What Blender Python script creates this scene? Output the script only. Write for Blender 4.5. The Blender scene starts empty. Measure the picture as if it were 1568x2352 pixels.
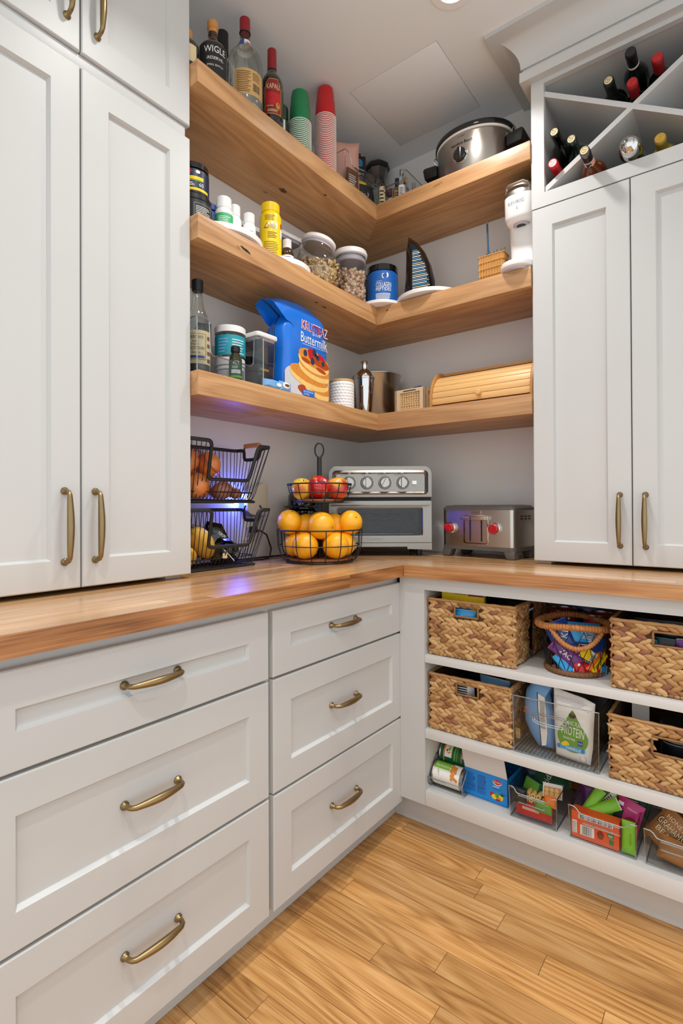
import bpy, bmesh, math, random
from mathutils import Vector, Matrix
random.seed(7)
C = bpy.context.scene.collection
PI = math.pi
R = math.radians
sc = bpy.context.scene

# ---------------------------------------------------------------- camera
cam_d = bpy.data.cameras.new('camera')
cam_d.sensor_fit = 'HORIZONTAL'
cam_d.sensor_width = 36.0
cam_d.lens = 1210.57 / 1568 * 36.0
cam_d.shift_x = 0.0
cam_d.shift_y = -17.92 / 1568
cam_d.clip_start = 0.02
cam = bpy.data.objects.new('camera', cam_d)
C.objects.link(cam)
_F = Vector((-0.60677459, 0.79485521, 0.00545762))
_R = Vector((0.7948452, 0.60679674, -0.00433881))
_U = Vector((0.00676039, -0.00170528, 0.99997569))
cam.matrix_world = Matrix(((_R.x, _U.x, -_F.x, 1.5301), (_R.y, _U.y, -_F.y, -2.1617), (_R.z, _U.z, -_F.z, 1.1143), (0, 0, 0, 1)))
sc.camera = cam

# ---------------------------------------------------------------- light
sc.view_settings.view_transform = 'Standard'
sc.view_settings.look = 'None'
sc.view_settings.exposure = 0.0
sc.view_settings.gamma = 1.0
sc.view_settings.use_curve_mapping = False
world = bpy.data.worlds.new('world')
sc.world = world
world.use_nodes = True
world.node_tree.nodes['Background'].inputs[0].default_value = (0.92, 0.97, 1.0, 1)
world.node_tree.nodes['Background'].inputs[1].default_value = 1.30
sc.cycles.max_bounces = 10
sc.cycles.diffuse_bounces = 5
sc.cycles.glossy_bounces = 5
sc.cycles.transmission_bounces = 8
sc.cycles.transparent_max_bounces = 24
sc.cycles.caustics_reflective = False
sc.cycles.caustics_refractive = False
sc.cycles.sample_clamp_indirect = 4.0
sc.cycles.use_denoising = True

CAN_LIGHTS = [(0.815, -0.64), (0.815, -1.33), (1.25, -2.25), (2.05, -1.33)]
CAN_WATTS = [5.6, 5.2, 7.4, 4.6]

# ---------------------------------------------------------------- materials
MATS = {}
def lin(h):
    h = h.lstrip('#')
    o = []
    for i in (0, 2, 4):
        c = int(h[i:i + 2], 16) / 255
        o.append(c / 12.92 if c <= 0.04045 else ((c + 0.055) / 1.055) ** 2.4)
    return (o[0], o[1], o[2], 1.0)

def _new(key):
    m = bpy.data.materials.new(key)
    m.use_nodes = True
    nt = m.node_tree
    for n in list(nt.nodes):
        nt.nodes.remove(n)
    out = nt.nodes.new('ShaderNodeOutputMaterial')
    MATS[key] = m
    return m, nt, out

def _n(nt, t, **kw):
    n = nt.nodes.new(t)
    for k, v in kw.items():
        if k.startswith('i_'):
            n.inputs[k[2:].replace('_', ' ')].default_value = v
        else:
            setattr(n, k, v)
    return n

def M(key, hexc, rough=0.5, metal=0.0, var=0.06, vscale=30.0, bump=0.0, bscale=200.0, stretch=(1, 1, 1), coat=0.0, spec=0.5, emit=0.0):
    """principled surface with a little procedural colour noise and fine bump"""
    if key in MATS:
        return MATS[key]
    m, nt, out = _new(key)
    p = _n(nt, 'ShaderNodeBsdfPrincipled')
    p.inputs['Roughness'].default_value = rough
    p.inputs['Metallic'].default_value = metal
    p.inputs['Coat Weight'].default_value = coat
    p.inputs['Specular IOR Level'].default_value = spec
    tc = _n(nt, 'ShaderNodeTexCoord')
    mp = _n(nt, 'ShaderNodeMapping')
    mp.inputs['Scale'].default_value = stretch
    nt.links.new(tc.outputs['Object'], mp.inputs['Vector'])
    nz = _n(nt, 'ShaderNodeTexNoise')
    nz.inputs['Scale'].default_value = vscale
    nz.inputs['Detail'].default_value = 3
    nt.links.new(mp.outputs[0], nz.inputs['Vector'])
    mr = _n(nt, 'ShaderNodeMapRange')
    mr.inputs['To Min'].default_value = 1 - var
    mr.inputs['To Max'].default_value = 1 + var
    nt.links.new(nz.outputs['Fac'], mr.inputs['Value'])
    hv = _n(nt, 'ShaderNodeHueSaturation')
    hv.inputs['Color'].default_value = lin(hexc)
    nt.links.new(mr.outputs[0], hv.inputs['Value'])
    nt.links.new(hv.outputs[0], p.inputs['Base Color'])
    if bump:
        nb = _n(nt, 'ShaderNodeTexNoise')
        nb.inputs['Scale'].default_value = bscale
        nt.links.new(mp.outputs[0], nb.inputs['Vector'])
        b = _n(nt, 'ShaderNodeBump')
        b.inputs['Strength'].default_value = bump
        b.inputs['Distance'].default_value = 0.002
        nt.links.new(nb.outputs['Fac'], b.inputs['Height'])
        nt.links.new(b.outputs[0], p.inputs['Normal'])
    if emit:
        p.inputs['Emission Color'].default_value = lin(hexc)
        p.inputs['Emission Strength'].default_value = emit
    nt.links.new(p.outputs[0], out.inputs[0])
    return m

def clear(key, tint='#f4f6f5', edge=0.12, rough=0.03, facing=0.9):
    """thin clear plastic or glass shell: see-through face-on, glossy towards grazing angles"""
    m, nt, out = _new(key)
    tr = _n(nt, 'ShaderNodeBsdfTransparent')
    tr.inputs[0].default_value = lin(tint)
    gl = _n(nt, 'ShaderNodeBsdfGlossy')
    gl.inputs['Roughness'].default_value = rough
    gl.inputs[0].default_value = (0.9, 0.92, 0.92, 1)
    lw = _n(nt, 'ShaderNodeLayerWeight')
    lw.inputs['Blend'].default_value = 0.35
    nz = _n(nt, 'ShaderNodeTexNoise')
    nz.inputs['Scale'].default_value = 12
    mr = _n(nt, 'ShaderNodeMapRange')
    mr.inputs['To Min'].default_value = edge * 0.7
    mr.inputs['To Max'].default_value = edge * 1.3
    nt.links.new(nz.outputs['Fac'], mr.inputs['Value'])
    ma = _n(nt, 'ShaderNodeMath', operation='MULTIPLY_ADD')
    ma.inputs[1].default_value = facing * 0.35
    nt.links.new(lw.outputs['Fresnel'], ma.inputs[0])
    nt.links.new(mr.outputs[0], ma.inputs[2])
    mx = _n(nt, 'ShaderNodeMixShader')
    nt.links.new(ma.outputs[0], mx.inputs[0])
    nt.links.new(tr.outputs[0], mx.inputs[1])
    nt.links.new(gl.outputs[0], mx.inputs[2])
    nt.links.new(mx.outputs[0], out.inputs[0])
    return m

def wood(key, dark, mid, light, axis=0, scale=1.0, rings=6.0, contrast=1.0, rough=0.42, perobj=0.12, fine=1.0, shift=True, coat=0.0):
    """long-grained timber: stretched noise, distorted growth rings and pores along one axis"""
    m, nt, out = _new(key)
    p = _n(nt, 'ShaderNodeBsdfPrincipled')
    p.inputs['Roughness'].default_value = rough
    p.inputs['Coat Weight'].default_value = coat
    p.inputs['Coat Roughness'].default_value = 0.25
    tc = _n(nt, 'ShaderNodeTexCoord')
    oi = _n(nt, 'ShaderNodeObjectInfo')
    off = _n(nt, 'ShaderNodeVectorMath', operation='MULTIPLY')
    cmb = _n(nt, 'ShaderNodeCombineXYZ')
    for i in range(3):
        nt.links.new(oi.outputs['Random'], cmb.inputs[i])
    nt.links.new(cmb.outputs[0], off.inputs[0])
    off.inputs[1].default_value = (37.3, 21.7, 11.9) if shift else (0, 0, 0)
    add = _n(nt, 'ShaderNodeVectorMath', operation='ADD')
    nt.links.new(tc.outputs['Object'], add.inputs[0])
    nt.links.new(off.outputs[0], add.inputs[1])
    def mapped(along, across):
        mp = _n(nt, 'ShaderNodeMapping')
        s = [across * scale] * 3
        s[axis] = along * scale
        mp.inputs['Scale'].default_value = s
        nt.links.new(add.outputs[0], mp.inputs['Vector'])
        return mp
    m1 = mapped(0.7, 6.5)
    n1 = _n(nt, 'ShaderNodeTexNoise')
    n1.inputs['Scale'].default_value = 1.0
    n1.inputs['Detail'].default_value = 2
    nt.links.new(m1.outputs[0], n1.inputs['Vector'])
    # contour lines of a smooth field: cathedral grain
    mu = _n(nt, 'ShaderNodeMath', operation='MULTIPLY')
    mu.inputs[1].default_value = rings
    nt.links.new(n1.outputs['Fac'], mu.inputs[0])
    n1b = _n(nt, 'ShaderNodeTexNoise')
    n1b.inputs['Scale'].default_value = 1.0
    n1b.inputs['Detail'].default_value = 3
    m1b = mapped(9.0, 40.0)
    nt.links.new(m1b.outputs[0], n1b.inputs['Vector'])
    jit = _n(nt, 'ShaderNodeMath', operation='MULTIPLY_ADD')
    jit.inputs[1].default_value = 0.35
    nt.links.new(n1b.outputs['Fac'], jit.inputs[0])
    nt.links.new(mu.outputs[0], jit.inputs[2])
    fr = _n(nt, 'ShaderNodeMath', operation='PINGPONG')
    fr.inputs[1].default_value = 0.5
    nt.links.new(jit.outputs[0], fr.inputs[0])
    pw = _n(nt, 'ShaderNodeMath', operation='MULTIPLY')
    pw.inputs[1].default_value = 2.0
    nt.links.new(fr.outputs[0], pw.inputs[0])
    # fine pores
    m2 = mapped(6.0, 260.0)
    n2 = _n(nt, 'ShaderNodeTexNoise')
    n2.inputs['Scale'].default_value = 1.0
    n2.inputs['Detail'].default_value = 2
    nt.links.new(m2.outputs[0], n2.inputs['Vector'])
    # broad tone
    m3 = mapped(0.9, 5.0)
    n3 = _n(nt, 'ShaderNodeTexNoise')
    n3.inputs['Scale'].default_value = 1.3
    n3.inputs['Detail'].default_value = 3
    nt.links.new(m3.outputs[0], n3.inputs['Vector'])
    s1 = _n(nt, 'ShaderNodeMath', operation='MULTIPLY')
    s1.inputs[1].default_value = 0.30 * contrast
    nt.links.new(pw.outputs[0], s1.inputs[0])
    s2 = _n(nt, 'ShaderNodeMath', operation='MULTIPLY_ADD')
    s2.inputs[1].default_value = 0.42 * fine
    nt.links.new(n2.outputs['Fac'], s2.inputs[0])
    nt.links.new(s1.outputs[0], s2.inputs[2])
    s3 = _n(nt, 'ShaderNodeMath', operation='MULTIPLY_ADD')
    s3.inputs[1].default_value = 0.6
    nt.links.new(n3.outputs['Fac'], s3.inputs[0])
    nt.links.new(s2.outputs[0], s3.inputs[2])
    sub = _n(nt, 'ShaderNodeMath', operation='SUBTRACT')
    sub.inputs[1].default_value = 0.15 * contrast + 0.21 * fine + 0.30 - 0.5
    nt.links.new(s3.outputs[0], sub.inputs[0])
    cr = _n(nt, 'ShaderNodeValToRGB')
    e = cr.color_ramp.elements
    e[0].position = 0.2
    e[0].color = lin(dark)
    e[1].position = 0.8
    e[1].color = lin(light)
    k = cr.color_ramp.elements.new(0.5)
    k.color = lin(mid)
    nt.links.new(sub.outputs[0], cr.inputs[0])
    mr = _n(nt, 'ShaderNodeMapRange')
    mr.inputs['To Min'].default_value = 1 - perobj
    mr.inputs['To Max'].default_value = 1 + perobj
    nt.links.new(oi.outputs['Random'], mr.inputs['Value'])
    hv = _n(nt, 'ShaderNodeHueSaturation')
    nt.links.new(cr.outputs[0], hv.inputs['Color'])
    nt.links.new(mr.outputs[0], hv.inputs['Value'])
    nt.links.new(hv.outputs[0], p.inputs['Base Color'])
    b = _n(nt, 'ShaderNodeBump')
    b.inputs['Strength'].default_value = 0.08
    b.inputs['Distance'].default_value = 0.001
    nt.links.new(n2.outputs['Fac'], b.inputs['Height'])
    nt.links.new(b.outputs[0], p.inputs['Normal'])
    nt.links.new(p.outputs[0], out.inputs[0])
    return m

# ---------------------------------------------------------------- mesh builder
TXT = {}
def text_geo(s):
    if s in TXT:
        return TXT[s]
    cu = bpy.data.curves.new('lettering', 'FONT')
    cu.body = s
    cu.resolution_u = 2
    cu.fill_mode = 'FRONT'
    ob = bpy.data.objects.new('lettering', cu)
    me = ob.to_mesh()
    vs = [v.co.copy() for v in me.vertices]
    fs = [list(p.vertices) for p in me.polygons]
    ob.to_mesh_clear()
    bpy.data.objects.remove(ob)
    bpy.data.curves.remove(cu)
    if vs:
        x0 = min(v.x for v in vs); x1 = max(v.x for v in vs)
        y0 = min(v.y for v in vs); y1 = max(v.y for v in vs)
        vs = [((v.x - (x0 + x1) / 2), (v.y - (y0 + y1) / 2)) for v in vs]
        TXT[s] = (vs, fs, x1 - x0, y1 - y0)
    else:
        TXT[s] = ([], [], 1, 1)
    return TXT[s]

class G:
    """collects geometry for ONE mesh object; use() switches the material slot"""
    def __init__(s, mat=None):
        s.v = []; s.f = []; s.fm = []; s.mats = []; s.mi = 0; s.T = None
        if mat: s.use(mat)
    def use(s, mat):
        m = MATS[mat]
        if m not in s.mats: s.mats.append(m)
        s.mi = s.mats.index(m)
        return s
    def xf(s, T=None):
        s.T = T
        return s
    def add(s, vs, fs):
        o = len(s.v)
        if s.T is not None:
            vs = [s.T @ Vector(v) for v in vs]
        s.v += [tuple(v) for v in vs]
        s.f += [[i + o for i in f] for f in fs]
        s.fm += [s.mi] * len(fs)
        return s
    def box(s, x0, x1, y0, y1, z0, z1):
        return s.add([(x0, y0, z0), (x1, y0, z0), (x1, y1, z0), (x0, y1, z0), (x0, y0, z1), (x1, y0, z1), (x1, y1, z1), (x0, y1, z1)],
                     [(0, 3, 2, 1), (4, 5, 6, 7), (0, 1, 5, 4), (1, 2, 6, 5), (2, 3, 7, 6), (3, 0, 4, 7)])
    def cbox(s, cx, cy, z0, sx, sy, sz):
        return s.box(cx - sx / 2, cx + sx / 2, cy - sy / 2, cy + sy / 2, z0, z0 + sz)
    def lathe(s, prof, seg=24, cx=0, cy=0, z=0, sx=1, sy=1):
        """profile [(r,z)..] from bottom to top round z"""
        vs = []; fs = []; rows = []
        for r, h in prof:
            if r < 1e-6:
                rows.append([len(vs)]); vs.append((cx, cy, z + h))
            else:
                rows.append(list(range(len(vs), len(vs) + seg)))
                vs += [(cx + r * sx * math.cos(2 * PI * i / seg), cy + r * sy * math.sin(2 * PI * i / seg), z + h) for i in range(seg)]
        for a, b in zip(rows, rows[1:]):
            for i in range(seg):
                j = (i + 1) % seg
                if len(a) == 1 and len(b) == 1: continue
                if len(a) == 1: fs.append((a[0], b[j], b[i]))
                elif len(b) == 1: fs.append((a[i], a[j], b[0]))
                else: fs.append((a[i], a[j], b[j], b[i]))
        return s.add(vs, fs)
    def cyl(s, r, z0, z1, seg=24, cx=0, cy=0, bev=0.0):
        b = bev
        pr = [(0, z0), (r - b, z0), (r, z0 + b), (r, z1 - b), (r - b, z1), (0, z1)] if b else [(0, z0), (r, z0), (r, z1), (0, z1)]
        return s.lathe(pr, seg, cx, cy)
    def ell(s, c, rx, ry, rz, seg=12, rows=7):
        pr = [(math.sin(PI * i / rows), -math.cos(PI * i / rows)) for i in range(rows + 1)]
        pr[0] = (0, -1); pr[-1] = (0, 1)
        T0 = s.T
        L = Matrix.Translation(c) @ Matrix.Diagonal((rx, ry, rz, 1))
        s.T = L if T0 is None else T0 @ L
        s.lathe(pr, seg)
        s.T = T0
        return s
    def tube(s, pts, r, seg=6, closed=False, flat=1.0):
        pts = [Vector(p) for p in pts]
        n = len(pts)
        rs = r if isinstance(r, (list, tuple)) else [r] * n
        tan = []
        for i in range(n):
            a = pts[(i - 1) % n] if closed or i > 0 else pts[i]
            b = pts[(i + 1) % n] if closed or i < n - 1 else pts[i]
            t = (b - a)
            tan.append(t.normalized() if t.length > 1e-9 else Vector((0, 0, 1)))
        up = Vector((0, 0, 1)) if abs(tan[0].z) < 0.9 else Vector((1, 0, 0))
        nrm = tan[0].cross(up).normalized()
        vs = []; fs = []
        for i in range(n):
            nrm = (nrm - tan[i] * nrm.dot(tan[i]))
            nrm = nrm.normalized() if nrm.length > 1e-6 else tan[i].orthogonal().normalized()
            bi = tan[i].cross(nrm)
            for k in range(seg):
                a = 2 * PI * k / seg
                vs.append(pts[i] + (nrm * math.cos(a) + bi * math.sin(a) * flat) * rs[i])
        m = n if closed else n - 1
        for i in range(m):
            j = (i + 1) % n
            for k in range(seg):
                l = (k + 1) % seg
                fs.append((i * seg + k, i * seg + l, j * seg + l, j * seg + k))
        if not closed:
            fs.append(tuple(range(seg))[::-1])
            fs.append(tuple((n - 1) * seg + k for k in range(seg)))
        return s.add(vs, fs)
    def ring(s, c, rx, ry, r, n=28, seg=6, z=None):
        return s.tube([(c[0] + rx * math.cos(2 * PI * i / n), c[1] + ry * math.sin(2 * PI * i / n), c[2]) for i in range(n)], r, seg, True)
    def prism(s, poly, a, b, axis='y'):
        """2-d polygon swept along an axis: x:(y,z) y:(x,z) z:(x,y)"""
        n = len(poly)
        def P(p, t):
            return {'x': (t, p[0], p[1]), 'y': (p[0], t, p[1]), 'z': (p[0], p[1], t)}[axis]
        vs = [P(p, a) for p in poly] + [P(p, b) for p in poly]
        fs = [tuple(range(n)), tuple(range(2 * n - 1, n - 1, -1))]
        for i in range(n):
            j = (i + 1) % n
            fs.append((i, j, n + j, n + i))
        return s.add(vs, fs)
    def grid(s, fn, nu, nv):
        vs = [fn(i / nu, j / nv) for j in range(nv + 1) for i in range(nu + 1)]
        fs = [(j * (nu + 1) + i, j * (nu + 1) + i + 1, (j + 1) * (nu + 1) + i + 1, (j + 1) * (nu + 1) + i) for j in range(nv) for i in range(nu)]
        return s.add(vs, fs)
    def puff(s, outline, prof, back=True, ax=0.0):
        """bag from a (y,z) outline: concentric rings, prof=[(scale, thickness)..] from the rim in"""
        n = len(outline)
        cy = sum(p[0] for p in outline) / n; cz = sum(p[1] for p in outline) / n
        for sg in ((1, -1) if back else (1,)):
            vs = []; fs = []
            for sc_, t in prof:
                vs += [(ax + sg * t, cy + (p[0] - cy) * sc_, cz + (p[1] - cz) * sc_) for p in outline]
            for k in range(len(prof) - 1):
                for i in range(n):
                    j = (i + 1) % n
                    fs.append((k * n + i, k * n + j, (k + 1) * n + j, (k + 1) * n + i))
            fs.append(tuple((len(prof) - 1) * n + i for i in range(n)))
            s.add(vs, fs)
        return s
    # ---- flat print on a plane x = d (y to the right, z up) or round a cylinder of radius d
    def _w(s, pts, d, cyl, ang=0.0):
        if cyl:
            return [(d * math.cos(ang + p[0] / d), d * math.sin(ang + p[0] / d), p[1]) for p in pts]
        return [(d, p[0], p[1]) for p in pts]
    def text(s, t, y, z, h, d, w=None, cyl=False, ang=0.0, rot=0.0, maxw=None):
        vs, fs, tw, th = text_geo(t)
        if not vs: return s
        ky = h / th
        kx = (w / tw) if w else ky
        if maxw and tw * kx > maxw: kx = maxw / tw
        c, sn = math.cos(rot), math.sin(rot)
        p = [(y + (a * kx) * c - (b * ky) * sn, z + (a * kx) * sn + (b * ky) * c) for a, b in vs]
        return s.add(s._w(p, d, cyl, ang), fs)
    def prect(s, y0, y1, z0, z1, d, cyl=False, ang=0.0):
        n = 12 if cyl else 1
        vs = []
        for i in range(n + 1):
            y = y0 + (y1 - y0) * i / n
            vs += [(y, z0), (y, z1)]
        return s.add(s._w(vs, d, cyl, ang), [(2 * i, 2 * i + 2, 2 * i + 3, 2 * i + 1) for i in range(n)])
    def ppoly(s, pts, d, cyl=False, ang=0.0):
        return s.add(s._w(pts, d, cyl, ang), [tuple(range(len(pts)))])
    def pell(s, y, z, ry, rz, d, rot=0.0, n=20, cyl=False, ang=0.0):
        c, sn = math.cos(rot), math.sin(rot)
        return s.ppoly([(y + ry * math.cos(2 * PI * i / n) * c - rz * math.sin(2 * PI * i / n) * sn, z + ry * math.cos(2 * PI * i / n) * sn + rz * math.sin(2 * PI * i / n) * c) for i in range(n)], d, cyl, ang)
    def plines(s, y0, y1, z0, z1, n, d, frac=0.45, cyl=False, ang=0.0, ragged=0.35, rnd=random):
        """small print: thin bars standing for unreadably fine lines of text"""
        st = (z1 - z0) / n
        for i in range(n):
            z = z0 + st * i
            s.prect(y0, y1 - (y1 - y0) * ragged * rnd.random(), z, z + st * frac, d, cyl, ang)
        return s
    def bars(s, y0, y1, z0, z1, d, n=16, cyl=False, ang=0.0):
        st = (y1 - y0) / n
        for i in range(n):
            w = st * (0.25 + 0.45 * random.random())
            s.prect(y0 + st * i, y0 + st * i + w, z0, z1, d, cyl, ang)
        return s

def mesh_of(name, g, sharp=35, bevel=0.0, fix=True):
    me = bpy.data.meshes.new(name)
    me.from_pydata(g.v, [], g.f)
    for m in g.mats: me.materials.append(m)
    me.polygons.foreach_set('material_index', g.fm)
    if fix or bevel:
        bm = bmesh.new(); bm.from_mesh(me)
        if fix: bmesh.ops.recalc_face_normals(bm, faces=bm.faces)
        if bevel:
            ed = [e for e in bm.edges if len(e.link_faces) == 2 and e.calc_face_angle(0) > 0.6]
            bmesh.ops.bevel(bm, geom=ed, offset=bevel, segments=2, profile=0.6, affect='EDGES', clamp_overlap=True)
        bm.to_mesh(me); bm.free()
    me.polygons.foreach_set('use_smooth', [True] * len(me.polygons))
    me.set_sharp_from_angle(angle=R(sharp))
    me.update()
    return me

def setp(o, label=None, cat=None, group=None, kind=None):
    if label: o['label'] = label
    if cat: o['category'] = cat
    if group: o['group'] = group
    if kind: o['kind'] = kind
    return o

def thing(name, label, cat, loc=(0, 0, 0), rz=0.0, group=None):
    o = bpy.data.objects.new(name, None)
    o.empty_display_size = 0.02
    C.objects.link(o)
    o.location = loc; o.rotation_euler = (0, 0, rz)
    return setp(o, label, cat, group)

def part(name, g, parent=None, sharp=35, bevel=0.0, world=False, kind=None, label=None, fix=True, loc=None, rot=None):
    """one mesh child; world=True: geometry was written in room coordinates"""
    if world and parent is not None:
        q = parent; T = Matrix.Identity(4)
        while q is not None:
            T = (Matrix.Translation(q.location) @ q.rotation_euler.to_matrix().to_4x4()) @ T
            q = q.parent
        Ti = T.inverted()
        g.v = [tuple(Ti @ Vector(v)) for v in g.v]
    o = bpy.data.objects.new(name, mesh_of(name, g, sharp, bevel, fix))
    C.objects.link(o)
    if parent is not None: o.parent = parent
    if loc: o.location = loc
    if rot: o.rotation_euler = rot
    return setp(o, label, None, None, kind)

def single(name, g, label, cat, loc=(0, 0, 0), rz=0.0, group=None, kind=None, sharp=35, bevel=0.0, rot=None, fix=True):
    o = part(name, g, None, sharp, bevel, fix=fix)
    o.location = loc; o.rotation_euler = rot if rot else (0, 0, rz)
    return setp(o, label, cat, group, kind)

def struct(name, g, parent=None, bevel=0.0):
    return part(name, g, parent, bevel=bevel, kind='structure' if parent is None else None)

def dup(root, loc, rz=None, label=None, group=None, rot=None):
    r = root.copy(); C.objects.link(r); r.location = loc
    if rz is not None: r.rotation_euler = (0, 0, rz)
    if rot is not None: r.rotation_euler = rot
    if label: r['label'] = label
    if group: r['group'] = group
    for ch in list(root.children):
        c = ch.copy(); C.objects.link(c); c.parent = r
        for gr in list(ch.children):
            d = gr.copy(); C.objects.link(d); d.parent = c
    return r
# ---------------------------------------------------------------- palette
M('paint', '#c6c6c4', 0.42, var=0.012, vscale=6, bump=0.03, bscale=350)
M('paint_inside', '#d4d3d0', 0.5, var=0.015, vscale=6)
M('wall', '#e4e0db', 0.5, var=0.02, vscale=4, bump=0.06, bscale=260)
M('ceiling', '#eaedef', 0.75, var=0.015, vscale=3, bump=0.05, bscale=200)
M('gap', '#2a2420', 0.8)
M('brass', '#937d58', 0.33, metal=1.0, var=0.10, vscale=40)
M('bulb', '#fff3e2', 0.5, emit=14.0)
wood('alder', '#94673f', '#bb8c5c', '#d0a577', axis=0, scale=1.0, rings=11, contrast=0.7, fine=0.9, perobj=0.06)
wood('alder_y', '#94673f', '#bb8c5c', '#d0a577', axis=1, scale=1.0, rings=11, contrast=0.7, fine=0.9, perobj=0.06)
wood('oak_floor', '#8f5c29', '#c38f53', '#d9ac74', axis=0, scale=1.0, rings=18, contrast=0.85, fine=1.4, perobj=0.17, rough=0.38)
wood('oak_glare_x', '#986434', '#c59765', '#dfbb92', axis=0, scale=1.0, rings=4, contrast=0.7, fine=0.9, perobj=0.16, rough=0.27, coat=0.6)  # stave oak, lightened: glare on the worktop is put into the colour
wood('oak_glare_y', '#986434', '#c59765', '#dfbb92', axis=1, scale=1.0, rings=4, contrast=0.7, fine=0.9, perobj=0.16, rough=0.27, coat=0.6)
wood('oak_shade_x', '#6f4018', '#a87040', '#c69562', axis=0, scale=1.0, rings=10, contrast=0.9, fine=1.4, perobj=0.10, rough=0.4)  # same worktop oak, darkened: shade on the front edges is painted in
wood('oak_shade_y', '#6f4018', '#a87040', '#c69562', axis=1, scale=1.0, rings=10, contrast=0.9, fine=1.4, perobj=0.10, rough=0.4)
M('knot', '#5b3820', 0.6, var=0.3, vscale=120); M('knot_black', '#17100c', 0.8, var=0.3, vscale=150)
M('knot_pale', '#9a6a41', 0.5, var=0.2, vscale=90)
clear('clear', '#fafbfb', edge=0.035)
clear('clear_edge', '#dfe3e4', edge=0.32, facing=1.4)
clear('smoke', '#dcdfe2', edge=0.05)
clear('glass', '#f1f2ee', edge=0.05)
M('white_plastic', '#eceae8', 0.35, var=0.01)
M('grey_plastic', '#b9b3bd', 0.4, var=0.02)
M('black', '#17181a', 0.4, var=0.1)
M('black_gloss', '#0c0d0f', 0.12, var=0.1, coat=0.5)
M('black_wire', '#1c1d1c', 0.5, var=0.15)
M('steel', '#b9b4ad', 0.26, metal=1.0, var=0.06, vscale=20, stretch=(1, 1, 30))
M('steel_h', '#c2bcb4', 0.30, metal=1.0, var=0.07, vscale=18, stretch=(1, 1, 40))
M('steel_dark', '#77706a', 0.28, metal=1.0, var=0.08)
M('chrome', '#d8d8d8', 0.06, metal=1.0, var=0.01)
M('ink', '#1b1b1d', 0.6)
M('ink_grey', '#8b8b8d', 0.6)
M('paper', '#efece6', 0.6, var=0.02)
M('cream', '#e2cfa0', 0.55, var=0.05)
M('tan_label', '#c9a266', 0.55, var=0.08)
M('gold', '#c9a24a', 0.35, metal=0.6, var=0.08)
M('red', '#c2141c', 0.4, var=0.05)
M('red_dark', '#8f161c', 0.4, var=0.08)
M('green', '#0d7a47', 0.4, var=0.05)
M('green_lime', '#7fc42a', 0.4, var=0.1)
M('green_dark', '#0f5a38', 0.4, var=0.08)
M('blue', '#0d6fd6', 0.28, var=0.06, coat=0.3)
M('blue_deep', '#123f94', 0.3, var=0.08, coat=0.3)
M('blue_navy', '#14233f', 0.4, var=0.1)
M('blue_sky', '#2a9fe0', 0.35, var=0.05)
M('blue_pale', '#74a9dd', 0.3, var=0.05, coat=0.2)
M('teal', '#1f9aa8', 0.4, var=0.05)
M('yellow', '#f2cf12', 0.32, var=0.03, coat=0.3)
M('orange', '#ee7a1b', 0.4, var=0.1)
M('purple', '#6a2a78', 0.35, var=0.1)
M('magenta', '#c02a78', 0.4, var=0.08)
M('pink', '#d9a595', 0.55, var=0.04)
M('brown', '#7a4a26', 0.5, var=0.1)
M('amber', '#3a1c0c', 0.1, var=0.1, coat=0.6)
M('dark_glass', '#0b0f0c', 0.07, var=0.1, coat=0.6)
M('dark_green_glass', '#10241a', 0.07, var=0.1, coat=0.6)
M('cork', '#c98a4b', 0.7, var=0.12, vscale=90)

# ---------------------------------------------------------------- room shell
XW, YW, H = 2.95, -3.3, 2.74
g = G('wall'); g.box(-0.12, 0.0, YW, 0.12, -0.05, H + 0.1); struct('wall_left', g)
g = G('wall'); g.box(0.0, XW, 0.0, 0.12, -0.05, H + 0.1); struct('wall_back', g)
# ceiling with a square access hatch let into it
hx0, hx1, hy0, hy1 = 0.311, 0.689, -0.503, -0.113
g = G('ceiling')
for b in ((-0.12, hx0, YW, 0.12), (hx1, XW, YW, 0.12), (hx0, hx1, YW, hy0), (hx0, hx1, hy1, 0.12)):
    g.box(b[0], b[1], b[2], b[3], H, H + 0.08)
ceil = struct('ceiling', g)
g = G('ceiling'); e = 0.0022
g.box(hx0 + e, hx1 - e, hy0 + e, hy1 - e, H - 0.0005, H + 0.02)
part('access_panel', g, ceil, bevel=0.001)
g = G('gap'); g.box(hx0, hx1, hy0, hy1, H + 0.022, H + 0.03); part('hatch_frame', g, ceil)

# floor: oak strip planks 70 mm wide running along x
g = G('gap'); g.box(-0.12, XW, YW, 0.12, -0.05, -0.012)
floor = struct('floor', g)
PW = 0.0705
rows = {}
known = {8: [0.7925], 4: [1.005], 5: [1.1335], 1: [1.228], 6: [1.279]}
rnd = random.Random(11)
for k in range(0, 39):
    y1 = -0.458 - k * PW
    y0 = y1 - PW
    cuts = list(known.get(k, []))
    if not cuts: cuts = [0.45 + rnd.uniform(0.1, 1.2)]
    x = cuts[-1]
    while x < XW - 1.0:
        x += rnd.uniform(0.9, 1.7); cuts.append(x)
    if cuts[0] > 1.2: cuts.insert(0, cuts[0] - rnd.uniform(0.62, 0.75))
    xs = [0.40] + [c for c in cuts if 0.5 < c < XW - 0.1] + [XW]
    for a, b in zip(xs, xs[1:]):
        g = G('oak_floor')
        e = 0.0006
        g.box(-(b - a) / 2 + e, (b - a) / 2 - e, -PW / 2 + e, PW / 2 - e, -0.012, 0.0)
        part('plank', g, floor, loc=((a + b) / 2, (y0 + y1) / 2, rnd.uniform(-0.0003, 0.0)))

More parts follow.
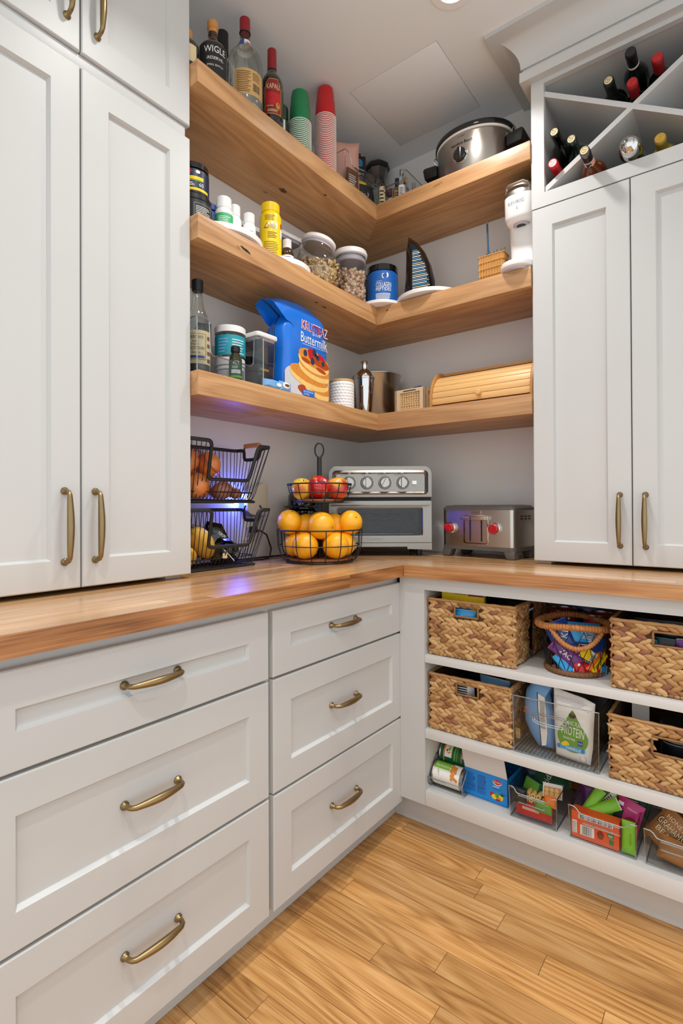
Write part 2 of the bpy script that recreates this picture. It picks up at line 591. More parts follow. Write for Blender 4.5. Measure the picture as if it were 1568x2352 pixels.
# ---------------------------------------------------------------- ceiling lights
for i, (x, y) in enumerate(CAN_LIGHTS):
    lab = ['round recessed ceiling light with white trim nearest the back wall', 'round recessed ceiling light over the middle of the pantry floor',
           'round recessed ceiling light behind the camera', 'round recessed ceiling light over the right side of the room'][i]
    t = thing('recessed_light', lab, 'light', (x, y, H), 0, 'recessed ceiling lights')
    g = G('white_plastic')
    g.lathe([(0.043, -0.0005), (0.046, -0.004), (0.070, -0.004), (0.072, 0.0), (0.043, 0.0)], 40)
    part('trim_ring', g, t)
    g = G('bulb'); g.lathe([(0, -0.0012), (0.043, -0.0012), (0.043, -0.0006), (0, -0.0006)], 40)
    part('lens', g, t)
    L = bpy.data.lights.new('can_lamp', 'AREA')
    L.shape = 'DISK'; L.size = 0.085; L.energy = CAN_WATTS[i]; L.color = (1.0, 0.985, 0.965)
    L.spread = R(118)
    lo = bpy.data.objects.new('can_lamp', L); C.objects.link(lo)
    lo.parent = t; lo.location = (0, 0, -0.006)

# ---------------------------------------------------------------- cabinet helpers
def mapL(x0):  # faces +x ; u = y
    return lambda u, d, z: (x0 + d, u, z)
def mapR(y0):  # faces -y ; u = x
    return lambda u, d, z: (u, y0 - d, z)

def shaker(name, parent, mp, u0, u1, z0, z1, inset, th=0.019, rec=0.009, bev=0.0055, mat='paint', pull=None):
    """door or drawer front: mitred frame ring with a bevelled reveal, flat centre panel, pull"""
    iu0, iu1, iz0, iz1 = u0 + inset, u1 - inset, z0 + inset, z1 - inset
    def rc(a, b, c, d, dep): return [mp(a, dep, c), mp(b, dep, c), mp(b, dep, d), mp(a, dep, d)]
    e = 0.0025
    rings = [rc(u0, u1, z0, z1, -th), rc(u0, u1, z0, z1, -e), rc(u0 + e, u1 - e, z0 + e, z1 - e, 0), rc(iu0, iu1, iz0, iz1, 0),
             rc(iu0 + bev, iu1 - bev, iz0 + bev, iz1 - bev, -rec), rc(iu0 + bev, iu1 - bev, iz0 + bev, iz1 - bev, -th)]
    g = G(mat)
    vs = [v for r in rings for v in r]
    fs = []
    for k in range(6):
        l = (k + 1) % 6
        for i in range(4):
            j = (i + 1) % 4
            fs.append((k * 4 + i, k * 4 + j, l * 4 + j, l * 4 + i))
    g.add(vs, fs)
    d = part(name, g, parent, world=True, sharp=20)
    g = G(mat)
    a, b = mp(iu0 + bev - 0.004, -rec - 0.001, iz0 + bev - 0.004), mp(iu1 - bev + 0.004, -rec - 0.007, iz1 - bev + 0.004)
    g.box(min(a[0], b[0]), max(a[0], b[0]), min(a[1], b[1]), max(a[1], b[1]), min(a[2], b[2]), max(a[2], b[2]))
    part('panel', g, d, world=True)
    if pull:
        uc, zc, ln, vert, dep = pull
        part('pull_handle', pull_geo(mp, uc, zc, ln, vert, dep), d, world=True, sharp=60)
    return d

def pull_geo(mp, uc, zc, ln, vert, dep):
    g = G('brass')
    n = 22
    def P(s, d):
        return mp(uc, dep + d, zc + s) if vert else mp(uc + s, dep + d, zc)
    pts = []; rs = []
    h = ln / 2
    # flared feet, goose-neck rise, then a swelling bow
    for s, d, r in ((-h, 0.0, 0.0090), (-h, 0.003, 0.0088), (-h, 0.005, 0.0055), (-h + 0.0005, 0.014, 0.0050), (-h + 0.003, 0.021, 0.0052), (-h + 0.010, 0.0262, 0.0056)):
        pts.append(P(s, d)); rs.append(r)
    for i in range(1, n):
        t = i / n
        s = -h + 0.010 + (ln - 0.020) * t
        bow = math.sin(PI * t)
        pts.append(P(s, 0.0262 + 0.005 * bow)); rs.append(0.0056 + 0.0026 * bow)
    for s, d, r in ((h - 0.010, 0.0262, 0.0056), (h - 0.003, 0.021, 0.0052), (h - 0.0005, 0.014, 0.0050), (h, 0.005, 0.0055), (h, 0.003, 0.0088), (h, 0.0, 0.0090)):
        pts.append(P(s, d)); rs.append(r)
    g.tube(pts, rs, 12)
    return g

# ---------------------------------------------------------------- left tall cabinet (stands on the worktop)
XT = 0.276
mL = mapL(XT)
t = thing('tall_cabinet', 'tall white two-tier shaker cabinet standing on the worktop along the left wall', 'cabinet', (0.14, -1.54, 0.914))
g = G('paint')
g.box(0.002, XT - 0.021, -1.853, -1.232, 0.926, 2.7395)
for y0 in (-1.85, -1.29): g.box(0.01, XT - 0.03, y0, y0 + 0.05, 0.9145, 0.926)
part('carcass', g, t, world=True, bevel=0.001)
g = G('paint')
g.box(XT - 0.022, XT - 0.010, -1.853, -1.236, 2.1735, 2.2055)
part('middle_rail', g, t, world=True, bevel=0.001)
hl = dict(ln=0.165)
shaker('door', t, mL, -1.537, -1.226, 0.926, 2.171, 0.067, pull=(-1.506, 1.072, 0.165, True, 0))
shaker('door', t, mL, -1.854, -1.541, 0.926, 2.171, 0.067, pull=(-1.579, 1.072, 0.165, True, 0))
shaker('door', t, mL, -1.537, -1.226, 2.207, 2.72, 0.067, pull=(-1.499, 2.335, 0.13, True, 0))
shaker('door', t, mL, -1.854, -1.541, 2.207, 2.72, 0.067, pull=(-1.572, 2.335, 0.13, True, 0))

# ---------------------------------------------------------------- right tall cabinet with wine rack and crown
YR = -0.2976
mR = mapR(YR)
x0, x1 = 0.9477, 1.577
t = thing('wine_cabinet', 'tall white shaker cabinet with open wine rack and cove crown on the back wall', 'cabinet', (1.26, -0.15, 0.914))
g = G('paint')
g.box(x0, x1, YR + 0.022, -0.002, 0.926, 2.150)                      # lower carcass
g.box(x0, x1, -0.014, -0.002, 2.150, 2.60)                           # back
g.box(x0, 0.985, YR + 0.02, -0.014, 2.150, 2.60)                     # sides
g.box(1.537, x1, YR + 0.02, -0.014, 2.150, 2.60)
g.box(0.985, 1.537, YR + 0.02, -0.014, 2.150, 2.190)                 # rack floor
g.box(0.985, 1.537, YR + 0.02, -0.014, 2.577, 2.60)
for a in (x0 + 0.004, x1 - 0.05): g.box(a, a + 0.046, YR + 0.03, -0.01, 0.9145, 0.926)
part('carcass', g, t, world=True)
g = G('paint')                                                       # face frame of the rack
g.box(x0, x1, YR, YR + 0.02, 2.148, 2.196)
g.box(x0, x1, YR, YR + 0.02, 2.573, 2.60)
g.box(x0, 0.991, YR, YR + 0.02, 2.196, 2.573)
g.box(1.531, x1, YR, YR + 0.02, 2.196, 2.573)
part('face_frame', g, t, world=True)
def divider(xa, za, xb, zb, th=0.0165, q=0.0):
    dx, dz = xb - xa, zb - za
    l = math.hypot(dx, dz); nx, nz = -dz / l * th / 2, dx / l * th / 2
    g = G('paint')
    g.prism([(xa + nx, za + nz), (xb + nx, zb + nz), (xb - nx, zb - nz), (xa - nx, za - nz)], YR + 0.006 + q, -0.015 - q, 'y')
    return g
part('rack_divider', divider(0.989, 2.2045, 1.531, 2.539), t, world=True)
part('rack_divider', divider(0.989, 2.540, 1.531, 2.2045, 0.0160, 0.0004), t, world=True)
shaker('door', t, mR, 0.9485, 1.2505, 0.926, 2.145, 0.067, pull=(1.2175, 1.0685, 0.162, True, 0))
shaker('door', t, mR, 1.2535, 1.577, 0.926, 2.145, 0.067, pull=(1.2885, 1.0675, 0.162, True, 0))
# crown: flat fascia then a cove that flares to the ceiling, mitred round the left end
prof = [(0.0, 2.588), (0.030, 2.588), (0.030, 2.622), (0.020, 2.623), (0.020, 2.634), (0.027, 2.634)]
for i in range(9):
    a = PI / 2 * i / 8
    prof.append((0.027 + 0.089 * (1 - math.cos(a)) , 2.640 + 0.086 * math.sin(a)))
prof += [(0.120, 2.727), (0.120, 2.7395), (0.0, 2.7395)]
vs = []; fs = []; n = len(prof)
for d, z in prof:
    vs += [(x0 - d, -0.001, z), (x0 - d, YR - d, z), (1.577 + d, YR - d, z), (1.577 + d, -0.001, z)]
for i in range(n):
    j = (i + 1) % n
    for k in range(3):
        fs.append((i * 4 + k, i * 4 + k + 1, j * 4 + k + 1, j * 4 + k))
g = G('paint'); g.add(vs, fs)
part('crown_moulding', g, t, world=True, sharp=25)

# ---------------------------------------------------------------- left base drawers
XB = 0.5717
mB = mapL(XB)
def drawer_unit(label, y0, y1, fu0, fu1, hc):
    t = thing('drawer_cabinet', label, 'cabinet', (0.3, (y0 + y1) / 2, 0))
    g = G('paint')
    g.box(0.002, XB - 0.042, y0, y1, 0.085, 0.8747)
    part('carcass', g, t, world=True)
    g = G('paint')
    g.box(XB - 0.041, XB - 0.0205, y0, y1, 0.0865, 0.8747)
    part('face_frame', g, t, world=True)
    g = G('paint'); g.box(0.002, 0.512, y0, -0.5145 if y1 > -0.6 else y1, 0.0005, 0.0845)
    part('toe_kick', g, t, world=True)
    for z0, z1 in ((0.6785, 0.849), (0.3815, 0.672), (0.0825, 0.3755)):
        zc = {0.6785: 0.767, 0.3815: 0.532, 0.0825: 0.238}[z0]
        shaker('drawer', t, mB, fu0, fu1, z0, z1, 0.066, bev=0.006, rec=0.009, pull=(hc, zc, 0.122, False, -0.009))
    return t
drawer_unit('white three-drawer base cabinet under the left end of the worktop', -1.92, -1.2045, -1.862, -1.212, -1.5375)
drawer_unit('white three-drawer base cabinet next to the inside corner', -1.204, -0.5555, -1.196, -0.5575, -0.887)

# ---------------------------------------------------------------- open base shelves on the right
YB = -0.5734
t = thing('open_shelf_cabinet', 'white open base cabinet of three shelves holding baskets and bins', 'cabinet', (1.1, -0.28, 0))
ox0, ox1 = 0.668, 1.62
g = G('paint_inside')
g.box(0.5725, ox0, YB + 0.02, -0.002, 0.106, 0.8747)
part('side_panel', g, t, world=True)
g = G('paint_inside')
g.box(ox1, 1.70, YB + 0.02, -0.002, 0.106, 0.8747)
part('side_panel', g, t, world=True)
g = G('paint_inside'); g.box(ox0, ox1, -0.014, -0.002, 0.106, 0.8747); part('back_panel', g, t, world=True)
g = G('paint')
g.box(0.5722, ox0, YB, YB + 0.02, 0.106, 0.8747)
g.box(ox1, 1.70, YB, YB + 0.02, 0.106, 0.8747)
g.box(ox0, ox1, YB, YB + 0.02, 0.833, 0.8747)
part('face_frame', g, t, world=True)
for z0, z1 in ((0.588, 0.614), (0.333, 0.364), (0.106, 0.157)):
    g = G('paint_inside'); g.box(ox0 + 0.0005, ox1 - 0.0005, YB, -0.015, z0, z1)
    part('shelf', g, t, world=True, bevel=0.0015)
g = G('paint'); g.box(0.5125, 1.70, -0.514, -0.05, 0.0005, 0.1055); part('toe_kick', g, t, world=True)

# ---------------------------------------------------------------- butcher-block worktop: staves along each run
WZ0, WZ1 = 0.8749, 0.914
t = thing('worktop', 'thick oak butcher-block worktop turning the corner above the base cabinets', 'worktop', (0.3, -0.3, WZ0))
rnd = random.Random(5)
CX, CY = 0.6012, -0.5953
ns = 15
sw = (CX - 0.005) / ns
for k in range(ns):                                                   # left run, along y, to the front edge of the right run
    a, b = k * sw + (0.002 if k == 0 else 0), (k + 1) * sw
    cuts = [-1.95]
    y = -1.95 + rnd.uniform(0.2, 0.7)
    while y < CY - 0.12:
        cuts.append(y); y += rnd.uniform(0.35, 0.8)
    if k == ns - 1: cuts = [-1.95, -1.4, -0.905]
    cuts.append(CY + 0.005)
    for c0, c1 in zip(cuts, cuts[1:]):
        g = G('oak_glare_y'); e = 0.00025
        g.box(-(b - a) / 2 + e, (b - a) / 2 - (0 if k == ns - 1 else e), -(c1 - c0) / 2 + e, (c1 - c0) / 2 - e, 0, WZ1 - WZ0)
        part('stave', g, t, loc=((a + b) / 2 - 0.3, (c0 + c1) / 2 + 0.3, rnd.uniform(-0.0002, 0)))
sw = (-CY - 0.005) / ns
for k in range(ns):
    a, b = -(k + 1) * sw, -k * sw - (0.002 if k == 0 else 0)
    cuts = [0.002]
    x = rnd.uniform(0.25, 0.7)
    while x < 1.55:
        cuts.append(x); x += rnd.uniform(0.35, 0.9)
    if k == ns - 1: cuts = [CX - 0.005, 1.2]
    cuts.append(1.705)
    if k == ns - 1:
        segs = [(0.002, CX - 0.005)] + list(zip(cuts, cuts[1:]))
    else: segs = list(zip(cuts, cuts[1:]))
    for c0, c1 in segs:
        g = G('oak_glare_x'); e = 0.00025
        g.box(-(c1 - c0) / 2 + e, (c1 - c0) / 2 - e, -(b - a) / 2 + (0 if k == ns - 1 else e), (b - a) / 2 - e, 0, WZ1 - WZ0)
        part('stave', g, t, loc=((c0 + c1) / 2 - 0.3, (a + b) / 2 + 0.3, rnd.uniform(-0.0002, 0)))

EB = 0.005                                                            # added strips on the two fronts, shade put into their darker oak colour
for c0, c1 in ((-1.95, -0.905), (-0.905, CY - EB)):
    g = G('oak_shade_y'); g.box(-EB / 2, EB / 2, -(c1 - c0) / 2 + .0002, (c1 - c0) / 2, 0.0002, WZ1 - WZ0 - 0.0006)
    part('front_shade_strip', g, t, loc=(CX - EB / 2 - 0.3, (c0 + c1) / 2 + 0.3, 0))
g = G('oak_shade_x'); g.box(-(1.705 - CX) / 2, (1.705 - CX) / 2, -EB / 2, EB / 2, 0.0002, WZ1 - WZ0 - 0.0006)
part('front_shade_strip', g, t, loc=((CX + 1.705) / 2 - 0.3, CY + EB / 2 + 0.3, 0))

# ---------------------------------------------------------------- floating alder shelves, mitred in the corner
SD = 0.309
SZ = [(2.3231, 2.388), (1.8795, 1.950), (1.4355, 1.5055)]
def knot_geo(pts, mat):
    g = G(mat); g.add(pts, [tuple(range(len(pts)))]); return g
def blob(cu, cz, ru, rz, tilt, seed):
    r = random.Random(seed); out = []
    for i in range(18):
        a = 2 * PI * i / 18; q = 0.7 + 0.5 * r.random()
        u, v = ru * q * math.cos(a), rz * q * math.sin(a)
        out.append((cu + u * math.cos(tilt) - v * math.sin(tilt), cz + u * math.sin(tilt) + v * math.cos(tilt)))
    return out
for i, (z0, z1) in enumerate(SZ):
    nm = ['top', 'middle', 'lowest'][i]
    t = thing('floating_shelf', '%s of the three thick alder corner shelves' % nm, 'shelf', (0.15, -0.15, z0), 0, 'floating corner shelves')
    g = G('alder_y')
    g.prism([(0.001, -1.225), (SD, -1.225), (SD, -SD + 0.0005), (0.001, -0.001)], z0, z1, 'z')
    s = part('board', g, t, bevel=0.0012, world=True)
    g = G('alder')
    g.prism([(0.0015, -0.001), (SD + 0.0003, -SD), (0.9465, -SD), (0.9465, -0.001)], z0, z1, 'z')
    q = part('board', g, t, bevel=0.0012, world=True)
    if i == 1:
        part('knot', knot_geo([(SD + 0.0004, u, z) for u, z in blob(-1.046, 1.912, 0.022, 0.0045, -0.25, 3)], 'knot_black'), s, world=True)
        part('knot', knot_geo([(SD + 0.0003, u, z) for u, z in blob(-1.075, 1.908, 0.007, 0.006, 0, 4)], 'knot_pale'), s, world=True)
        part('knot', knot_geo([(u, -SD - 0.0004, z) for u, z in blob(0.358, 1.93, 0.005, 0.003, 0, 5)], 'knot'), q, world=True)
    if i == 0:
        part('knot', knot_geo([(u, -SD - 0.0004, z) for u, z in blob(0.592, 2.366, 0.020, 0.0045, 0.15, 6)], 'knot_pale'), q, world=True)
        part('knot', knot_geo([(x, y, z0 - 0.0004) for x, y in blob(0.14, -0.70, 0.012, 0.02, 0, 7)], 'knot'), s, world=True)
        part('knot', knot_geo([(x, y, z0 - 0.0004) for x, y in blob(0.25, -0.58, 0.005, 0.008, 0, 8)], 'knot'), s, world=True)
        part('knot', knot_geo([(x, y, z0 - 0.0004) for x, y in blob(0.08, -0.735, 0.006, 0.01, 0, 9)], 'knot_pale'), s, world=True)
    if i == 1:
        part('knot', knot_geo([(x, y, z0 - 0.0004) for x, y in blob(0.26, -0.60, 0.005, 0.012, 0, 10)], 'knot'), s, world=True)
        part('knot', knot_geo([(x, y, z0 - 0.0004) for x, y in blob(0.265, -0.655, 0.005, 0.008, 0, 14)], 'knot'), s, world=True)
# ================================================================ bottles, jars and other turned things
def sm(pts, n=4):
    """round off a lathe profile with a few Catmull-Rom points"""
    out = [pts[0]]
    for i in range(1, len(pts) - 2):
        p0, p1, p2, p3 = pts[i - 1], pts[i], pts[i + 1], pts[i + 2]
        out.append(p1)
        for k in range(1, n):
            t = k / n
            out.append(tuple(0.5 * (2 * b + (c - a) * t + (2 * a - 5 * b + 4 * c - d) * t * t + (3 * b - a - 3 * c + d) * t ** 3) for a, b, c, d in zip(p0, p1, p2, p3)))
    out += [pts[-2], pts[-1]]
    return [(max(0.0, r), z) for r, z in out]

def bottle_prof(rb, hs, rn, hn, h, lip=0.0, foot=0.004):
    """body radius, height of shoulder start, neck radius, height where the neck starts, total height"""
    pr = [(0, 0.003), (rb * 0.8, 0.002), (rb - foot, 0.0), (rb, foot), (rb, hs)]
    for i in range(1, 8):
        t = i / 8
        k = 0.5 - 0.5 * math.cos(PI * t)
        pr.append((rb + (rn - rb) * k, hs + (hn - hs) * t))
    pr += [(rn, hn), (rn * 0.94, h - 0.02), (rn * 0.94, h - 0.012), (rn + lip, h - 0.012), (rn + lip, h - 0.002), (rn * 0.8, h), (0, h)]
    return pr

def cap_geo(mat, r, z0, z1, ridged=0, bev=0.0015, r2=None):
    g = G(mat); r2 = r2 or r
    g.lathe([(0, z0), (r, z0), (r, z0 + 0.001), (r2, z1 - bev), (r2 - bev, z1), (0, z1)], 28)
    if ridged:
        for i in range(ridged):
            a = 2 * PI * i / ridged
            T = Matrix.Rotation(a, 4, 'Z')
            g.xf(T); g.box(r - 0.0006, r + 0.0007, -0.0008, 0.0008, z0 + 0.001, z1 - bev * 1.5); g.xf()
    return g

TS = 2.388                                                            # top of the top shelf
# --- whisky-type bottle half hidden by the tall cabinet
t = thing('liquor_bottle', 'dark bottle with brown cork cap half hidden by the tall cabinet on the top shelf', 'bottle', (0.235, -1.205, TS), R(-38), 'bottles on the top shelf')
g = G('dark_green_glass'); g.lathe(bottle_prof(0.034, 0.080, 0.013, 0.108, 0.118), 28); part('body', g, t)
part('cap', cap_geo('cork', 0.0155, 0.103, 0.130), t)
g = G('cream'); g.prect(-0.03, 0.03, 0.02, 0.070, 0.0344, True); part('label', g, t)

# --- reserve whiskey with orange stopper
t = thing('liquor_bottle', 'squat dark whiskey bottle with orange stopper lettered in white on the top shelf', 'bottle', (0.245, -1.118, TS), R(-38), 'bottles on the top shelf')
g = G('amber'); g.lathe(bottle_prof(0.0425, 0.118, 0.0145, 0.160, 0.180), 32); part('body', g, t)
g = G('cork'); g.lathe([(0, 0.166), (0.0135, 0.166), (0.0145, 0.19), (0.0165, 0.191), (0.0165, 0.211), (0.015, 0.213), (0, 0.213)], 28); part('stopper', g, t)
g = G('ink'); g.prect(-0.052, 0.052, 0.012, 0.120, 0.0428, True)
g.use('paper'); g.text('WIGLE', 0.006, 0.099, 0.020, 0.0431, w=0.068, cyl=True); g.text('-RESERVE-', 0.006, 0.072, 0.009, 0.0431, w=0.055, cyl=True)
g.text('SMALL BATCH', 0.006, 0.051, 0.006, 0.0431, w=0.05, cyl=True)
part('label', g, t)

# --- black cap behind
t = thing('liquor_bottle', 'bottle with tall black cap standing behind the two whiskey bottles', 'bottle', (0.15, -1.0, TS), R(-38), 'bottles on the top shelf')
g = G('dark_glass'); g.lathe(bottle_prof(0.036, 0.19, 0.0145, 0.235, 0.27), 24); part('body', g, t)
part('cap', cap_geo('black', 0.019, 0.245, 0.318), t)

# --- big clear bottle, red cap
t = thing('liquor_bottle', 'large clear bottle with red cap and a tan back label on the top shelf', 'bottle', (0.243, -0.985, TS), R(-38), 'bottles on the top shelf')
g = G('glass')
pr = [(0, 0.004), (0.045, 0.003), (0.053, 0.0), (0.057, 0.005), (0.057, 0.030), (0.058, 0.036), (0.058, 0.118), (0.0565, 0.124), (0.056, 0.150), (0.055, 0.175), (0.050, 0.195), (0.039, 0.211), (0.0275, 0.222), (0.0195, 0.235), (0.0165, 0.255), (0.0155, 0.282), (0.0155, 0.29), (0, 0.29)]
g.lathe(pr, 32); part('body', g, t, sharp=50)
part('cap', cap_geo('red_dark', 0.0170, 0.275, 0.322), t)
g = G('black'); g.ring((0, 0, 0.2755), 0.0165, 0.0165, 0.0022, 24); part('cap_seal', g, t)
g = G('paper'); g.lathe([(0.0275, 0.2205), (0.0205, 0.2335), (0.0185, 0.244)], 28)
g.use('blue_deep'); g.xf(Matrix.Rotation(R(-75), 4, 'Z'))
for k in range(5):
    a = k * 0.22
    g.add([(0.0279 * math.cos(a), 0.0279 * math.sin(a), 0.2206), (0.0279 * math.cos(a + .22), 0.0279 * math.sin(a + .22), 0.2206), (0.0190 * math.cos(a + .22), 0.0190 * math.sin(a + .22), 0.2435), (0.0190 * math.cos(a), 0.0190 * math.sin(a), 0.2435)], [(0, 1, 2, 3)])
g.xf(); g.use('red')
for k in range(3):
    a = 0.12 + k * 0.2
    g.add([(0.0272 * math.cos(a), 0.0272 * math.sin(a), 0.2226), (0.0272 * math.cos(a + .17), 0.0272 * math.sin(a + .17), 0.2226), (0.0222 * math.cos(a + .085), 0.0222 * math.sin(a + .085), 0.236)], [(0, 1, 2)])
part('neck_label', g, t, fix=False)
g = G('tan_label'); g.prect(-0.040, 0.064, 0.036, 0.118, 0.0584, True)
g.use('brown'); g.plines(-0.032, 0.014, 0.043, 0.112, 12, 0.0587, 0.4, True); g.plines(0.020, 0.05, 0.085, 0.112, 5, 0.0587, 0.4, True); g.use('ink'); g.bars(0.022, 0.047, 0.05, 0.075, 0.0587, 14, True)
part('label', g, t, fix=False)
g = G('cream'); g.lathe([(0, 0.008), (0.053, 0.008), (0.0535, 0.016), (0, 0.016)], 24); part('liquor', g, t)

# --- coffee liqueur
t = thing('liquor_bottle', 'dark square-shouldered liqueur bottle with red cap and red gold-edged label on the top shelf', 'bottle', (0.250, -0.868, TS), R(-40), 'bottles on the top shelf')
g = G('dark_glass')
g.lathe([(0, 0.003), (0.034, 0.0), (0.0385, 0.004), (0.0385, 0.030), (0.037, 0.034), (0.037, 0.040), (0.0385, 0.044), (0.0385, 0.168), (0.037, 0.180), (0.032, 0.193), (0.022, 0.208), (0.0155, 0.222), (0.014, 0.24), (0, 0.24)], 32)
part('body', g, t, sharp=50)
part('cap', cap_geo('red_dark', 0.0162, 0.226, 0.300, r2=0.0152, bev=0.004), t)
LP = [(-0.031, 0.052), (0.031, 0.052), (0.031, 0.146), (0.026, 0.150), (0.026, 0.160), (0.018, 0.164), (0.018, 0.172), (-0.018, 0.172), (-0.018, 0.164), (-0.026, 0.160), (-0.026, 0.150), (-0.031, 0.146)]
g = G('gold')
def cpoly(g, pts, d):                                                 # label outline cut in strips so it follows the curve
    lo, hi = min(p[0] for p in pts), max(p[0] for p in pts)
    ys = sorted(set([p[0] for p in pts] + [lo + (hi - lo) * i / 12 for i in range(13)]))
    def span(y):
        zz = []
        for (y0, z0), (y1, z1) in zip(pts, pts[1:] + pts[:1]):
            if y0 == y1: continue
            if min(y0, y1) <= y <= max(y0, y1): zz.append(z0 + (z1 - z0) * (y - y0) / (y1 - y0))
        return min(zz), max(zz)
    for a, b in zip(ys, ys[1:]):
        if b - a < 1e-6: continue
        la, ha = span(a + 1e-5); lb, hb = span(b - 1e-5)
        g.add(g._w([(a, la), (b, lb), (b, hb), (a, ha)], d, True), [(0, 1, 2, 3)])
cpoly(g, LP, 0.0388)
g.use('red_dark'); cpoly(g, [(y * 0.93, 0.055 + (z - 0.052) * 0.955) for y, z in LP], 0.0390)
g.use('red'); g.prect(-0.026, 0.026, 0.085, 0.125, 0.03915, True)
g.use('ink'); g.ppoly([(-0.02, 0.088), (0.012, 0.088), (0.0, 0.115), (-0.006, 0.104), (-0.012, 0.11)], 0.0393, True)
g.use('cream'); g.text('KAPALI', 0, 0.146, 0.018, 0.0394, w=0.045, cyl=True); g.text('Imported', -0.012, 0.079, 0.008, 0.0394, cyl=True, maxw=0.024); g.plines(-0.02, 0.02, 0.06, 0.07, 3, 0.0394, 0.4, True)
g.use('gold'); g.pell(0.017, 0.082, 0.008, 0.011, 0.0394, cyl=True)
part('label', g, t, fix=False)

# --- bottles peeping out behind the liqueur
t = thing('liquor_bottle', 'bottle with brown cork stopper just showing behind the red-capped liqueur', 'bottle', (0.150, -0.775, TS), R(-40), 'bottles on the top shelf')
g = G('dark_green_glass'); g.lathe(bottle_prof(0.036, 0.17, 0.0145, 0.215, 0.245), 24); part('body', g, t)
part('stopper', cap_geo('cork', 0.0165, 0.236, 0.268), t)
t = thing('liquor_bottle', 'dark green bottle squeezed between the red-capped liqueur and the green cups', 'bottle', (0.212, -0.795, TS), R(-40), 'bottles on the top shelf')
g = G('dark_green_glass'); g.lathe(bottle_prof(0.034, 0.15, 0.013, 0.185, 0.20), 24); part('body', g, t)
part('cap', cap_geo('black', 0.0145, 0.19, 0.215), t)
g = G('paper'); g.prect(-0.02, 0.02, 0.06, 0.10, 0.0343, True); part('label', g, t)

# --- inverted stacks of party cups: every cup a thing
def cup_mesh(mat):
    g = G(mat)
    g.lathe([(0, 0.118), (0.0275, 0.118), (0.0300, 0.1155), (0.0304, 0.106), (0.0325, 0.101), (0.0340, 0.070), (0.0362, 0.065), (0.0395, 0.0040)], 32)
    g.use('paper')
    g.lathe([(0.0395, 0.0040), (0.0412, 0.0037), (0.0420, 0.0026), (0.0412, 0.0013), (0.0397, 0.0010)], 32)
    return g
for mat, nm, x, y, n in (('green', 'green', 0.252, -0.727, 18), ('red', 'red', 0.255, -0.583, 33)):
    base = None
    pitch = 0.0069
    for k in range(n):
        lab = 'white-rimmed %s plastic cup nested in the inverted %s stack on the top shelf' % (nm, nm)
        if k == n - 1: lab = 'topmost %s plastic cup of the inverted %s stack, its side showing' % (nm, nm)
        if base is None:
            base = single('party_cup', cup_mesh(mat), lab, 'cup', (x, y, TS), 0, '%s cups stacked on the top shelf' % nm, sharp=60)
        else:
            dup(base, (x, y, TS + pitch * k), rz=0.05 * k, label=lab)
# --- clear bag of more cups behind them
g = G('clear')
g.puff([(-0.045, 0.0), (0.045, 0.0), (0.05, 0.15), (0.043, 0.22), (0.02, 0.255), (0.0, 0.315), (-0.012, 0.26), (-0.04, 0.22), (-0.05, 0.12)], [(1, 0.004), (0.93, 0.026), (0.75, 0.034), (0.4, 0.037)])
t = thing('plastic_bag', 'knotted clear plastic bag of white cups behind the green and red cups', 'bag', (0.165, -0.625, TS), R(-40))
part('bag_film', g, t)
g = G('paper'); g.lathe([(0, 0.012), (0.030, 0.012), (0.024, 0.20), (0, 0.20)], 20); part('contents', g, t)

# --- pink pouch
t = thing('pouch', 'plain pink foil pouch standing beside the red cups on the top shelf', 'pouch', (0.205, -0.415, TS), R(-34), 'pouches in the clear bin')
g = G('pink')
g.puff([(-0.075, 0.0), (0.075, 0.0), (0.078, 0.10), (0.075, 0.20), (0.079, 0.262), (0.03, 0.250), (-0.02, 0.246), (-0.07, 0.252), (-0.076, 0.16), (-0.079, 0.08)], [(1, 0.0015), (0.95, 0.004), (0.85, 0.016), (0.6, 0.024), (0.3, 0.026)])
part('body', g, t)
# --- black pouch with blue roundel and yellow band
t = thing('pouch', 'black pouch with blue roundel and yellow band standing in the left clear bin', 'pouch', (0.215, -0.305, TS + 0.004), R(-20), 'pouches in the clear bin')
g = G('black'); g.puff([(-0.032, 0.0), (0.032, 0.0), (0.034, 0.12), (0.036, 0.262), (-0.03, 0.245), (-0.034, 0.12)], [(1, 0.0015), (0.93, 0.005), (0.75, 0.010), (0.4, 0.012)])
g.use('steel'); g.prect(0.006, 0.034, 0.236, 0.258, 0.0062)
g.use('blue_sky'); g.pell(-0.002, 0.205, 0.013, 0.015, 0.0126)
g.use('black'); g.pell(-0.002, 0.205, 0.009, 0.0105, 0.0128)
g.use('blue_sky'); g.prect(-0.004, 0.0, 0.197, 0.213, 0.0130); g.prect(-0.009, 0.005, 0.203, 0.207, 0.0130)
g.use('paper'); g.text('Premium', 0, 0.178, 0.008, 0.0126, maxw=0.04); g.plines(-0.018, 0.02, 0.155, 0.168, 2, 0.0126, 0.5)
g.use('ink_grey'); g.plines(-0.022, 0.022, 0.132, 0.152, 3, 0.0126, 0.35)
g.use('yellow'); g.prect(-0.030, 0.030, 0.092, 0.128, 0.0127)
part('body', g, t, fix=False)

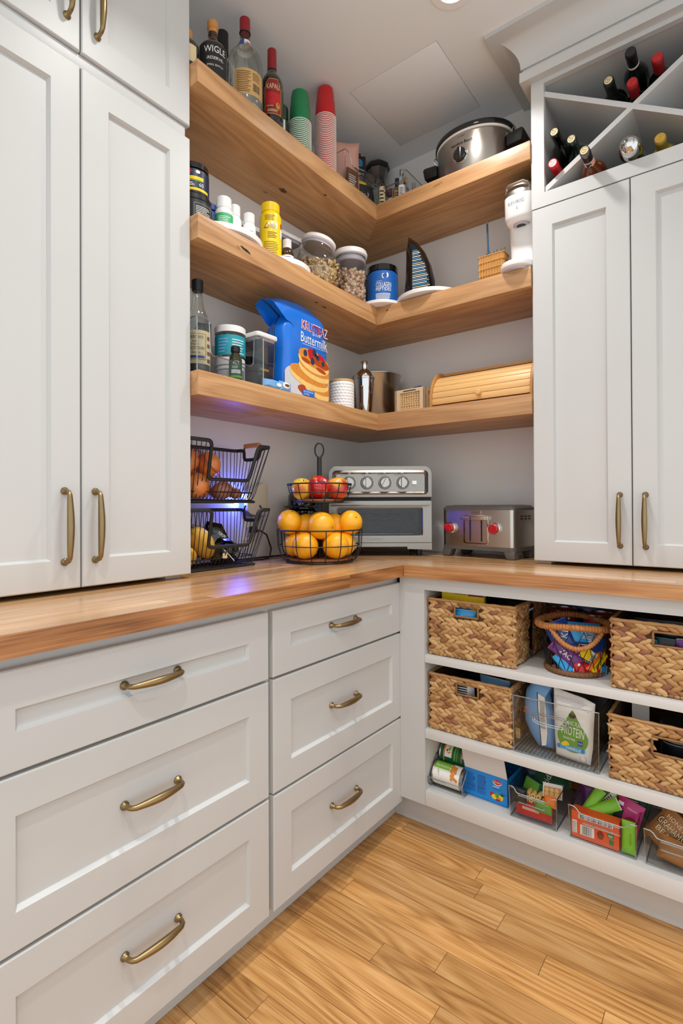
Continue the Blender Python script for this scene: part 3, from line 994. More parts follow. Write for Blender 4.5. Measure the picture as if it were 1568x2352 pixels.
# --- clear storage bins (shared shape, used on several shelves)
def bin_part(parent, w, d, h, dip=0.0, wall=0.0022, mat='clear', lip=0.006, edge='clear_edge', taper=0.9, step=0.0):
    """front faces +x; front rim dips in the middle by 'dip'; base at z=0"""
    hw, hd = w / 2, d / 2
    prof = []
    N = 12
    def rim(y):                                                       # rim height along the front
        if dip <= 0: return h
        s = abs(y) / hw
        if s > 0.82: return h
        if s > 0.62: return h - dip * (0.5 - 0.5 * math.cos(PI * (0.82 - s) / 0.20))
        return h - dip
    g = G(mat)
    tb = taper
    for sx, fn in ((1, rim), (-1, lambda y: h)):
        vs = []; fs = []
        for i in range(25):
            y = -hw + w * i / 24
            vs += [(sx * hd * tb, y * tb, 0.0015), (sx * hd, y, fn(y))]
        for i in range(24): fs.append((2 * i, 2 * i + 2, 2 * i + 3, 2 * i + 1))
        g.add(vs, fs)
    for sy in (1, -1):
        g.add([(-hd * tb, sy * hw * tb, 0.0015), (hd * tb, sy * hw * tb, 0.0015), (hd, sy * hw, h), (-hd, sy * hw, h)], [(0, 1, 2, 3)])
    part('walls', g, parent, fix=False)
    g = G(mat); g.box(-hd * tb, hd * tb, -hw * tb, hw * tb, 0.0005, 0.003); part('base', g, parent)
    g = G(edge)
    loop = [(hd, -hw + w * i / 24, rim(-hw + w * i / 24)) for i in range(25)] + [(-hd, hw, h), (-hd, -hw, h)]
    g.tube(loop, 0.0017, 6, True)
    b = [(hd * tb, hw * tb, 0.0025), (-hd * tb, hw * tb, 0.0025), (-hd * tb, -hw * tb, 0.0025), (hd * tb, -hw * tb, 0.0025)]
    g.tube(b, 0.0016, 6, True)
    for i in range(4):
        a = (1 if i in (0, 1) else -1, 1 if i in (0, 3) else -1)
        g.tube([(hd * tb * a[0], hw * tb * a[1], 0.003), (hd * a[0], hw * a[1], h)], 0.0013, 5)
    part('rim', g, parent)
    if dip > 0:
        g = G(edge)
        zz = h - dip
        for z_ in (zz - 0.001, zz - 0.022):
            f = tb + (1 - tb) * z_ / h
            g.tube([(hd * f + 0.009, -hw * 0.55, z_), (hd * f + 0.009, hw * 0.55, z_)], 0.0016, 5)
        g.use(mat)
        f = tb + (1 - tb) * zz / h
        g.box(hd * f, hd * f + 0.009, -hw * 0.55, hw * 0.55, zz - 0.022, zz - 0.0205)
        part('finger_grip', g, parent)

t = thing('clear_bin', 'clear plastic bin holding pouches on the left arm of the top shelf', 'bin', (0.180, -0.366, TS), 0, 'clear bins on the top shelf')
bin_part(t, 0.262, 0.21, 0.145, dip=0.045)
t = thing('clear_bin', 'clear plastic bin of miniature liquor bottles in the top shelf corner', 'bin', (0.322, -0.1235, TS), R(-90), 'clear bins on the top shelf')
bin_part(t, 0.168, 0.215, 0.150, dip=0.04)
# --- dark chocolate-bar packets low in the left bin
t = single('snack_packet', G('brown').use('brown').box(-0.004, 0.004, -0.03, 0.03, 0, 0.11).use('paper').plines(-0.022, 0.022, 0.02, 0.09, 8, 0.0045), 'brown printed packet leaning in the left clear bin on the top shelf', 'packet', (0.258, -0.412, TS + 0.004), R(-12), 'packets in the clear bin', bevel=0.001)
t = single('snack_packet', G('black').box(-0.006, 0.006, -0.028, 0.028, 0, 0.095).use('paper').text('No.3', 0, 0.055, 0.016, 0.0063, maxw=0.04).plines(-0.02, 0.02, 0.02, 0.04, 3, 0.0063), 'black lettered packet below the yellow band in the left clear bin', 'packet', (0.250, -0.318, TS + 0.004), R(-30), 'packets in the clear bin', bevel=0.001)

# --- miniature bottles
def mini(label, x, y, h, r, glass, capm, labm, lz0=0.25, lz1=0.62, ctop=0.03):
    t = thing('miniature_bottle', label, 'bottle', (x, y + .032 if y < -.2 else y, TS + 0.0032), R(-58), 'miniature bottles in the clear bin')
    h *= 1.2
    g = G(glass); g.lathe(bottle_prof(r, h * 0.62, r * 0.42, h * 0.76, h - 0.004, foot=0.002), 20); part('body', g, t)
    part('cap', cap_geo(capm, r * 0.52, h - ctop, h, bev=0.001), t)
    if labm:
        g = G(labm); g.prect(-r * 0.9, r * 0.9, h * lz0, h * lz1, r + 0.0003, True)
        g.use('ink'); g.plines(-r * 0.6, r * 0.6, h * (lz0 + 0.05), h * (lz1 - 0.05), 5, r + 0.0005, 0.4, True)
        part('label', g, t, fix=False)
    return t
mini('dark miniature bottle with tall cream label nearest the shelf corner', 0.283, -0.258, 0.140, 0.017, 'amber', 'black', 'cream', 0.12, 0.68)
mini('little clear miniature bottle behind the tall cream-labelled one', 0.300, -0.215, 0.105, 0.015, 'glass', 'red_dark', 'paper')
mini('dark miniature bottle with navy cap and tan label', 0.345, -0.235, 0.120, 0.0165, 'amber', 'blue_navy', 'tan_label', 0.15, 0.62, 0.034)
mini('clear fluted miniature bottle with white shield label', 0.378, -0.250, 0.135, 0.0185, 'glass', 'clear_edge', 'paper', 0.25, 0.55, 0.02)
mini('dark miniature bottle with orange-brown cork behind the fluted one', 0.382, -0.195, 0.115, 0.0155, 'dark_green_glass', 'cork', 'ink_grey', 0.2, 0.55, 0.024)
mini('small dark miniature bottle with silver cap at the right of the bin', 0.392, -0.140, 0.115, 0.014, 'dark_glass', 'steel', None)

# --- dark steel blender-like jug in the corner
t = thing('mixer_jug', 'dark steel appliance with faceted black top in the corner of the top shelf', 'appliance', (0.168, -0.085, TS), R(-48)); t.scale = (1.08, 1.08, 1.13)
g = G('steel_dark')
g.lathe([(0, 0), (0.058, 0), (0.060, 0.006), (0.056, 0.14), (0.052, 0.17), (0.045, 0.19)], 36); part('body', g, t, sharp=50)
g = G('black')
g.lathe([(0.0585, 0.10), (0.0595, 0.112), (0.0565, 0.155), (0.0535, 0.171)], 36); part('band', g, t)
g = G('steel_dark'); g.lathe([(0.046, 0.182), (0.04, 0.205), (0.037, 0.222), (0.039, 0.25), (0.047, 0.275)], 8); part('collar', g, t, sharp=20)
g = G('black'); g.lathe([(0.047, 0.272), (0.052, 0.276), (0.054, 0.288), (0.040, 0.300), (0, 0.302)], 8); part('lid', g, t, sharp=20)
g = G('black'); g.xf(Matrix.Translation((0.030, -0.048, 0.20)) @ Matrix.Rotation(R(90), 4, 'Y') @ Matrix.Rotation(R(0), 4, 'X'))
g.cyl(0.034, 0, 0.024, 28, bev=0.003); g.use('steel_dark'); g.cyl(0.028, 0.024, 0.028, 28); g.xf(); part('motor_housing', g, t)
g = G('grey_plastic'); g.xf(Matrix.Translation((0.040, -0.092, 0.245)) @ Matrix.Rotation(R(90), 4, 'Y')); g.cyl(0.017, -0.012, 0.012, 24, bev=0.002); g.xf()
part('dial', g, t)

# --- slow cooker
t = thing('slow_cooker', 'oval stainless slow cooker with black lid and black knob on the top shelf', 'appliance', (0.682, -0.163, TS), R(-90))
ax_, ay_ = 0.122, 0.152
def ov(g, pr, seg=56): return g.lathe([(r, z) for r, z in pr], seg, sx=ax_, sy=ay_)
g = G('black'); ov(g, [(0, 0.0), (0.90, 0.0), (0.93, 0.004), (0.95, 0.018), (0.90, 0.020), (0, 0.020)]); part('foot_ring', g, t)
g = G('steel'); ov(g, [(0.94, 0.016), (0.965, 0.03), (0.985, 0.08), (1.0, 0.150), (1.0, 0.158), (0.985, 0.160)], 72); part('body', g, t, sharp=50)
g = G('paper'); ov(g, [(1.0, 0.157), (1.018, 0.159), (1.02, 0.164), (1.0, 0.167), (0.97, 0.164)], 72); part('pot_rim', g, t)
g = G('black_gloss'); ov(g, [(1.0, 0.165), (1.045, 0.166), (1.055, 0.173), (1.045, 0.183), (1.0, 0.187), (0.95, 0.184)], 72); part('lid_rim', g, t)
g = G('smoke'); ov(g, [(0.96, 0.184), (0.8, 0.200), (0.5, 0.212), (0.2, 0.218), (0, 0.219)], 56); part('lid', g, t)
for s in (-1, 1):
    g = G('black')
    yy = s * (ay_ + 0.02)
    g.prism([(yy - s * 0.028, 0.085), (yy + s * 0.030, 0.088), (yy + s * 0.038, 0.128), (yy + s * 0.030, 0.136), (yy - s * 0.026, 0.130)], -0.045, 0.045, 'x')
    part('handle', g, t, bevel=0.006)
    g = G('chrome'); g.tube([(0.02, s * (ay_ + 0.004), 0.14), (0.03, s * (ay_ + 0.014), 0.155), (0.02, s * (ay_ + 0.012), 0.175), (-0.02, s * (ay_ + 0.012), 0.175), (-0.03, s * (ay_ + 0.014), 0.155), (-0.02, s * (ay_ + 0.004), 0.14)], 0.0016, 6)
    part('lid_clip', g, t)
kx = Matrix.Translation((ax_ * 0.975 + 0.002, -0.006, 0.072)) @ Matrix.Rotation(R(90), 4, 'Y')
g = G('chrome'); g.xf(kx); g.cyl(0.0285, -0.004, 0.003, 36, bev=0.001); g.xf(); part('dial_ring', g, t)
g = G('black_gloss'); g.xf(kx); g.cyl(0.025, 0.003, 0.014, 36, bev=0.003); g.box(-0.023, 0.023, -0.0055, 0.0055, 0.013, 0.018); g.xf(); part('knob', g, t)
g = G('ink'); g.text('Hamilton Beach', -0.002, 0.119, 0.011, ax_ * 0.998 + 0.0012, w=0.085); g.text('SET & FORGET', -0.002, 0.143, 0.004, ax_ * 1.0 + 0.0012, maxw=0.03)
# wrap the lettering round the oval
g.v = [(ax_ * (0.985 + 0.015 * (z - 0.08) / 0.07) * math.sqrt(max(0, 1 - (y / ay_) ** 2)) + 0.0013, y, z) for x, y, z in g.v]
part('lettering', g, t)
# ================================================================ middle shelf
MS = 1.950
def turntable(label, x, y, r, h=0.016, up=0.011):
    t = thing('turntable', label, 'turntable', (x, y, MS), 0, 'white turntables')
    g = G('white_plastic')
    g.lathe([(0, up - 0.004), (r * 0.93, up - 0.004), (r, up - 0.001), (r + 0.001, up + h), (r - 0.002, up + h + 0.001), (r - 0.004, up + h), (r - 0.005, up + 0.002), (0, up + 0.002)], 72)
    part('tray', g, t)
    g = G('grey_plastic'); g.cyl(r * 0.62, 0.0005, up - 0.004, 48, bev=0.001); part('base', g, t)
    return t
turntable('white round turntable at the left end of the middle shelf under the supplement tubs', 0.172, -1.035, 0.140)
turntable('white round turntable under the yellow and brown bottles', 0.176, -0.775, 0.125)
turntable('small white turntable under the blue powder tub in the shelf corner', 0.300, -0.262, 0.098, h=0.010, up=0.007)
turntable('white round turntable overhanging the shelf edge under the navy foil pouch', 0.500, -0.197, 0.137, h=0.013)
Z1 = MS + 0.0135

def jar(name, label, cat, x, y, z, rz, r, h, bodym, lidm, lr, lh, labels=None, group=None, shoulder=0.006, ridged=0, foot=0.003):
    t = thing(name, label, cat, (x, y, z), R(rz), group)
    g = G(bodym)
    g.lathe([(0, 0.001), (r - foot, 0.0), (r, foot), (r, h - lh - shoulder), (r - shoulder * 0.8, h - lh - 0.0005), (0, h - lh - 0.0005)], 36)
    part('body', g, t)
    part('lid', cap_geo(lidm, lr, h - lh, h, ridged=ridged, bev=0.002), t)
    if labels:
        g = G('ink'); labels(g, r); part('label', g, t, fix=False)
    return t
def lab_tub(g, r):
    g.use('blue_navy'); g.prect(-r * 1.4, r * 1.4, 0.006, 0.072, r + .0003, True)
    g.use('purple'); g.prect(-r * 1.4, -r * .1, 0.056, 0.072, r + .0005, True)
    g.use('yellow'); g.prect(-r * .6, r * .7, 0.040, 0.050, r + .0006, True); g.prect(-r * .9, r * 1.1, 0.008, 0.016, r + .0006, True)
    g.use('green_lime'); g.prect(-r * .5, r * .6, 0.0365, 0.0385, r + .0006, True)
    g.use('red'); g.pell(-r * .2, 0.064, 0.007, 0.005, r + .0007, cyl=True)
    g.use('paper'); g.pell(r * .32, 0.064, 0.007, 0.005, r + .0007, cyl=True); g.plines(-r * .7, r * .2, 0.021, 0.034, 3, r + .0007, 0.45, True); g.text('60', r * .55, 0.027, 0.011, r + .0007, cyl=True)
jar('supplement_tub', 'black tub with lime and yellow bands stacked on another tub at the left end', 'tub', 0.195, -1.155, Z1 + 0.0905, -38, 0.0475, 0.096, 'black', 'black_gloss', 0.0465, 0.018, lab_tub, 'supplement tubs')
def lab_tub2(g, r):
    g.use('ink_grey'); g.prect(r * .05, r * 1.15, 0.008, 0.058, r + .0004, True)
    g.use('black'); g.prect(r * .08, r * 1.12, 0.0095, 0.0565, r + .0006, True)
    g.use('paper'); g.plines(r * .15, r * 1.05, 0.014, 0.052, 8, r + .0008, 0.3, True); g.text('WHITE', -r * .6, 0.040, 0.013, r + .0006, w=r * .8, cyl=True)
    g.use('blue_sky'); g.prect(-r * 1.3, r * .0, 0.003, 0.006, r + .0006, True)
jar('supplement_tub', 'wide black tub with printed facts panel under the lime-banded tub', 'tub', 0.195, -1.155, Z1, -38, 0.0560, 0.090, 'black', 'black', 0.0520, 0.016, lab_tub2, 'supplement tubs', ridged=60)
jar('supplement_tub', 'blue tub standing behind the green and white pill bottles', 'tub', 0.095, -1.030, Z1, -40, 0.046, 0.158, 'blue_deep', 'blue_deep', 0.047, 0.02, None, 'supplement tubs')

def pill(label, x, y, z, r, h, capm, labm, bodym='white_plastic', rz=-38):
    t = thing('pill_bottle', label, 'bottle', (x, y, z), R(rz), 'supplement bottles')
    g = G(bodym); g.lathe([(0, 0.001), (r - .003, 0), (r, .003), (r, h * .60), (r * .96, h * .66), (r * .78, h * .72), (r * .76, h * .74), (0, h * .74)], 32); part('body', g, t)
    part('cap', cap_geo('white_plastic', r * .80, h * .73, h, ridged=44), t)
    g = G(labm); g.prect(-r * 1.35, r * 1.35, h * .06, h * .56, r + .0003, True)
    g.use('paper' if labm != 'paper' else 'ink_grey'); g.plines(-r * .7, r * .9, h * .14, h * .5, 9, r + .0005, 0.35, True)
    part('label', g, t, fix=False)
    return t
pill('white pill bottle with green label on the left turntable', 0.225, -1.060, Z1, 0.0285, 0.130, 'white_plastic', 'green_lime')
MATS['green_lime2'] = M('green_label', '#3fae6e', 0.45)
bpy.data.objects['pill_bottle'].children[2].data.materials[0] = MATS['green_label']
pill('white pill bottle with white label just right of the green-labelled one', 0.215, -1.008, Z1, 0.0225, 0.133, 'white_plastic', 'paper')
pill('shorter white pill bottle with bar code at the right of the turntable', 0.235, -0.962, Z1, 0.0215, 0.120, 'white_plastic', 'paper')

# --- lidded airtight containers behind
def airtight(name, label, x, y, z, rz, w, d, h, group, fill=None, fillh=0.0):
    t = thing(name, label, 'container', (x, y, z), R(rz), group)
    g = G('clear')
    b = 0.014
    def rr(sw, sd, z_):
        hw, hd = sw / 2, sd / 2
        out = []
        for cx, cy, a0 in ((hd - b, hw - b, 0), (-hd + b, hw - b, 90), (-hd + b, -hw + b, 180), (hd - b, -hw + b, 270)):
            for k in range(5):
                a = R(a0 + 22.5 * k); out.append((cx + b * math.cos(a), cy + b * math.sin(a), z_))
        return out
    def loft(g, rings):
        n = len(rings[0]); vs = [v for r in rings for v in r]; fs = [tuple(range(n))[::-1]]
        for k in range(len(rings) - 1):
            for i in range(n):
                j = (i + 1) % n; fs.append((k * n + i, k * n + j, (k + 1) * n + j, (k + 1) * n + i))
        fs.append(tuple((len(rings) - 1) * n + i for i in range(n)))
        g.add(vs, fs)
    loft(g, [rr(w * .94, d * .94, 0.001), rr(w * .97, d * .97, 0.006), rr(w, d, h - 0.018)])
    part('body', g, t)
    g = G('white_plastic'); loft(g, [rr(w + .006, d + .006, h - 0.016), rr(w + .010, d + .010, h - .010), rr(w + .008, d + .008, h - .002), rr(w, d, h)]); part('lid', g, t)
    g = G('grey_plastic'); loft(g, [rr(w - .006, d - .006, h - .026), rr(w - .002, d - .002, h - .0165)]); part('seal', g, t)
    if fill:
        g = G(fill); loft(g, [rr(w * .90, d * .90, 0.004), rr(w * .94, d * .94, fillh)]); part('contents', g, t)
    return t
airtight('airtight_container', 'clear airtight container with pale lid just left of the yellow bottle', 0.070, -0.835, MS, -5, 0.085, 0.095, 0.190, 'airtight containers', 'brown', 0.045)
airtight('airtight_container', 'wide clear airtight container with pale lid behind the brown dropper bottle', 0.068, -0.660, MS, -5, 0.165, 0.115, 0.235, 'airtight containers', 'brown', 0.060)

# --- yellow vitamin bottle
t = thing('vitamin_bottle', 'tall yellow vitamin bottle with yellow ribbed cap on the middle shelf', 'bottle', (0.222, -0.850, Z1), R(-42))
r = 0.0385
g = G('yellow'); g.lathe([(0, .001), (r - .004, 0), (r, .004), (r, .150), (r * .97, .160), (r * .88, .168), (r * .75, .172), (r * .74, .178), (0, .178)], 40); part('body', g, t)
part('cap', cap_geo('yellow', r * .80, .175, .205, ridged=56), t)
g = G('ink_grey')
g.use('paper'); g.pell(0.004, .117, .020, .012, r + .0004, cyl=True); g.pell(0.012, .123, .012, .010, r + .0004, cyl=True); g.pell(r * 1.15, .098, .008, .018, r + .0004, cyl=True)
g.use('red'); g.ppoly([(-.026, .110), (-.008, .114), (-.014, .127)], r + .0006, True); g.pell(r * 1.15, .125, .006, .010, r + .0006, cyl=True)
g.use('green'); g.prect(-.026, -.008, .108, .1105, r + .0007, True)
g.use('ink_grey'); g.plines(-.005, .02, .108, .124, 4, r + .0007, .3, True)
g.use('brown'); g.plines(-.022, .022, .136, .156, 4, r + .0005, .35, True); g.plines(-.012, .022, .075, .098, 4, r + .0005, .4, True); g.plines(-.026, .026, .012, .066, 9, r + .0005, .3, True)
part('label', g, t, fix=False)

# --- dropper bottle
t = thing('dropper_bottle', 'small brown bottle with white dropper cap beside the yellow bottle', 'bottle', (0.238, -0.783, Z1), R(-42))
r = 0.0235
g = G('amber'); g.lathe([(0, .001), (r - .002, 0), (r, .003), (r, .052), (r * .93, .064), (r * .55, .074), (r * .5, .08), (0, .08)], 32); part('body', g, t)
part('cap', cap_geo('white_plastic', r * .62, .074, .106, ridged=30, r2=r * .55), t)
g = G('paper'); g.prect(-r * 1.3, r * 1.3, .004, .044, r + .0003, True)
g.use('blue_deep'); g.prect(-r * .8, -r * .55, .033, .040, r + .0005, True); g.plines(-r * .45, r * .9, .033, .040, 2, r + .0005, .45, True)
g.use('ink_grey'); g.plines(-r * .8, r * .9, .008, .028, 5, r + .0005, .3, True); g.use('orange'); g.prect(-r * .8, r * .2, .029, .0305, r + .0005, True)
part('label', g, t, fix=False)

# --- round glass jar of cashews
def nut_pile(name, parent, n, R_, z0, z1, mat2, seed, long=1.0, sz=0.0085, prof=None):
    """curved nuts heaped in a jar: one countless mass"""
    r = random.Random(seed); g = G(mat2[0])
    for i in range(n):
        g.use(r.choice(mat2))
        z = z0 + (z1 - z0) * r.random() ** 0.8
        rr = (prof(z) if prof else R_) - sz * 1.05
        q = rr * (1 - 0.45 * r.random() ** 2.2); a = r.uniform(0, 2 * PI)
        T = Matrix.Translation((q * math.cos(a), q * math.sin(a), z)) @ Matrix.Rotation(r.uniform(0, PI), 4, Vector((r.uniform(-1, 1), r.uniform(-1, 1), r.uniform(-1, 1) + .01)).normalized())
        g.xf(T)
        if long > 1:                                                  # kidney shape
            g.tube([(-sz * 1.25, -sz * .35, 0), (-sz * .8, sz * .12, 0), (0, sz * .4, 0), (sz * .8, sz * .12, 0), (sz * 1.25, -sz * .35, 0)], [sz * .25, sz * .5, sz * .58, sz * .5, sz * .25], 6)
        else:
            g.ell((0, 0, 0), sz * 1.15, sz * .8, sz * .85, 8, 5)
        g.xf()
    return part(name, g, parent, kind='stuff', sharp=70)
M('cashew', '#e6c894', 0.55, var=0.1); M('cashew2', '#c99c5e', 0.55, var=0.1); M('walnut', '#7b5231', 0.6, var=0.2)
M('pistachio', '#cfae8f', 0.6, var=0.1); M('pistachio2', '#b98f73', 0.6, var=0.12); M('pistachio3', '#dcc4a4', 0.6, var=0.1)
t = thing('nut_jar', 'round glass jar of mixed nuts with a white lid tipped to one side', 'jar', (0.205, -0.572, MS), R(-42), 'nut jars'); t.scale = (1.09, 1.09, 1.12)
def gp(z):
    return 0.0825 * math.sqrt(max(0.05, 1 - ((z - 0.080) / 0.090) ** 2))
g = G('glass'); g.lathe([(0, .002), (.035, 0.0), (.042, .003)] + [(gp(z) + 0.001, z) for z in [0.012 + 0.0132 * i for i in range(11)]] + [(0.055, 0.154), (0.054, 0.166)], 40)
g.v = [(x, y, z - (y * .24 * max(0, min(1, (z - .09) / .05)))) for x, y, z in g.v]; part('body', g, t)
g = G('white_plastic'); g.xf(Matrix.Translation((0, 0, .166)) @ Matrix.Rotation(R(-13.5), 4, 'X')); g.cyl(.063, .004, .021, 40, bev=.004); g.use('grey_plastic'); g.cyl(.056, -.006, .006, 40, bev=.001); g.xf(); part('lid', g, t)
g = G('cashew'); g.lathe([(0, .004), (.036, .006)] + [(gp(z) - .012, z) for z in (.016, .03, .045, .062, .074)] + [(0, .074)], 24); part('nut_core', g, t)
nut_pile('nuts', t, 620, .075, .012, .098, ['cashew', 'cashew', 'cashew', 'cashew', 'cashew2', 'walnut'], 3, long=2, sz=.0085, prof=lambda z: gp(z) - .001)

# --- canister of pistachios
t = thing('nut_canister', 'tall clear canister of pistachios with pale round lid', 'canister', (0.226, -0.384, MS), R(-45), 'nut jars')
r = .0655
g = G('clear'); g.lathe([(0, .002), (r * .95, 0), (r, .004), (r, 0.210)], 48); part('body', g, t)
g = G('grey_plastic'); g.lathe([(r - .006, 0.177), (r - .0025, 0.179), (r - .0025, 0.192), (r - .006, 0.194), (r - .010, 0.212), (0, 0.212), (0, 0.182), (r - .016, 0.180), (r - .006, 0.177)], 48); part('seal', g, t)
g = G('white_plastic'); g.lathe([(r - .004, 0.202), (r + .004, 0.206), (r + .0055, 0.216), (r + .002, 0.226), (r - .006, 0.228), (0, 0.228)], 48); part('lid', g, t)
g = G('pistachio2'); g.cyl(r - .014, .004, .128, 24); part('nut_core', g, t)
nut_pile('nuts', t, 560, r, .010, .140, ['pistachio', 'pistachio2', 'pistachio3'], 4, sz=.0088)

# --- collagen tub and black jar behind it
Zc = MS + 0.0095
def lab_col(g, r):
    g.use('blue'); 
    g.use('paper'); g.ppoly([(.000, .112), (.022, .116), (.026, .126), (.022, .136), (.000, .132), (-.004, .122)], r + .0005, True)
    g.use('blue_deep'); g.text('BUBS', .011, .126, .006, r + .0007, cyl=True, maxw=.022); g.plines(.002, .02, .118, .1205, 1, r + .0007, .4, True)
    g.use('paper'); g.plines(-.026, .006, .100, .102, 1, r + .0005, .6, True)
    g.text('COLLAGEN', .004, .086, .020, r + .0005, w=.066, cyl=True); g.text('PEPTIDES', .004, .067, .014, r + .0005, w=.066, cyl=True)
    g.plines(-.03, .034, .024, .052, 5, r + .0005, .45, True, ragged=.1)
M('blue_tub', '#1c5fae', 0.35, var=0.04)
jar('supplement_tub', 'blue collagen powder tub with black lid in the corner of the middle shelf', 'tub', 0.300, -0.252, Zc, -57, 0.0660, 0.176, 'blue_tub', 'black_gloss', 0.0655, 0.026, lab_col, 'supplement tubs', ridged=0)
def lab_blk(g, r):
    g.use('paper'); g.text('MATCHA', -.02, .06, .016, r + .0005, w=.07, cyl=True)
jar('supplement_tub', 'black tub mostly hidden between the pistachio canister and the blue tub', 'tub', 0.165, -0.165, MS, -50, 0.060, 0.205, 'black', 'black', 0.059, 0.024, lab_blk, 'supplement tubs')

# --- navy coffee pouch on the turntable
t = thing('coffee_pouch', 'navy foil pouch seen from its printed side on the white turntable', 'pouch', (0.455, -0.205, Z1), R(-78))
o = [(-.055, 0.0), (.062, 0.0), (.066, .03), (.063, .09), (.048, .155), (.022, .215), (-.010, .262), (-.046, .292), (-.056, .235), (-.058, .16), (-.062, .08), (-.066, .02)]
g = G('black_gloss'); g.puff(o, [(1, .003), (.94, .018), (.8, .032), (.5, .037), (.25, .038)])
part('body', g, t)
g = G('blue_navy'); 
g = G('paper')
rnd = random.Random(9)
for k in range(27):
    z = .030 + k * .0070
    y1 = .056 - .00006 * k * k - k * .0003
    g.use(['blue_pale', 'paper', 'blue_pale', 'paper', 'cream', 'blue_sky', 'paper'][k % 7])
    xx = .0392 - (.004 if k > 20 else 0)
    g.prect(-.020, y1 - .012 * rnd.random(), z, z + .0030, .0392)
g.use('ink_grey'); g.prect(-.018, .046, .004, .024, .0392)
o2 = part('label', g, t, fix=False)
# drape the print on the pouch's swell
for v in o2.data.vertices:
    cz = (v.co.z - .12) / .15
    v.co.x = .0392 if abs(cz) < .45 else .0392 - .018 * ((abs(cz) - .45) / .45) ** 2

# --- wicker box of clear sticks with a blue pen
M('wicker', '#d9a15a', 0.6, var=0.15, vscale=60); M('wicker2', '#c0833d', 0.6, var=0.15, vscale=60)
t = thing('wicker_box', 'small upright wicker box holding clear plastic spoons on the middle shelf', 'basket', (0.7625, -0.175, MS), R(-90), 'wicker')
w, d, h = .096, .055, .134
g = G('wicker2'); g.box(-d / 2 + .002, d / 2 - .002, -w / 2 + .002, w / 2 - .002, 0, .004)
g.box(-d / 2 + .003, -d / 2 + .004, -w / 2 + .003, w / 2 - .003, 0, h - .006); g.box(d / 2 - .004, d / 2 - .003, -w / 2 + .003, w / 2 - .003, 0, h - .006)
g.box(-d / 2 + .003, d / 2 - .003, -w / 2 + .003, -w / 2 + .004, 0, h - .006); g.box(-d / 2 + .003, d / 2 - .003, w / 2 - .004, w / 2 - .003, 0, h - .006)
part('liner', g, t)
g = G('wicker')
for i in range(17):                                                   # upright canes
    y = -w / 2 + .004 + (w - .008) * i / 16
    for sx in (1, -1): g.tube([(sx * d / 2, y, .001), (sx * d / 2 + sx * .001 * (-1) ** i, y, h * .5), (sx * d / 2, y, h)], .0022, 5)
for i in range(9):
    x = -d / 2 + .004 + (d - .008) * i / 8
    for sy in (1, -1): g.tube([(x, sy * w / 2, .001), (x, sy * w / 2, h)], .0022, 5)
part('canes', g, t, kind='stuff', sharp=70)
g = G('wicker2')
for z in (.004, .030, .056, .082, .108, .133):
    loop = []
    for k in range(60):
        u = k / 60 * 2 * (w + d); s_ = .0016 * (-1) ** k
        if u < w: p = (d / 2 + .002 + s_, -w / 2 + u)
        elif u < w + d: p = (d / 2 - (u - w), w / 2 + .002 + s_)
        elif u < 2 * w + d: p = (-d / 2 - .002 - s_, w / 2 - (u - w - d))
        else: p = (-d / 2 + (u - 2 * w - d), -w / 2 - .002 - s_)
        loop.append((p[0], p[1], z))
    g.tube(loop, .0026, 5, True)
part('bands', g, t, kind='stuff', sharp=70)
for k in range(9):
    g = G('clear_edge')
    g.tube([(0, 0, 0), (0, 0, .140)], .0022, 6); g.ell((0, 0, .146), .0035, .0055, .009, 8, 5)
    y = -.040 + .010 * k
    single('plastic_spoon', g, 'clear plastic spoon standing in the little wicker box', 'spoon', (0.7625 + y, -0.168 - .008 * (k % 3), MS + .0045), 0, 'clear spoons in the wicker box', rot=(R(-3), R(2 * (k % 3 - 1)), 0))
t = thing('pen', 'slim blue metallic pen standing in the wicker box', 'pen', (0.752, -0.188, MS + .006))
M('blue_metal', '#3d6f98', 0.3, metal=0.7)
g = G('blue_metal'); g.tube([(0, 0, 0), (-.004, 0, .10), (-.011, .004, .262)], .0034, 10); part('barrel', g, t)
g = G('steel'); g.tube([(-.0109, .0039, .258), (-.0113, .0041, .268)], .0038, 10); part('tip', g, t)

# --- single-cup coffee maker
t = thing('coffee_maker', 'slim white single-cup coffee maker with silver lid beside the right cabinet', 'appliance', (0.8915, -0.165, MS), R(-90))
g = G('white_plastic')
g.lathe([(0, .006), (.050, .006), (.056, .010), (.0575, .017), (.0565, .026), (.052, .029), (.046, .0275), (0, .0275)], 48, cx=.118, sx=1.0)
g.box(-.075, .118, -.050, .050, .006, .0265)
part('drip_base', g, t, bevel=.0)
g = G('grey_plastic'); g.lathe([(0, 0), (.045, 0), (.047, .006), (0, .006)], 32, cx=.112); g.box(-.07, .11, -.04, .04, 0.0005, .0065); part('foot', g, t)
def keurig_ring(z, x0, x1, w, n=12):                                   # D-shaped section: blunt nose towards +x
    out = []
    r = w / 2
    for k in range(n + 1):
        a = -PI / 2 + PI * k / n; out.append((x1 - .036 + .036 * abs(math.cos(a)) ** .8, r * math.copysign(abs(math.sin(a)) ** .8, math.sin(a)), z))
    out += [(x0 + .01, r, z), (x0, r - .01, z), (x0, -r + .01, z), (x0 + .01, -r, z)]
    return out
def loftz(g, rings):
    n = len(rings[0]); vs = [v for r_ in rings for v in r_]; fs = [tuple(range(n))[::-1]]
    for k in range(len(rings) - 1):
        for i in range(n):
            j = (i + 1) % n; fs.append((k * n + i, k * n + j, (k + 1) * n + j, (k + 1) * n + i))
    fs.append(tuple((len(rings) - 1) * n + i for i in range(n)))
    return g.add(vs, fs)
g = G('white_plastic')
col = []
for k in range(11):
    z = .0267 + k * .0175
    q = math.sin(PI * min(1, (k + .3) / 9.0))
    col.append(keurig_ring(z, -.078, .070 - .012 * max(0, q), .106))
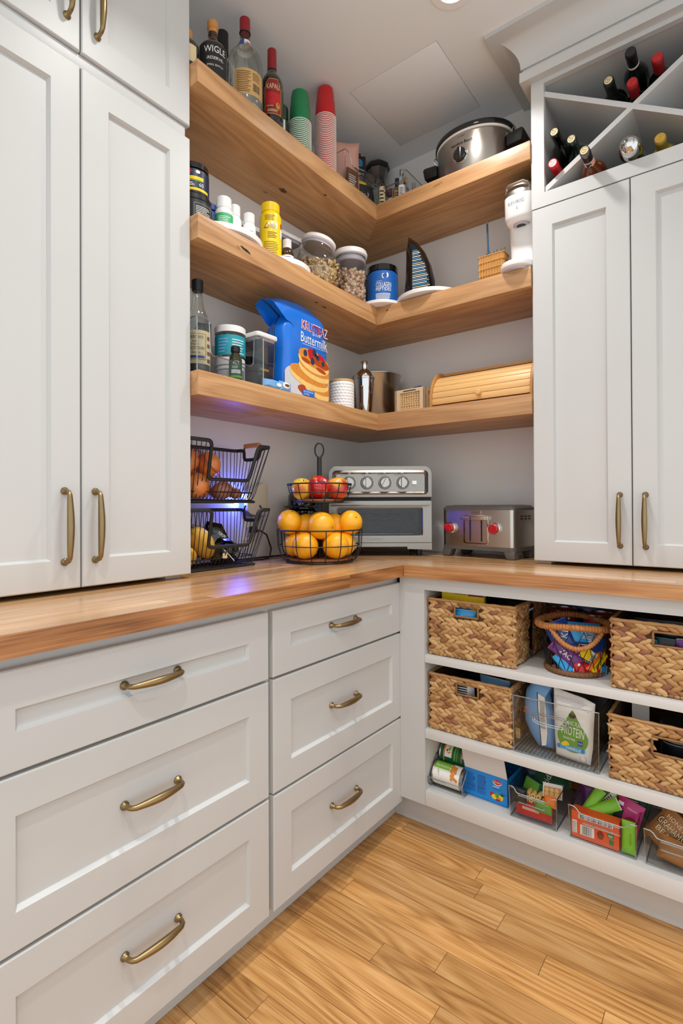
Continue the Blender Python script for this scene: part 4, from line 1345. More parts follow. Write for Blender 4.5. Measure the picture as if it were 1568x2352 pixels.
loftz(g, col); part('column', g, t, sharp=45)
g = G('white_plastic')
loftz(g, [keurig_ring(.194, -.078, .104, .090), keurig_ring(.199, -.078, .112, .100), keurig_ring(.212, -.078, .118, .107), keurig_ring(.285, -.078, .120, .108)])
part('brew_head', g, t, sharp=45)
g = G('grey_plastic'); g.lathe([(0, .187), (.026, .187), (.030, .191), (.030, .197), (0, .197)], 32, cx=.066); g.use('black'); g.lathe([(0, .1855), (.015, .1855), (.017, .1872), (0, .1872)], 28, cx=.072); part('spout', g, t)
g = G('steel'); loftz(g, [keurig_ring(.285, -.078, .1205, .1085), keurig_ring(.318, -.078, .118, .105), keurig_ring(.326, -.076, .112, .094)]); part('lid', g, t, sharp=40)
g = G('steel'); g.tube([(.104, -.044, .300), (.122, -.038, .312), (.126, -.026, .318), (.127, .026, .318), (.122, .038, .312), (.104, .044, .300)], .0045, 8); part('lid_handle', g, t)
g = G('ink_grey'); vs, fs, tw, th = text_geo('KEURIG')
k_ = .056 / tw
g.add([((.0839 + .036 * max(0, 1 - min(1, abs(a * k_ / .054) ** 2.5)) ** .4 + .0009), a * k_ - .004, .256 + b * .012 / th) for a, b in vs], fs); g.box(.1200, .1206, -.0008, .0008, .228, .240); part('lettering', g, t, fix=False)

# ================================================================ lowest shelf
LS = 1.5055
t = thing('clear_bin', 'long clear bin with a stepped front at the left end of the lowest shelf', 'bin', (0.195, -1.088, LS), 0)
g = G('smoke')
X0, X1, Y0, Y1 = -.10, .100, -.130, .130
stp = [(Y0, .158), (Y0 + .035, .158), (Y0 + .043, .150), (Y0 + .047, .065), (Y0 + .055, .055), (Y1 - .055, .055), (Y1 - .045, .065), (Y1 - .040, .150), (Y1 - .030, .158), (Y1, .158)]
vs = []; fs = []
for y, z in stp: vs += [(X1, y, .001), (X1, y, z)]
for i in range(len(stp) - 1): fs.append((2 * i, 2 * i + 2, 2 * i + 3, 2 * i + 1))
g.add(vs, fs)
g.add([(X0, Y0, .001), (X0, Y1, .001), (X0, Y1, .158), (X0, Y0, .158)], [(0, 1, 2, 3)])
for y in (Y0, Y1): g.add([(X0, y, .001), (X1, y, .001), (X1, y, .158), (X0, y, .158)], [(0, 1, 2, 3)])
part('walls', g, t, fix=False)
g = G('smoke'); g.box(X0, X1, Y0, Y1, .0004, .003); part('base', g, t)
g = G('clear_edge'); g.tube([(X1, y, z) for y, z in stp] + [(X0, Y1, .158), (X0, Y0, .158)], .0018, 6, True); g.tube([(X1, Y0, .002), (X1, Y1, .002), (X0, Y1, .002), (X0, Y0, .002)], .0018, 6, True)
for y in (Y0, Y1): g.tube([(X1, y, .002), (X1, y, .158)], .0018, 6)
part('rim', g, t)
ZB = LS + .0034
t = thing('sauce_bottle', 'tall dark sauce bottle with black cap and cream label in the stepped clear bin', 'bottle', (0.215, -1.155, ZB), R(-40), 'bottles on the lowest shelf')
r = .038
M('sauce_glass', '#6b5c48', 0.08, var=0.1, coat=0.5)
g = G('glass'); g.lathe([(0, .003), (r - .004, 0), (r, .004), (r, .150), (r * .95, .168), (r * .75, .190), (r * .52, .212), (r * .40, .240), (r * .35, .275), (0, .275)], 36); part('body', g, t, sharp=50)
g = G('sauce_glass'); g.lathe([(0, .005), (r - .005, .004), (r - .0025, .008), (r - .0025, .036), (0, .036)], 32); part('sauce', g, t)
part('cap', cap_geo('black', r * .43, .262, .296, ridged=26), t)
g = G('cream'); g.prect(-r * 1.35, r * 1.35, .034, .134, r + .0003, True)
g.use('brown'); g.prect(-r * .95, r * .72, .046, .124, r + .0005, True); g.use('cream'); g.prect(-r * .90, r * .67, .0475, .1225, r + .0007, True)
g.use('ink'); g.text('BARROWS', -r * .18, .113, .010, r + .0009, w=.052, cyl=True); g.text('Old', -r * .2, .100, .007, r + .0009, cyl=True); g.text('Original', -r * .2, .091, .007, r + .0009, cyl=True); g.text('WORCESTERSHIRE', -r * .14, .080, .009, r + .0009, w=.056, cyl=True); g.text('Sauce', -r * .1, .068, .008, r + .0009, cyl=True)
g.use('blue_deep'); g.prect(-r * .8, r * .6, .050, .058, r + .0009, True); g.use('brown'); g.plines(r * .85, r * 1.3, .04, .13, 4, r + .0006, .5, True)
part('label', g, t, fix=False)
single('spice_carton', G('black').box(-.03, .03, -.022, .022, 0, .190).use('cream').prect(-.015, .018, .02, .075, .0303).use('ink_grey').plines(-.014, .016, .085, .15, 7, .0303), 'dark narrow carton behind the sauce bottle', 'carton', (0.150, -1.085, ZB), R(-30), bevel=.002)
def lab_teal(g, r):
    g.use('teal'); g.prect(-r * 1.5, r * 1.5, .006, .070, r + .0004, True)
    g.use('blue_pale'); g.plines(-r * .9, -r * .1, .014, .064, 5, r + .0006, .5, True); g.use('paper'); g.plines(r * .1, r * 1.1, .012, .062, 6, r + .0006, .3, True)
jar('powder_jar', 'teal-labelled clear jar with white lid raised in the stepped clear bin', 'jar', 0.195, -1.010, ZB + .088, -40, 0.049, 0.102, 'clear', 'white_plastic', 0.050, 0.021, lab_teal, 'jars on the lowest shelf')
jar('powder_jar', 'small white jar with silver-grey label under the teal-labelled jar', 'jar', 0.195, -1.010, ZB, -40, 0.047, 0.0875, 'white_plastic', 'white_plastic', 0.048, 0.024, lambda g, r: (g.use('ink_grey'), g.prect(-r * 1.2, r * 1.2, .004, .05, r + .0004, True), g.use('paper'), g.plines(-r, r, .008, .046, 7, r + .0006, .6, True)), 'jars on the lowest shelf')
t = thing('essence_bottle', 'small dark bottle with black cap and green-banded label standing before the teal jar', 'bottle', (0.268, -1.052, ZB), R(-40), 'bottles on the lowest shelf')
r = .0205
M('olive_glass', '#2c2a16', 0.08, var=0.1, coat=0.5)
g = G('olive_glass'); g.lathe([(0, .001), (r - .002, 0), (r, .003), (r, .064), (r * .9, .074), (r * .55, .088), (r * .5, .096), (0, .096)], 32); part('body', g, t)
part('cap', cap_geo('black', r * .66, .090, .109, ridged=24), t)
g = G('green_dark'); g.prect(-r * 1.3, r * 1.3, .003, .060, r + .0003, True)
g.use('paper'); g.prect(-r * .7, r * .8, .021, .033, r + .0005, True); g.pell(.002, .064 - .010, .010, .006, r + .0005, cyl=True)
g.use('green_lime'); g.prect(-r * 1.3, r * 1.3, .008, .015, r + .0005, True); g.use('paper'); g.plines(-r * .6, r * .5, .038, .046, 2, r + .0005, .4, True)
part('label', g, t, fix=False)
t = airtight('airtight_container', 'clear airtight box with white lid and dark contents left of the blue pancake bag', 0.168, -0.907, LS, 0, 0.090, 0.190, 0.192, 'airtight containers', None)
g = G('black'); g.puff([(-.045, 0.0), (.04, 0.0), (.046, .06), (.04, .115), (-.04, .12), (-.048, .06)], [(1, .005), (.85, .05), (.5, .082)])
g.v = [(x, y * .82, z) for x, y, z in g.v]; g.use('gold'); g.prect(-.022, .018, .062, .070, .0825)
o = part('contents', g, t); o.location = (0, 0, .006)
g = G('blue_pale'); g.puff([(-.05, -.012), (.0, -.018), (.05, -.012), (.05, .012), (.0, .016), (-.05, .012)], [(1, .001), (.85, .006), (.5, .011)])
g.use('paper'); g.pell(.02, 0, .012, .006, .0115)
single('snack_packet', g, 'pale blue sachet lying before the airtight box on the lowest shelf', 'packet', (0.284, -0.905, LS + .019), R(0), 'packets on the lowest shelf')
g = G('blue_pale'); g.puff([(-.03, -.016), (.03, -.018), (.03, .016), (-.028, .018)], [(1, .001), (.85, .005), (.5, .009)])
g.use('paper'); g.pell(0, .004, .018, .010, .0095); g.use('brown'); g.pell(.004, .004, .012, .005, .0097)
single('snack_packet', g, 'white and blue sachet with brown picture by the foot of the pancake bag', 'packet', (0.288, -0.852, LS + .019), R(0), 'packets on the lowest shelf')

# --- pancake mix bag
t = thing('pancake_mix_bag', 'big glossy blue pancake mix bag with folded top on the lowest shelf', 'bag', (0.226, -0.715, LS), 0)
o = [(-.130, 0.0), (-.06, 0.0), (.06, 0.0), (.132, 0.0), (.136, .10), (.136, .20), (.134, .285), (.104, .318), (.038, .345), (-.040, .351), (-.128, .342), (-.188, .320), (-.150, .313), (-.124, .299), (-.097, .286), (-.127, .242), (-.120, .163), (-.128, .07)]
g = G('blue'); g.puff(o, [(1, .004), (.975, .016), (.93, .034), (.86, .044), (.5, .047)])
bag = part('body', g, t, sharp=60)
D = .0475
M('pancake', '#d88a34', 0.5, var=0.25, vscale=70); M('pancake_edge', '#f0c878', 0.5, var=0.15, vscale=60); M('syrup', '#b04516', 0.35, var=0.25, vscale=60); M('plate_print', '#c9cdd3', 0.5, var=0.05); M('berry', '#2a3350', 0.4, var=0.2, vscale=80)
g = G('plate_print')
def plate_outline(cy, cz, ry, rz, rot, n=40):
    c, s_ = math.cos(rot), math.sin(rot); out = []
    for i in range(n):
        a = 2 * PI * i / n; y, z = ry * math.cos(a), rz * math.sin(a)
        y, z = cy + y * c - z * s_, cz + y * s_ + z * c
        out.append((min(.122, max(-.120, y)), max(.006, z)))
    return out
g.ppoly(plate_outline(.06, .03, .20, .095, -.12), D)
g.use('syrup'); g.ppoly(plate_outline(.075, .018, .13, .028, -.15), D + .0002)
k = 0
for cy, cz, ry, rz in ((.062, .056, .080, .032), (.012, .088, .108, .033), (.042, .122, .092, .033), (.036, .152, .088, .036)):
    k += 1
    g.use('pancake_edge'); g.ppoly(plate_outline(cy, cz - .013, ry, rz, -.16), D + .0003 * k + .0001)
    g.use('pancake'); g.ppoly(plate_outline(cy, cz, ry * .985, rz * .84, -.16), D + .0003 * k + .0002)
D2 = D + .0018
g.use('syrup'); g.ppoly(plate_outline(.062, .150, .062, .018, -.25), D2); g.pell(-.010, .140, .026, .008, D2 - .0001, -.2); g.pell(.075, .118, .03, .007, D2 - .0001, -.2)
g.use('red'); g.ppoly([(-.002, .180), (.020, .192), (.034, .180), (.028, .156), (.010, .150)], D2 + .0002); g.ppoly([(.055, .182), (.085, .172), (.104, .156), (.07, .158)], D2 + .0002)
g.use('berry')
for y, z, q in ((-.014, .166, .012), (.036, .178, .013), (.026, .144, .013), (.056, .162, .010), (.086, .146, .010), (.046, .168, .008)): g.pell(y, z, q * .85, q, D2 + .0004)
g.use('blue'); g.prect(-.030, .036, .012, .034, D2 + .0004)
g.use('paper'); g.text('NO ARTIFICIAL', .003, .027, .006, D2 + .0006, maxw=.055); g.text('FLAVORS', -.008, .018, .005, D2 + .0006, maxw=.03)
g.text('NET WT 5 LB', .092, .010, .005, D2 + .0006, maxw=.04)
part('print', g, t, fix=False)
g = G('paper')
g.text('KRUSTEAZ', .042, .266, .035, D + .0002, w=.146, rot=-.03); g.use('red'); g.text('KRUSTEAZ', .042, .266, .029, D + .0006, w=.138, rot=-.03)
g.use('paper'); g.text('light & fluffy', .050, .2435, .009, D + .0006, maxw=.075)
g.text('Buttermilk', .038, .221, .036, D + .0006, w=.148, rot=-.02)
g.text('COMPLETE PANCAKE MIX. JUST ADD WATER', .044, .1975, .0055, D + .0006, w=.145)
part('lettering', g, t, fix=False)
g = G('steel'); g.tube([(.0, p[0], p[1]) for p in [(-.130, .002), (-.128, .07), (-.120, .163), (-.127, .242), (-.097, .286), (-.124, .299), (-.150, .313), (-.188, .320)]], .0016, 5); part('side_seam', g, t)

# --- white woven-pattern canister with wooden lid
t = thing('canister', 'white canister with basket-weave relief and pale wooden lid beside the pancake bag', 'canister', (0.232, -0.455, LS), R(-45))
r = .049
g = G('white_plastic'); g.lathe([(0, .001), (r - .003, 0), (r, .003), (r, .110), (r - .002, .113), (0, .113)], 48); part('body', g, t)
g = G('white_plastic')
for row in range(9):
    for k in range(22):
        a = 2 * PI * (k + .5 * (row % 2)) / 22
        g.xf(Matrix.Rotation(a, 4, 'Z')); g.ell((r - .0006, 0, .008 + row * .0118), .0018, .0082, .0060, 8, 5); g.xf()
part('relief', g, t, kind='stuff', sharp=70)
M('pale_wood', '#d2a76d', 0.5, var=0.08, vscale=20, stretch=(2, 30, 1))
part('lid', cap_geo('pale_wood', r + .0005, .1132, .122, bev=.002), t)

# --- cocktail shaker
t = thing('cocktail_shaker', 'tall polished steel cocktail shaker with clear-capped strainer top in the corner', 'shaker', (0.197, -0.245, LS), R(-50))
g = G('chrome'); g.lathe([(0, .001), (.030, 0), (.032, .004), (.0445, .165), (.0455, .170), (0, .170)], 40); part('body', g, t)
M('steel_soft', '#c9c7c4', 0.12, metal=1.0)
g = G('steel_soft'); g.lathe([(.0455, .1705), (.047, .174), (.0455, .186), (.036, .201), (.022, .212), (.017, .217), (.017, .222), (0, .222)], 40); part('strainer_top', g, t)
g = G('chrome'); g.lathe([(.0165, .218), (.0185, .222), (.0185, .246), (.016, .252), (0, .254)], 28); part('cap', g, t)
# --- steel bucket behind
t = thing('ice_bucket', 'wide steel bucket with wire bail behind the cocktail shaker', 'bucket', (0.190, -0.135, LS), R(-50))
g = G('steel'); g.lathe([(0, .002), (.085, 0), (.090, .006), (.108, .200), (.112, .203), (.112, .206), (.107, .205), (.088, .010), (0, .008)], 56); part('body', g, t, sharp=50)
g = G('black_wire'); g.tube([(.0 + .118 * math.cos(a), .118 * math.sin(a), .188 - .045 * abs(math.sin(a))) for a in [PI / 2 + PI * i / 16 for i in range(17)]], .0022, 6); part('bail', g, t)

# --- cane-panelled box
t = thing('cane_box', 'small pale wooden box with woven cane panels on the lowest shelf', 'box', (0.4270, -0.165, LS), R(-93))
M('light_wood', '#dcc09a', 0.55, var=0.08, vscale=14, stretch=(1, 1, 12)); M('cane', '#d8b481', 0.6, var=0.1)
w, d, h = .150, .150, .102
g = G('light_wood')
for (ax0, ax1, ay0, ay1) in ((d / 2 - .010, d / 2, -w / 2, w / 2), (-d / 2, -d / 2 + .010, -w / 2, w / 2), (-d / 2 + .010, d / 2 - .010, -w / 2, -w / 2 + .010), (-d / 2 + .010, d / 2 - .010, w / 2 - .010, w / 2)):
    pass
def framed(g, P, W_, x_in=.0):
    # rails and stiles of one side; P maps (u, z, depth 0..1)
    for u0, u1, z0, z1 in ((-W_ / 2, W_ / 2, 0, .018), (-W_ / 2, W_ / 2, .088, h), (-W_ / 2, -W_ / 2 + .026, .018, .088), (W_ / 2 - .026, W_ / 2, .018, .088)):
        a = P(u0, z0, 0); b = P(u1, z1, .010)
        g.box(min(a[0], b[0]), max(a[0], b[0]), min(a[1], b[1]), max(a[1], b[1]), z0, z1)
sides = [lambda u, z, q: (d / 2 - q, u, z), lambda u, z, q: (-d / 2 + q, u, z), lambda u, z, q: (u, w / 2 - q, z), lambda u, z, q: (u, -w / 2 + q, z)]
for P in sides:
    g = G('light_wood'); framed(g, P, w); part('side_frame', g, t)
g = G('light_wood'); g.box(-d / 2 + .004, d / 2 - .004, -w / 2 + .004, w / 2 - .004, .001, .006); part('base', g, t)
g = G('cane')
for P in sides:
    n = 9
    for k in range(n):
        u = -.046 + .092 * k / (n - 1)
        g.tube([P(u, .018, .005), P(u, .088, .005)], .0022, 4)
    for k in range(7):
        z = .024 + .058 * k / 6
        g.tube([P(-.049, z, .0055), P(.049, z, .0055)], .0022, 4)
    for k in range(-6, 9):
        a = -.049 + .0123 * k
        for sg in (1, -1):
            p0 = [a, .018]; p1 = [a + .070, .088]
            if p0[0] < -.049: p0[1] += (-.049 - p0[0]); p0[0] = -.049
            if p1[0] > .049: p1[1] -= (p1[0] - .049); p1[0] = .049
            if p1[1] <= p0[1]: continue
            g.tube([P(sg * p0[0], p0[1], .005), P(sg * p1[0], p1[1], .005)], .0013, 4)
part('cane_panel', g, t, kind='stuff')
g = G('ink'); g.box(d / 2 - .0003, d / 2 + .0004, -.032, .030, .0925, .0965); part('finger_slot', g, t)
t = thing('bottle_cap_jar', 'navy cylinder end sticking up out of the cane box', 'jar', (0.437, -0.150, LS + .0065), R(-40))
g = G('blue_navy'); g.xf(Matrix.Rotation(R(12), 4, 'X')); g.cyl(.020, .004, .118, 28, bev=.002); g.use('blue_deep'); g.cyl(.0205, .108, .119, 28, bev=.002); g.xf(); part('body', g, t)

# --- roll-top bread box
t = thing('bread_box', 'bamboo roll-top bread box with wooden knob on the lowest shelf', 'bread box', (0.7385, -0.155, LS), R(-90))
M('bamboo', '#dfb070', 0.42, var=0.10, vscale=10, stretch=(14, 1.2, 14)); M('bamboo_dark', '#bb8448', 0.45, var=0.1, vscale=12, stretch=(8, 1, 8))
W2, Dp, Hh = .203, .125, .158
def arc(q=0.0):                                                       # side outline: flat back, quarter-round front
    p = [(-Dp, 0.0), (Dp - q, 0.0)]
    p += [(Dp - q, .035)]
    for i in range(1, 13):
        a = PI / 2 * i / 12
        p.append((Dp - q - (.105 - q) * (1 - math.cos(a)), .035 + (Hh - .035 - q) * math.sin(a)))
    p += [(-Dp, Hh - q)]
    return p
for s in (-1, 1):
    g = G('bamboo_dark'); a = s * W2; b = s * (W2 - .010)
    g.prism(arc(), min(a, b), max(a, b), 'y'); part('side_panel', g, t, bevel=.002)
g = G('bamboo_dark'); g.box(-Dp, Dp - .012, -W2 + .011, W2 - .011, .0006, .010); g.box(-Dp, -Dp + .010, -W2 + .011, W2 - .011, .010, Hh - .010); part('floor_and_back', g, t)
g = G('bamboo_dark'); g.box(-Dp + .0, .022, -W2 + .0105, W2 - .0105, Hh - .014, Hh - .002); part('top_board', g, t, bevel=.002)
g = G('ink'); g.box(.000, .024, -W2 + .012, W2 - .012, Hh - .022, Hh - .0145); part('slot', g, t)
pts = [(Dp - .008, .012), (Dp - .008, .035)] + [(Dp - .008 - .097 * (1 - math.cos(PI / 2 * i / 24)), .035 + (Hh - .055) * math.sin(PI / 2 * i / 24)) for i in range(1, 25)]
ln = [0]
for a, b in zip(pts, pts[1:]): ln.append(ln[-1] + math.hypot(b[0] - a[0], b[1] - a[1]))
def at_len(s_):
    for i in range(len(pts) - 1):
        if ln[i + 1] >= s_ or i == len(pts) - 2:
            q = (s_ - ln[i]) / max(1e-9, ln[i + 1] - ln[i]); return (pts[i][0] + (pts[i + 1][0] - pts[i][0]) * q, pts[i][1] + (pts[i + 1][1] - pts[i][1]) * q)
ns_ = 7; tot = ln[-1]
for k in range(ns_):
    a = at_len(tot * k / ns_ + .0008); b = at_len(tot * (k + 1) / ns_ - .0008)
    m = ((a[0] + b[0]) / 2, (a[1] + b[1]) / 2)
    dx, dz = b[0] - a[0], b[1] - a[1]; l = math.hypot(dx, dz); nx, nz = dz / l, -dx / l
    g = G('bamboo'); g.prism([(a[0] - nx * .006, a[1] - nz * .006), (a[0] + nx * .001, a[1] + nz * .001), (m[0] + nx * .0026, m[1] + nz * .0026), (b[0] + nx * .001, b[1] + nz * .001), (b[0] - nx * .006, b[1] - nz * .006)], -W2 + .0105, W2 - .0105, 'y')
    part('slat', g, t, bevel=.0008)
g = G('bamboo'); g.xf(Matrix.Translation((Dp - .006, .005, .036)) @ Matrix.Rotation(R(90), 4, 'Y')); g.lathe([(0, 0), (.007, 0), (.0065, .006), (.010, .011), (.0115, .017), (.009, .023), (0, .025)], 20); g.xf(); part('knob', g, t)
# ================================================================ on the worktop
WT = 0.9142
# --- stacked black wire baskets with onions and potatoes
def wire_basket(label, z, group, grips=True):
    """U-notched front, dipped end with wooden grip; local origin at the basket's floor centre; x towards the room, y along the wall"""
    t = thing('wire_basket', label, 'basket', (0.140, -1.045, z), 0, group)
    X0, X1, Y0, Y1 = -.090, .090, -.185, .185                        # rim rectangle
    bx0, bx1, by0, by1 = -.060, .035, -.150, .150                     # floor rectangle
    zr, zf = .192, .012
    r = .0042
    # flat steel rim with notch in the front and dips in the ends
    def rnd_path(pts, q=.018, n=5):
        out = []
        m = len(pts)
        for i in range(m):
            p0, p1, p2 = Vector(pts[i - 1]), Vector(pts[i]), Vector(pts[(i + 1) % m])
            a = (p0 - p1); b = (p2 - p1)
            la = min(q, a.length * .45); lb = min(q, b.length * .45)
            a = p1 + a.normalized() * la; b = p1 + b.normalized() * lb
            for k in range(n + 1):
                u = k / n; out.append(a * (1 - u) ** 2 + p1 * 2 * u * (1 - u) + b * u ** 2)
        return out
    nz = .075; nl, nr = -.068, .128                                    # notch
    xm = X1 - (X1 - bx1) * (zr - nz) / (zr - zf) * .75
    dip = .155
    P = [(X1, Y0, zr), (X1, nl, zr), (xm, nl + .004, nz), (xm, nr - .022, nz), (X1, nr, zr), (X1, Y1, zr),
         (.040, Y1, zr), (.036, Y1 - .006, dip), (-.040, Y1 - .006, dip), (-.044, Y1, zr), (X0, Y1, zr), (X0, Y0, zr),
         (-.044, Y0, zr), (-.040, Y0 + .006, dip), (.036, Y0 + .006, dip), (.040, Y0, zr)]
    g = G('black_wire'); g.tube(rnd_path(P), r, 6, True, flat=1.6); part('rim', g, t, sharp=70)
    for s_ in (1, -1):
        y = s_ * Y1 if s_ > 0 else Y0
        g = G('black_wire'); g.tube([(.042, y, zr - .004), (.040, y, zr + .008), (.034, y, zr + .014)], .0034, 6); g.tube([(-.046, y, zr - .004), (-.044, y, zr + .008), (-.038, y, zr + .014)], .0034, 6)
        part('grip_bracket', g, t)
        if not grips: continue
        g = G('cork'); g.tube([(.036, y, zr + .014), (-.040, y, zr + .014)], .0085, 14); part('wooden_grip', g, t)
    # wires
    g = G('black_wire')
    def rimz_front(y):
        return (xm, nz) if nl + .004 < y < nr - .02 else (X1, zr)
    ny = 21
    for i in range(ny):
        u = i / (ny - 1); yb = by0 + (by1 - by0) * u; yt = Y0 + .006 + (Y1 - Y0 - .012) * u
        xt, zt = rimz_front(yt)
        yt2 = yt
        if zt < zr: yt2 = yb + (yt - yb) * (zt - zf) / (zr - zf)
        g.tube([(xt, yt2, zt), (bx1 + .010, yb + (yt - yb) * .12, zf + .022), (bx1 + .002, yb, zf + .006), (bx1 - .008, yb, zf), (bx0 + .008, yb, zf), (bx0 - .002, yb, zf + .006), (bx0 - .008, yb + (yt - yb) * .12, zf + .022), (X0, yt, zr)], .00135, 5)
    nx = 9
    for i in range(nx):
        u = i / (nx - 1); xb = bx0 + (bx1 - bx0) * u; xt = X0 + .008 + (X1 - X0 - .016) * u
        zt = dip if -.040 < xt < .036 else zr
        for s_, yy, yb in ((1, Y1, by1), (-1, Y0, by0)):
            f = (zt - zf) / (zr - zf)
            g.tube([(xb + (xt - xb) * f, yb + (yy - yb) * f, zt), (xb, yb + s_ * .005, zf + .022), (xb, yb - s_ * .004, zf + .003)], .00135, 5)
    for zz in (zf + .024,):
        f = .14
        lo = [(bx1 + (X1 - bx1) * f, by0 + (Y0 - by0) * f, zz), (bx1 + (X1 - bx1) * f, by1 + (Y1 - by1) * f, zz), (bx0 + (X0 - bx0) * f, by1 + (Y1 - by1) * f, zz), (bx0 + (X0 - bx0) * f, by0 + (Y0 - by0) * f, zz)]
        g.tube(rnd_path(lo, .03), .0018, 5, True)
    for x in (bx0, bx0 * .5 + bx1 * .5, bx1): g.tube([(x, by0, zf - .002), (x, by1, zf - .002)], .0015, 5)
    part('wires', g, t, kind='stuff', sharp=70)
    g = G('black_wire')
    for x in (bx0 - .006, bx1 + .004):
        g.tube([(x, by0 - .004, .0045), (x, by1 + .004, .0045)], .0042, 8)
    for y in (by0 + .02, by1 - .02): g.tube([(bx0 - .006, y, .0045), (bx1 + .004, y, .0045)], .0030, 6)
    part('base_rails', g, t)
    return t
wire_basket('lower black wire basket of the stacked pair holding netted potatoes', WT, 'stacked wire baskets', False)
wire_basket('upper black wire basket of the stacked pair holding red-netted onions', WT + .2145, 'stacked wire baskets')

M('onion', '#d9803e', 0.3, var=0.35, vscale=14, stretch=(6, 6, 1), coat=0.3)
M('shallot', '#a9705c', 0.35, var=0.25, vscale=18, stretch=(6, 6, 1), coat=0.2)
M('onion_tip', '#c9a070', 0.7, var=0.2)
M('potato', '#d9a93e', 0.45, var=0.15, vscale=30, coat=0.1)
M('net_red', '#a5211c', 0.5, var=0.1)
M('net_black', '#1a1712', 0.6)
def onion(label, x, y, z, r, tilt, mat='onion', group='onions in the upper basket', rzz=0.0, sc_=1.0):
    t = thing('onion', label, 'onion', (x, y, z), 0, group)
    t.rotation_euler = (tilt[0], tilt[1], rzz)
    g = G(mat)
    pr = [(0, -.93), (.12, -.94), (.45, -.86), (.78, -.60), (.97, -.18), (1.0, .05), (.92, .42), (.68, .74), (.36, .93), (.17, 1.06), (.10, 1.2)]
    g.lathe([(a * r, b * r * .92 * sc_) for a, b in pr] + [(0, r * 1.12 * sc_)], 24)
    part('bulb', g, t, sharp=80)
    g = G('onion_tip'); g.tube([(0, 0, r * 1.03 * sc_), (r * .06, 0, r * 1.2 * sc_), (r * .14, r * .05, r * 1.36 * sc_)], [r * .11, r * .09, r * .03], 7); part('tip', g, t)
    return t
zu = WT + .2145 + .0135
onion('large brown onion in the front of the upper basket beside the tall cabinet', 0.155, -1.120, zu + .042, .043, (R(60), R(20), 0))
onion('brown onion lying second from the left in the bottom of the upper basket', 0.098, -1.065, zu + .042, .042, (R(-50), R(30), 0))
onion('brown onion resting on top of the onions, dry skin tip to the left', 0.130, -1.050, zu + .112, .044, (R(85), R(10), 0))
onion('brown onion on top of the upper basket heap next to the tall cabinet', 0.140, -1.142, zu + .115, .042, (R(40), R(-30), 0))
onion('brown onion at the back of the upper basket behind the others', 0.070, -1.135, zu + .098, .041, (R(20), R(50), 0))
onion('pinkish shallot lying on its side in the right of the upper basket', 0.148, -1.005, zu + .030, .030, (R(-80), R(0), 0), 'shallot', sc_=1.35)
onion('pinkish shallot behind the other shallot in the upper basket', 0.095, -0.980, zu + .027, .026, (R(-75), R(20), 0), 'shallot', sc_=1.3)
onion('small papery shallot at the right end of the upper basket', 0.140, -0.942, zu + .020, .0185, (R(-85), R(0), 0), 'shallot', sc_=1.3)
# red net draped over the onions
g = G('net_red')
rnd = random.Random(2)
def heap(x, y):
    return .012 + max(0.0, .150 * math.exp(-((y + 1.095) / .085) ** 2) * math.exp(-((x - .115) / .085) ** 2))
for k in range(26):
    y0 = -1.190 + .008 * k
    g.tube([(0.060 + .011 * i, y0 + .05 * (i / 12), zu + heap(0.060 + .011 * i, y0 + .05 * i / 12) + .004) for i in range(12)], .0006, 3)
    g.tube([(0.060 + .011 * i, y0 - .05 * (i / 12) + .05, zu + heap(0.060 + .011 * i, y0 - .05 * i / 12 + .05) + .004) for i in range(12)], .0006, 3)
single('onion_net', g, 'red plastic net loosely draped over the onions in the upper basket', 'net', (0, 0, 0), kind='stuff', fix=False)

def potato(label, x, y, z, a, b, c, rot, seed):
    r = random.Random(seed)
    g = G('potato'); g.ell((0, 0, 0), a, b, c, 20, 12)
    ph = [r.uniform(0, 6) for _ in range(6)]
    g.v = [(x_ * (1 + .05 * math.sin(40 * y_ + ph[0]) + .04 * math.sin(55 * z_ + ph[1])), y_ * (1 + .04 * math.sin(50 * z_ + ph[2])), z_ * (1 + .05 * math.sin(45 * x_ + ph[3]))) for x_, y_, z_ in g.v]
    return single('potato', g, label, 'potato', (x, y, z), group='potatoes in the lower basket', sharp=80, rot=rot)
zl = WT + .0135
potato('yellow potato in the bottom front of the lower basket by the tall cabinet', 0.150, -1.165, zl + .034, .036, .050, .034, (0, 0, .1), 1)
potato('yellow potato above the bottom one beside the tall cabinet', 0.128, -1.172, zl + .096, .038, .050, .034, (.3, 0, .2), 2)
potato('long yellow potato tilted in the middle of the lower basket', 0.140, -1.083, zl + .075, .036, .062, .038, (R(-52), 0, .1), 3)
potato('yellow potato at the back of the lower basket', 0.085, -1.110, zl + .034, .034, .045, .033, (0, 0, .6), 4)
# dark onion-bag and netting in the lower basket
g = G('black_gloss'); g.puff([(-.05, 0), (.06, 0), (.055, .05), (.02, .12), (-.03, .13), (-.05, .06)], [(1, .002), (.85, .016), (.5, .026)])
g.use('cream'); g.prect(-.03, -.012, .08, .115, .0165); g.use('brown'); g.text('ONION', -.0205, .098, .02, .0167, w=.006, rot=0)
g.use('paper'); g.text('YUKON', .012, .085, .010, .0262, maxw=.03, rot=-.6); g.prect(.010, .030, .010, .016, .0262)
single('produce_bag', g, 'crumpled black printed produce bag in the lower wire basket', 'bag', (0.125, -1.015, zl + .012), R(-20), fix=False)
rnd = random.Random(8)
g = G('black_gloss'); g.puff([(-.045, 0), (.05, .004), (.058, .03), (.04, .062), (.02, .082), (-.015, .085), (-.04, .05)], [(1, .002), (.92, .012), (.7, .026), (.45, .022), (.2, .030)])
g.v = [(x + rnd.uniform(-.004, .004), y + rnd.uniform(-.003, .003), z + rnd.uniform(-.003, .003)) for x, y, z in g.v]
